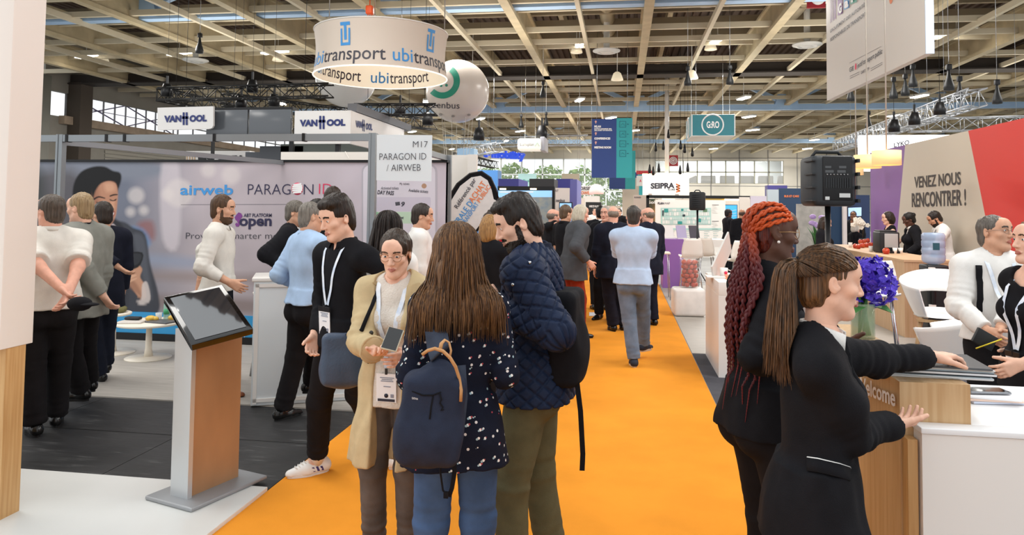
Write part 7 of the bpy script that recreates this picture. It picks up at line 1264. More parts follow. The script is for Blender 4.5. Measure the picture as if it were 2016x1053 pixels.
K2 = person('woman with round glasses in an open beige trench coat looking down at a phone', **pos(782, 3.58), a=176, h=1.6, lod=0, fem=True, skin='fair', head=(6, 14, 0), lip='b5766a', brow='4a382c', iris='4a3626', g=1.0, nose=1.05,
  hair=dict(s='short', c='33261d', c2='4c3a2b', t=.012, ts=.009, hl=.07), glasses=dict(col='8a6a4a', r=.022),
  top=[dict(n='sweater', m=cloth('sweater_cream', 'd8d0c6', .05, bump=.5, bscale=120), e=.012, hem=.83, neck=.062, sl=0, fold=.004),
       dict(n='trench_coat', m=TRN, e=.026, hem=.53, flare=.05, V=(.0, .1), open=.075, ox=-.01, neck=.072, fold=.008, cuff=.012, res=.0075)],
  bot=trousers(JEANG, wide=.008, fold=.006, hem=.97), shoe=dict(m=BLK, sole=SOLB), RH=at(738, 690, 3.26), LH=at(806, 700, 3.3), RHe=(.8, -.5, -.9), LHe=(-.8, -.5, -.9), RHd=at(776, 694, 3.2)-at(738, 690, 3.26), LHd=at(776, 684, 3.2)-at(806, 700, 3.3), RHt=(0, 0, 1), LHt=(0, 0, 1), RHc=(40, 45, 25), LHc=(45, 45, 25),
  lan=dict(on='sweater', strap=STRP, drop=-.03, badge=(.1, .135, 1), width=.022, x=-.01))
K3 = person('long haired woman in a dark printed blouse and blue jeans, seen from behind', **pos(903, 2.9), a=14, h=1.63, lod=0, fem=True, skin='fair', head=(14, 10, 0), g=1.04, sw=.96,
  hair=dict(s='long', c='462e1c', c2='7a5633', len=.1, t=.012, ts=.006, b=.08), top=[dict(n='blouse', m=print_blouse(), e=.014, hem=.765, neck=.08, nz=.44, fold=.007, cuff=.004, res=.0075, flare=.025)],
  bot=trousers(JEANB, wide=.006, fold=.006), shoe=SHOEW, LH=at(803, 704, 3.05), LHe=(-.15, -.4, -1.), LHd=at(783, 676, 3.12)-at(795, 706, 3.02), LHc=(35, 40, 20), LHt=(0, 0, 1), RH=at(958, 700, 3.06), RHe=(.3, -.5, -1.))
strands(long_strands(K3, 700, .35, K3['fields']['blouse'], .035, 58, 3), .0034, K3['hairm'], K3['body'])
K4 = person('bearded man in a navy quilted jacket facing left with lowered head', **pos(1052, 3.27), a=84, h=1.78, lod=0, skin='fair', head=(22, 22, 0), lean=2, g=1.0, brow='1f1712', nose=1.15, sw=1.0, iris='2a1c14', lip='a0705f',
  hair=dict(s='short', c='181210', c2='2c211a', t=.02, ts=.006, quiff=(0, .024), hl=.07), beard='241a15',
  top=[shirt(cloth('shirt_grey_blue', '9aa4ac', .08), e=.014, collar=dict(gap=34, hgt=.042), V=(.36, .018)), jacket(cloth('quilted_navy', '1b2740', .08, rough=.6), e=.03, hem=.86, V=(.16, .055), res=.0058, fold=.004, fx=quilt, neck=.076, flare=.012, cuff=.004)],
  bot=trousers(OLV, wide=.014, fold=.006), shoe=dict(m=SHBR, sole=SOLB), LH=at(992, 612, 3.1), LHe=(-.2, -.3, -1.), RH=at(985, 606, 3.34), RHe=(.3, -.3, -1.), LHd=(-1, .1, .12), LHt=(0, .1, 1), LHc=(40, 50, 30), RHc=(40, 50, 30), LF=(-.1, .06, 8), RF=(.1, -.08, -14))
collar_part(K4, K4['body'], cloth('cord_navy', '141b2c', bump=.6, bscale=160), r=.078, hgt=.05, gap=70, drop=.03)
# ---- reception hostesses at the right foreground
K5 = person('woman with long red and orange braids in a black jacket facing right', **pos(1522, 2.86), a=-72, h=1.745, lod=0, fem=True, skin='dark', head=(-4, 4, 0), g=1.02, brow='17100c', iris='150e0a', lip='6a3a34', nose=.95, lean=3, pel=(0, -.05, 0),
  hair=dict(s='braids', c='4a1812', c2='7a2a14', t=.0, ts=-.001, hl=.06), glasses=dict(col='b08a5a', r=.022),
  top=[jacket(BLK, e=.02, hem=.87, flare=.0, V=None, neck=.07, res=.0075, fold=.007)], bot=trousers(BLK2, wide=.006), shoe=SHOEB, RH=at(1618, 735, 2.6), LH=at(1650, 690, 2.85), RHe=(.3, -.6, -1), lan=dict(on='jacket', strap=STRD, drop=.1, width=.03))
_S = K5['hS']; _R = np.array([.075, .094, .084])*_S; _pv, _pq, _pa, _n = [], [], [], 0; _oc, _bc = np.array(lin('d0561c')), np.array(lin('4e171c')); _rg = np.random.default_rng(6)
for _j, _b in enumerate(np.radians([-78, -56, -34, -12, 12, 34, 56, 78])):
    _f = nrm([.6*math.sin(_b), .78, .42-.1*abs(_b)]); _m = np.array([math.sin(_b), -.05, math.cos(_b)])*1.25; _e = nrm([.4*math.sin(_b), -.9, -.42]); _t = np.linspace(0, 1, 14)[:, None]; _q = (1-_t)**2*_f+2*_t*(1-_t)*_m+_t**2*_e; _q /= np.linalg.norm(_q, axis=1)[:, None]
    _P = K5['hc']+(np.array([0, -.014, .034])*_S+_q*(_R+.004))@K5['Mh'].T; _bk = -K5['B'][:, 1]; _t2 = np.linspace(0, 1, 16)[1:]; _l = .5+.1*_rg.random(); _off = K5['B'][:, 0]*(.055+.022*(_j-3.5)-.3*(.4*math.sin(_b)*_R[0]))
    _T = _P[-1]+np.outer(-_l*_t2, [0, 0, 1.])+np.outer(np.sin(np.minimum(_t2*3, 1.57))*(.03+.02*_rg.random()), _bk)+np.outer(np.minimum(_t2*3, 1), _off); _T = push_out(_T, K5['fields']['jacket'], _bk, .016)
    _v, _fq, _ac = braid(np.concatenate([_P, _T]), lambda f: np.interp(f, [0, .08, .4, .8, 1], [.006, .0115, .0135, .012, .004]), lambda f: _oc+(_bc-_oc)*np.clip((f-.04)/.4, 0, 1)[:, None], _bk+np.array([0, 0, .6])); _pv.append(_v); _pq.append(_fq+_n); _pa.append(_ac); _n += len(_v)
    _P2 = _T[-1]+np.outer(np.linspace(0, .12, 6), [0, 0, -1.])+np.outer(np.linspace(0, .012, 6), _bk*_rg.uniform(-1, 3)); _v, _fq, _ac = braid(_P2, lambda f: .0035-.0025*f, lambda f: np.tile(np.array(lin('6a2022')), (len(f), 1)), _bk); _pv.append(_v); _pq.append(_fq+_n); _pa.append(_ac); _n += len(_v)
mesh_np('braids', np.concatenate(_pv), np.concatenate(_pq), attr_mat('braid_hair', .5), K5['body'], None, True, None, np.concatenate(_pa))
MB().ball(K5['hc']+K5['Mh']@np.array([.078, -.004, -.034])*_S, .006).build('earring', mat('pearl', 'efe8e0', rough=.15), K5['body'])
K6 = person('woman with a brown ponytail in a black blazer reaching over the reception counter', **pos(1600, 2.28), a=-106, h=1.575, nk=.025, shrug=-.022, lod=0, fem=True, skin='fair', head=(22, 4, 0), g=1.04, lean=4, iris='3a4030', brow='3a281c', lip='b87068',
  hair=dict(s='pony', c='3a2818', c2='6a4a2e', t=.006, ts=.002, hl=.086), top=[shirt(WSH, hem=.95, e=.002, fold=0, sl=0, collar=dict(gap=60, flip=False)), jacket(BLK, e=.022, hem=.80, flare=.03, V=(.12, .07), neck=.068, res=.007, fold=.007)], bot=trousers(BLK2, wide=.004), shoe=SHOEB,
  RH=gnd(1792, 826, 1.04), RHl=at(1686, 880, 2.2), RHd=nrm((.95, -.02, -.2)), RHt=(.05, .95, .05), RHc=(10, 20, 14), RHs=.1, LH=at(1908, 704, 2.6), LHe=(-.2, -.7, -.8), LHd=nrm(at(1985, 762, 2.75)-at(1908, 706, 2.6)), LHt=(.35, -.8, -.2), LHc=(16, 30, 24))
_a, _b = pony(K6, 520, F=K6['fields']['jacket']); strands(_a, .0026, K6['hairm'], K6['body'], 'hair_strands'); strands(_b, .0030, K6['hairm'], K6['body'], 'ponytail'); MB().tube([K6['hc']+K6['Mh']@(np.array([.017*math.cos(q), -.108, .06+.017*math.sin(q)])*K6['hS']) for q in np.linspace(0, 6.28, 13)[:-1]], .006, 6, 0, True).build('hair_tie', BLK, K6['body'])
# ---- people of the left stand
P_ = person
P_('stout man in a white short sleeved shirt with hands clasped behind his back', **pos(98, 5.35), a=48, h=1.77, g=1.2, belly=.06, skin='pink', head=(30, 0, 0), hair=dict(s='short', c='4a4038', c2='6a5e54', t=.006, ts=.008), top=[shirt(WSH2, sl=.42, e=.022, hem=.93, belly=1, res=.01)], bot=trousers(BLK2, waist=.12, belt=BLK), shoe=SHOEB, RH=at(132, 586, 5.05), LH=at(140, 590, 5.02), RHe=(.9, -.7, .1), LHe=(-1., -.6, 0), RHd=(.5, 0, -.7), LHd=(.6, -.2, -.75), LFw=gnd(68, 858), RFw=gnd(110, 838), hs=1.02)
P_('fair haired man in a grey blazer looking left', **pos(158, 5.75), a=82, h=1.79, g=1.06, skin='fair', head=(6, 4, 0), hair=dict(s='short', c='7a6448', c2='9a8462', t=.012, ts=.004), top=[shirt(BLK, e=.014), jacket(GRY, res=.011, hem=.8)], bot=trousers(BLK2), shoe=SHOEB, LH=at(205, 585, 5.7), LHe=(-.3, -.8, -.6), LFw=gnd(160, 806), RFw=gnd(175, 792))
P_('dark haired man in a navy suit partly behind the grey blazer', **pos(200, 6.75), a=62, h=1.72, g=1., skin='tan', head=(10, 4, 0), hair=dict(s='short', c='241c17', c2='3a2e26'), top=[shirt(WSH, e=.004, fold=0, sl=.3), jacket(SUITN)], bot=trousers(NVT), shoe=SHOEB, LFw=gnd(196, 752), RFw=gnd(207, 745), LH=at(232, 525, 6.5))
P_('bearded man in a white shirt and brown shoes standing with one hand on his hip', **pos(432, 6.38), a=-74, h=1.79, g=.98, skin='tan', head=(-6, 4, 0), hair=dict(s='short', c='3f2b1c', c2='5c4129', t=.02, ts=.004), beard='4a3524', top=[shirt(WSH2, hem=.95, e=.02, fold=.007, sl=.86, res=.01)], bot=trousers(NVT, belt=SHBR, waist=.12), shoe=dict(m=SHBR, sole=SOLB), sock=mat('sock_grey', '9a9aa0', rough=.9), RH=at(452, 556, 6.1), RHe=(.35, -1., -.1), LH=at(395, 548, 6.55), LHe=(-.8, -1, .3), RFw=gnd(440, 782), LFw=gnd(432, 745), RF=(0, 0, -12))
P_('grey haired man with glasses in a black suit behind the white counter', **pos(563, 7.2), a=-78, h=1.76, g=1.04, skin='tan', head=(-6, 4, 0), lean=8, hair=dict(s='short', c='4a443e', c2='6e675e', t=.012), glasses={}, top=[shirt(WSH, e=.004, fold=0, sl=.3), jacket(SUITB, res=.011)], bot=trousers(SUITB), shoe=SHOEB, RH=at(568, 530, 6.9), RHe=(.5, -1., .1), LH=at(585, 545, 7.2))
P_('man in a light blue shirt and black trousers, his back to the aisle', **pos(607, 5.75), a=-36, h=1.74, g=1.08, skin='tan', head=(-10, 4, 0), hair=dict(s='short', c='57524c', c2='7c766e', t=.006, ts=.003), top=[shirt(LBL, hem=.95, e=.02, fold=.007, res=.01, collar=dict(gap=30))], bot=trousers(BLK2, belt=SHBR, waist=.12), shoe=SHOEB, LFw=gnd(556, 826), RFw=gnd(612, 800), LH=at(588, 560, 6.0), LHe=(-.15, -.5, -1), RH=at(640, 560, 6.0), RHe=(.15, -.5, -1), lan=dict(on='shirt', strap=STRP, drop=.1))
P_('dark haired man in a navy suit behind the light blue shirt', **pos(620, 7.85), a=-50, h=1.78, skin='olive', head=(-10, 6, 0), hair=dict(s='short', c='171210', c2='2a211c'), top=[shirt(WSH, e=.004, fold=0, sl=.3), jacket(SUITN)], bot=trousers(NVT), shoe=SHOEB)
P_('tall dark haired man whose forehead shows behind the young man in black', **pos(652, 7.3), a=-40, h=1.9, skin='tan', head=(30, 6, 0), hair=dict(s='short', c='2a1c14', c2='45301f', t=.02), top=[shirt(WSH, e=.004, fold=0, sl=.3), jacket(SUITB)], bot=trousers(SUITB), shoe=SHOEB)
K7 = P_('dark long haired woman in a white jacket, seen from behind near the printed phone', **pos(762, 4.85), a=-8, h=1.66, fem=True, skin='fair', head=(10, 4, 0), hair=dict(s='long', c='1d1512', c2='33251e', len=.12, b=.09), top=[dict(n='jacket', m=WSH, e=.022, hem=.85, neck=.075, fold=.005)], bot=trousers(BLK2, wide=.004), shoe=dict(m=SNK, sole=SOLW))
strands(long_strands(K7, 260, .3, K7['fields']['jacket'], .03, 60, 5, .004), .005, K7['hairm'], K7['body'])
P_('smiling man with glasses in a white shirt in front of the printed phone', **pos(826, 7.0), a=-76, h=1.74, g=1.1, skin='tan', head=(-4, 6, 0), smile=.008, hair=dict(s='short', c='231c19', c2='3c332d', t=.012), glasses={}, top=[shirt(WSH, e=.02)], bot=trousers(NVT), shoe=SHOEB)
K8 = P_('blond bobbed woman in a black jacket with a grey strap, seen from behind', **pos(962, 6.5), a=-6, h=1.64, fem=True, skin='fair', head=(-4, 6, 0), hair=dict(s='bob', c='6a4a2a', c2='9a7444', b=.1, t=.016, ts=.012), top=[shirt(WSH, collar=dict(flip=False, hgt=.05), sl=.4), dict(n='jacket', m=BLK, e=.024, hem=.84, neck=.07, fold=.004)], bot=trousers(BLK2, wide=.03), shoe=SHOEB)
_p = at(940, 640, 6.4); MB().tube([K8['C'](-.1, -.12, .4), K8['C'](-.1, -.16, .2), K8['C'](-.11, -.16, 0), K8['C'](-.14, -.14, -.2)], .014, 6, 0, False, True, .3).build('shoulder_strap', mat('strap_grey', '8c8c90', rough=.6), K8['body'])
P_('curly dark haired woman in a red coat raising a phone beside the feather flag', **pos(972, 7.15), a=-14, h=1.68, fem=True, skin='tan', head=(-6, 4, 0), hair=dict(s='curly', c='221813', c2='3a2a20'), top=[dict(n='coat', m=cloth('coat_red', 'c41f2c', .06), e=.034, hem=.55, flare=.1, neck=.07)], bot=trousers(BLK2), shoe=SHOEB, RH=at(985, 442, 7.4), LH=at(945, 520, 7.4))
P_('person in black filming at the map screen', **pos(1005, 8.6), a=150, h=1.68, fem=True, skin='tan', head=(0, 8, 0), hair=dict(s='bob', c='2a201a'), top=[dict(n='jacket', m=BLK, e=.024, hem=.8, neck=.07)], bot=trousers(BLK2), shoe=SHOEB, RH=at(1000, 482, 8.3), LH=at(990, 470, 8.3))
P_('older man with glasses and a dark suit at the pale lettered panel', **pos(1088, 11.2), a=-60, h=1.7, skin='pink', head=(0, 0, 0), hair=dict(s='bald', c='6a5e54'), glasses={}, top=[shirt(WSH, e=.004, fold=0, sl=.3), jacket(SUITB)], bot=trousers(SUITB), shoe=SHOEB, LH=at(1095, 440, 10.9))
# ---- people along the aisle
P_('white haired man in a grey jacket and red trousers leaning forward', **pos(1136, 9.7), a=-66, h=1.77, g=1.14, skin='pink', head=(0, 6, 0), lean=10, pel=(0, -.06, 0), hair=dict(s='long', c='b9ae98', c2='d8d0bc', b=.07, t=.01), top=[shirt(WSH, e=.004, fold=0, sl=.3), jacket(cloth('jacket_charcoal', '4a4c50', .08), e=.04)], bot=trousers(cloth('trouser_red', '8e3420'), wide=.03), shoe=SHOEB, RH=at(1158, 515, 9.4))
P_('brown haired man in a black polo behind the white haired man', **pos(1112, 10.6), a=-50, h=1.76, g=1.12, skin='tan', head=(0, 4, 0), hair=dict(s='short', c='4a3a2c', c2='6a5642'), top=[shirt(BLK, sl=.45)], bot=trousers(NVT), shoe=SHOEB)
P_('man in a black suit walking away down the middle of the aisle', **pos(1181, 12.3), a=8, h=1.76, skin='tan', head=(0, 0, 0), hair=dict(s='short', c='1b1512'), top=[shirt(WSH, e=.004, fold=0, sl=.3), jacket(SUITB)], bot=trousers(SUITB, wide=.0), shoe=SHOEB, lod=2)
P_('balding man in a dark suit, seen from behind left of the pale blue polo', **pos(1207, 10.05), a=12, h=1.75, g=1.1, skin='pink', head=(0, 6, 0), hair=dict(s='bald', c='7a6c5e', c2='94877a', ts=.005), top=[shirt(WSH, e=.004, fold=0, sl=.3), jacket(SUITN, e=.034)], bot=trousers(SUITN, wide=.03), shoe=SHOEB, LFw=gnd(1207, 652), RFw=gnd(1226, 650))
P_('grey haired man half hidden behind the balding man in the aisle', **pos(1192, 11.2), a=160, h=1.75, skin='pink', hair=dict(s='short', c='8a8278'), top=[shirt(WSH, e=.004, fold=0, sl=.3), jacket(SUITB)], bot=trousers(SUITB), shoe=SHOEB, lod=2)
P_('man in a pale blue polo and grey jeans with folded arms, seen from behind', **pos(1247, 7.95), a=-4, h=1.75, g=1.1, skin='pink', head=(4, 0, 0), hair=dict(s='short', c='3a3632', c2='57524c', t=.008, ts=.004), top=[shirt(cloth('polo_pale_blue', 'b4c6de', .05), sl=.47, e=.024, hem=.9, fold=.006, res=.01, collar=dict(gap=30, hgt=.034))], bot=trousers(JEANL, wide=.018), shoe=dict(m=mat('shoe_navy', '1d2434', rough=.7), sole=mat('sole_tan', 'c9b49a')), LH=at(1262, 505, 8.22), RH=at(1236, 498, 8.24), LHe=(-1, .1, -.6), RHe=(1, .1, -.6), LFw=gnd(1248, 722), RFw=gnd(1268, 706), RF=(0, 0, -25))
P_('balding man in a navy suit turning left, right of the pale blue polo', **pos(1277, 10.7), a=38, h=1.74, g=1.06, skin='pink', head=(20, 4, 0), hair=dict(s='bald', c='6a5e50', c2='857868', ts=.006), top=[shirt(WSH, e=.004, fold=0, sl=.3), jacket(SUITN, e=.034)], bot=trousers(SUITN), shoe=SHOEB)
for i, (x, d, a, l, c, tp) in enumerate(((1196, 20, 170, 'distant person in black with a pale face in the aisle, left of the balding head', '1d1612', BLK), (1219, 24, 160, 'distant person in a dark suit far down the aisle over the polo shoulder', '2a211b', SUITB), (1256, 21, 140, 'dark haired woman in brown far back between two grey heads', '1f1612', cloth('top_brown', '5a4438')), (1170, 26, 190, 'distant person in a white top far down the aisle', '3a2a1e', WSH), (1186, 30, 10, 'distant person in grey far down the aisle under the black stand box', '57524c', GRY), (1208, 33, 170, 'farthest distant person in a dark coat near the cream stand', '241c18', SUITN))): P_(l, **pos(x, d), a=a, h=1.72, fem=i == 2, skin=['tan', 'fair', 'olive', 'fair', 'tan', 'pink'][i], hair=dict(s='long' if i == 2 else 'short', c=c), top=[jacket(tp, V=None)], bot=trousers(SUITB), shoe=SHOEB, lod=2)
P_('dark skinned man in a black suit in front of the blue picture screen', **pos(1434, 20), a=-75, h=1.74, skin='dark', hair=dict(s='short', c='1a1614'), top=[shirt(WSH, e=.004, fold=0, sl=.3), jacket(SUITB)], bot=trousers(SUITB), shoe=SHOEB, lod=2)
P_('broad man in a black suit with shaved head near the blue picture screen', **pos(1461, 17.5), a=10, h=1.74, g=1.2, skin='olive', hair=dict(s='bald', c='4a3a30'), top=[shirt(WSH, e=.004, fold=0, sl=.3), jacket(SUITB, e=.036)], bot=trousers(SUITB), shoe=SHOEB, lod=2)
# ---- people around the oak bar
P_('dark haired woman in a black suit beside the loudspeaker stand', **pos(1622, 12.4), a=-120, h=1.62, fem=True, skin='tan', head=(0, 10, 0), hair=dict(s='long', c='231914', c2='3a2a20', b=.1), top=[shirt(WSH, e=.004, fold=0, sl=.3), jacket(SUITB)], bot=trousers(SUITB), shoe=SHOEB, RH=at(1640, 500, 12.1))
P_('old woman with white hair in black seated behind the bar apples', **pos(1685, 16.6), a=-70, h=1.5, z=-.06, fem=True, skin='pink', head=(0, 4, 0), hair=dict(s='bob', c='c9bfae', c2='e2dace', b=.04, t=.02, ts=.016), top=[jacket(BLK, V=None)], bot=trousers(BLK2), shoe=SHOEB, lod=1)
P_('man in a dark jacket behind the orchid', **pos(1681, 19), a=160, h=1.72, skin='brown', hair=dict(s='short', c='1d1613'), top=[jacket(SUITB)], bot=trousers(SUITB), shoe=SHOEB, lod=2)
P_('person in a dark red jacket far behind the orchid', **pos(1696, 20), a=30, h=1.62, skin='tan', hair=dict(s='short', c='2a1d16'), top=[jacket(cloth('jacket_wine', '7c2030'), V=None)], bot=trousers(SUITB), shoe=SHOEB, lod=2)
P_('barmaid with short dark hair, glasses and bare shoulders facing left', **pos(1752, 13.), a=84, h=1.72, fem=True, skin='fair', head=(4, 8, 0), hair=dict(s='bob', c='241a16', c2='3a2b23', b=.02, hl=.06), glasses={}, top=[dict(n='top', m=BLK, e=.012, hem=.85, neck=.085, nz=.4, sl=0)], bot=trousers(BLK2), shoe=SHOEB, LH=at(1752, 492, 12.6))
P_('dark skinned barmaid with a hair bun and black suit looking down behind the water bottle', **pos(1797, 12.3), a=86, h=1.72, fem=True, skin='dark', head=(4, 22, 0), hair=dict(s='bun', c='15110f', bp=(0, -.105, .05)), top=[shirt(WSH, e=.004, fold=0, sl=.3), jacket(SUITB)], bot=trousers(SUITB), shoe=SHOEB, LH=at(1785, 500, 12.))
P_('barman in a white sweater and black trousers bending over the bar', **pos(1850, 11.7), a=82, h=1.76, skin='olive', head=(4, 30, 0), lean=8, pel=(0, -.08, 0), hair=dict(s='short', c='191311', c2='2e241e', t=.016), beard='2a201a', top=[dict(n='sweater', m=WSH, e=.024, hem=.88, neck=.062, fold=.005)], bot=trousers(BLK2), shoe=SHOEB, LH=at(1828, 500, 11.3), LHe=(-.3, -.6, -1), RH=at(1832, 498, 11.8), lan=dict(on='sweater', strap=BLK, drop=.1, badge=(.07, .1, 1)))
K9 = P_('grey haired man with glasses and white shirt, hands folded, looking up to the right', **pos(1958, 4.62), a=176, h=1.7, g=1.02, lod=0, res=.01, skin='tan', head=(38, -6, -4), hair=dict(s='short', c='4c4641', c2='6e675f', ts=.004, t=.003, hl=.09), glasses=dict(col='8a7a70', r=.02, round_=False), brow='4a423c', top=[shirt(WSH, e=.024, hem=.94, fold=.007, res=.009, collar=dict(gap=50, hgt=.036))], bot=trousers(BLK2, belt=BLK, waist=.12), shoe=SHOEB, RH=at(1945, 652, 4.35), LH=at(1965, 655, 4.33), RHe=(.8, -.8, -.4), LHe=(-.8, -.8, -.4), RHd=(.5, 0, -.85), LHd=(-.4, 0, -.9), lan=dict(on='shirt', strap=STRP, drop=.04, badge=(.09, .12, 1), width=.022))
_F = K9['fields']['shirt']; _P = []
for _q in np.linspace(0, 1, 12): _h = _F.hit(K9['C'](.125, .5, .36-.3*_q), -K9['Mc'][:, 1], .8); _P.append((_h if _h is not None else K9['C'](.125, .1, .36-.3*_q))+K9['Mc'][:, 1]*.006)
MB().tube(_P, .02, 8, 0, False, True, .3).build('shoulder_strap', BLK, K9['body'])
K10 = P_('woman with pinned auburn hair in a black dress at the right edge', **pos(2036, 3.7), a=104, h=1.68, fem=True, lod=0, res=.01, skin='fair', head=(-4, -4, 0), g=1.06, brow='4a3020', lip='b06a5c', hair=dict(s='bun', c='5a3a20', c2='84582f', t=.012, ts=.008, bp=(0, -.09, .03)), top=[dict(n='dress_top', m=BLK, e=.014, hem=.85, neck=.1, nz=.4, sl=.36, fold=.005)], bot=dict(n='skirt', m=BLK, e=.014, skirt=.5, sw=.2, waist=.13), shoe=SHOEB, LH=at(2012, 716, 3.45), LHe=(-.5, -1, -.2), RH=at(1995, 690, 3.8), lan=dict(on='dress_top', strap=STRP, drop=.0, badge=(.09, .13, 2), width=.022))
# ---- things worn and carried by the people in front
def onfield(F, px, py, dep, off=.006, L=1.4):
    d = nrm(ray(px, py)); o = at(px, py, dep-.5); h = F.hit(o, d, L); return (h if h is not None else at(px, py, dep))-d*off
# backpack of the long haired woman
U = nrm(at(869, 690, 2.66)-at(846, 902, 2.62)); nb_ = -K3['B'][:, 1]; nb_ = nrm(nb_-U*(nb_@U)); X_ = np.cross(U, nb_); X_ = X_ if X_@RT > 0 else -X_; Mb = np.stack([X_, nb_, U], 1); cb = at(849, 812, 2.6)
F = SDF(cb-.32, cb+.32, .005); q = lambda x, y, z: cb+Mb@np.array([x, y, z]); F.op(rbox(q(0, 0, -.02), (.075, .03, .12), Mb, .035)); F.op(ell(q(-.004, .012, -.075), (.122, .078, .105), Mb), .05); F.op(ell(q(.012, .0, .075), (.085, .055, .115), Mb), .05); F.op(ell(q(-.01, .05, -.08), (.09, .045, .085), Mb), .02); F.noise(.0024, (28, 28, 20), 4); F.noise(.0012, (70, 70, 40), 9)
t = empty('backpack', cb-U*.2, 'small dark blue backpack with a tan zip hanging behind the long haired woman', 'backpack'); PK = cloth('pack_navy', '252c3e', .1, rough=.75); TAN = mat('tan_leather', 'b98a5a', rough=.55); sdf_obj('pack_body', F, PK, t)
PF_ = lambda L, o=.004: [onfield(F, x, y, 2.55, o) for x, y in L]
MB().tube(PF_([(831, 698), (842, 690), (856, 686), (872, 691), (886, 704), (897, 722), (904, 744), (908, 768), (907, 790)]), .0065, 6).build('zip_trim', TAN, t); MB().tube([at(866, 690, 2.56), at(869, 676, 2.57), at(876, 669, 2.58), at(884, 674, 2.58), at(888, 690, 2.57), at(886, 702, 2.56)], .008, 8, 0, False, True, .5).build('carry_loop', TAN, t)
MB().tube(PF_([(793, 762), (812, 770), (832, 778), (852, 778), (868, 772)], .001), .003, 5).tube(PF_([(853, 778), (849, 800), (846, 825)], .001), .003, 5).build('pocket_seam', BLK, t); MB().tube(PF_([(866, 776), (869, 786), (866, 793), (872, 802), (868, 808), (874, 806)], .006), .003, 5).build('zip_cord', BLK, t)
mb = MB(); label_px(mb, 'QUECHUA', (811, 785), (823, 787), lambda x, y: onfield(F, x, y, 2.55, .003), 4, 0, 0, .001); mb.build('lettering', INKW, t)
FB = K3['fields']['blouse']; pts = [(845, 578), (848, 594), (853, 620), (858, 648), (862, 676), (864, 692)]; P = np.array([onfield(FB, x, y, 2.8, .012) for x, y in pts]); P[-1] = at(864, 692, 2.6); P[-2] = .5*P[-2]+.5*P[-1]; o = MB().ribbon(P, .085, nb_).build('shoulder_strap', cloth('strap_slate', '3c4250'), t); sd = o.modifiers.new('s', 'SOLIDIFY'); sd.thickness = .008
o = MB().ribbon([at(905, 720, 2.68), at(909, 780, 2.68), at(903, 840, 2.66), at(893, 890, 2.65)], .045, nb_).build('lower_strap', cloth('strap_slate', '3c4250'), t); sd = o.modifiers.new('s', 'SOLIDIFY'); sd.thickness = .006
MB().ribbon([at(893, 885, 2.63), at(895, 930, 2.63), at(890, 960, 2.63), at(884, 978, 2.63)], .016, nb_).tube([at(868, 890, 2.63), at(867, 930, 2.63), at(872, 965, 2.63), at(880, 975, 2.63)], .004, 5).box(at(878, 974, 2.62), (.016, .012, .022)).build('strap_end', BLK, t)
# phone, shoulder bag and coat details of the trench coat woman
c = at(773, 668, 3.17); t = empty('phone', c, 'smartphone with a pale case held by the trench coat woman', 'phone'); Mp_ = frame_z((-.1, -.55, .85)); MB().box(c, (.07, .145, .009), np.stack([nrm(RT+UP*-.25), np.cross(nrm((-.1, -.55, .85)), nrm(RT+UP*-.25)), nrm((-.1, -.55, .85))], 1), 0, .003).build('body', mat('phone_pale', 'c8c4b0', rough=.3), t); Mq_ = np.stack([nrm(RT+UP*-.25), np.cross(nrm((-.1, -.55, .85)), nrm(RT+UP*-.25)), nrm((-.1, -.55, .85))], 1); MB().box(c+Mq_[:, 2]*.005, (.064, .138, .001), Mq_).build('glass', mat('gloss_black', '08090a'), t)
cb = at(680, 706, 3.74); F = SDF(cb-.25, cb+.25, .006); Mh_ = K2['B']@rotz(.5)@rotx(.12); F.op(rbox(cb, (.09, .03, .1), Mh_, .03)); F.op(ell(cb-(0, 0, .05), (.13, .07, .1), Mh_), .04); F.noise(.002, (30, 30, 20), 2); t = empty('shoulder_bag', cb-(0, 0, .15), 'dark blue leather shoulder bag under the arm of the trench coat woman', 'bag'); sdf_obj('bag_body', F, mat('leather_slate', '37455a', rough=.5, bump=.2, bscale=80), t); FC = K2['fields']['trench_coat']
P = [onfield(FC, x, y, 3.5, .008) for x, y in [(748, 552), (742, 575), (733, 600), (722, 625), (712, 650)]]+[cb+(0, 0, .12)]; MB().tube(P, .01, 8, 0, False, True, .6).build('strap', BLK, t)
TR = K2['body']; off = lambda L, o: [onfield(FC, x, y, 3.4, o) for x, y in L]
mb = MB()
for L in ([(733, 556), (752, 551), (768, 560), (786, 578), (782, 592), (760, 578)], [(757, 580), (783, 594), (788, 622), (780, 652), (764, 636), (752, 612)], [(812, 560), (826, 556), (838, 566), (826, 590), (812, 600)]): mb.add(off(L, .012), [tuple(range(len(L)))], 0)
o = mb.build('lapel', TRN, TR); sd = o.modifiers.new('s', 'SOLIDIFY'); sd.thickness = .006; sd.offset = 0
for x, y in ((731, 655), (757, 663), (726, 712)): MB().ball(onfield(FC, x, y, 3.4, .005), (.011, .006, .011), 0, 10, 6).build('button', mat('horn_dark', '2e2a26', rough=.3), TR)
w, e = K2['wr'][1], K2['el'][1]; MB().tube([w+(e-w)*.16+r*.05 for r in [np.stack(frame_z(e-w)[:2], 1)@np.array([math.cos(a), math.sin(a)]) for a in np.linspace(0, 6.28, 19)[:-1]]], .009, 6, 0, True, True, 2.).build('cuff_strap', TRN, TR)
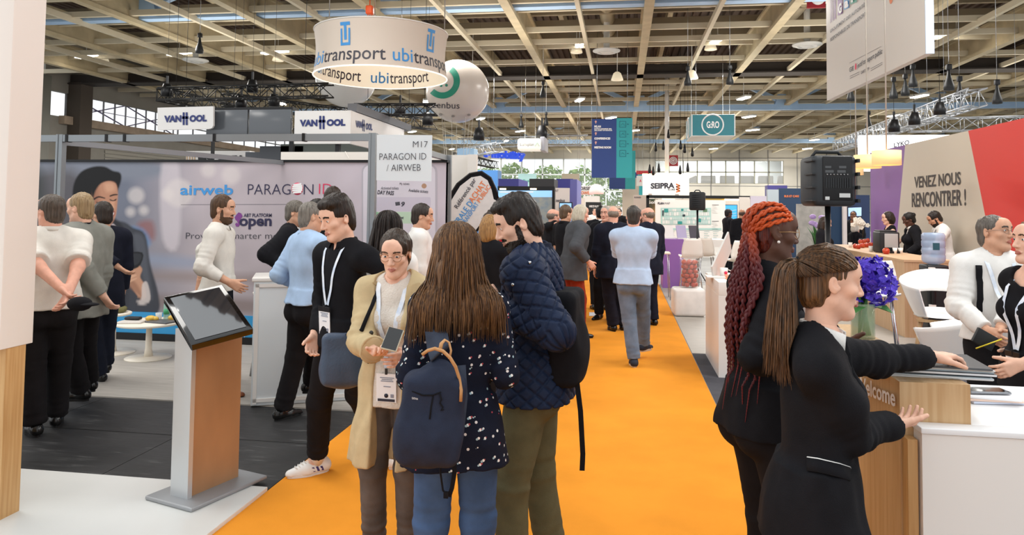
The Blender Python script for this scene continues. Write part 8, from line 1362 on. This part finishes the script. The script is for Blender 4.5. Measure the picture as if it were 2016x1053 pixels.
# bearded man: backpack, snaps, pocket welt
FJ = K4['fields']['jacket']; B4 = K4['B']; cb = K4['C'](-.0, -.155, .06); F = SDF(cb-.35, cb+.35, .007); Mk4 = K4['Mc']; F.op(rbox(cb, (.11, .03, .17), Mk4, .035)); F.op(ell(cb-Mk4[:, 1]*.03-(0, 0, .06), (.13, .07, .14), Mk4), .04); F.noise(.0025, (26, 26, 18), 6); t = empty('backpack', cb-(0, 0, .2), 'black backpack on the back of the man in the quilted jacket', 'backpack'); sdf_obj('pack_body', F, BLK, t)
for s in (-1, 1): P = [K4['C'](s*.11, -.12, .3), K4['C'](s*.115, -.06, .41), K4['C'](s*.12, .03, .42), K4['C'](s*.125, .12, .34), K4['C'](s*.14, .14, .2)]; MB().ribbon(push_out(np.array(P), FJ, np.array([0, 0, .6])-B4[:, 1]*0, .012), .05, (0, 0, 1)).build('shoulder_strap', BLK, t) if False else None
MB().ribbon([cb+Mk4@np.array([-.1, -.05, -.12]), cb+Mk4@np.array([-.11, -.07, -.3]), cb+Mk4@np.array([-.11, -.075, -.48]), cb+Mk4@np.array([-.11, -.07, -.55])], .022, -FW).build('dangling_strap', BLK, t)
for x, y in ((1043, 517), (1010, 560), (1003, 602), (1005, 730), (1005, 755)): MB().ball(onfield(FJ, x, y, 3.0, .002), .008, 0, 8, 5).build('snap', STEEL, K4['body'])
o = MB().ribbon([onfield(FJ, x, y, 3.0, .003) for x, y in ((1038, 686), (1060, 695), (1082, 705), (1104, 714))], .022, -FW).build('pocket_welt', mat('cord_navy', '141b2c'), K4['body'])
# blazer pocket with a white edge, folder and pen, wristband
FK = K6['fields']['jacket']; L = [(1589, 901), (1610, 904), (1631, 909), (1652, 914), (1673, 921)]; MB().tube([onfield(FK, x, y, 2.1, .003) for x, y in L], .0045, 6).build('pocket_edge', mat('edge_white', 'f0eeea', rough=.6), K6['body']); o = MB().add([onfield(FK, x, y, 2.1, .004) for x, y in L]+[onfield(FK, x, y+26, 2.1, .004) for x, y in L], [(i, i+1, 6+i, 5+i) for i in range(4)], 0, True).build('pocket_flap', BLK, K6['body']); sd = o.modifiers.new('s', 'SOLIDIFY'); sd.thickness = .004
c = at(1938, 668, 4.24); t = empty('folder', c, 'small black folder held by the grey haired man with glasses', 'folder'); MB().box(c, (.13, .02, .09), rotz(.2)@roty(.5), 0, .003).build('cover', BLACKP, t); thing('pencil', MB().tube([c+(-.06, -.03, -.05), c+(.08, -.03, .01)], .004, 6), mat('pencil_yellow', 'e8d02a', rough=.4), 'yellow pencil held with the small black folder', 'pencil')
c = at(157, 598, 4.98); thing('cap', MB().ball(c, (.085, .07, .05), 0, 14, 8).ball(c+(.08, -.01, .0), (.07, .055, .012), 0, 12, 6), BLK, 'black cap held behind his back by the man in the white short sleeved shirt', 'cap')
w = K7['wr'][0]; c = at(985, 425, 7.42); thing('phone', MB().box(c, (.08, .012, .15), rotz(-.1), 0, .004), BLACKP, 'dark phone raised beside the feather flag', 'phone')
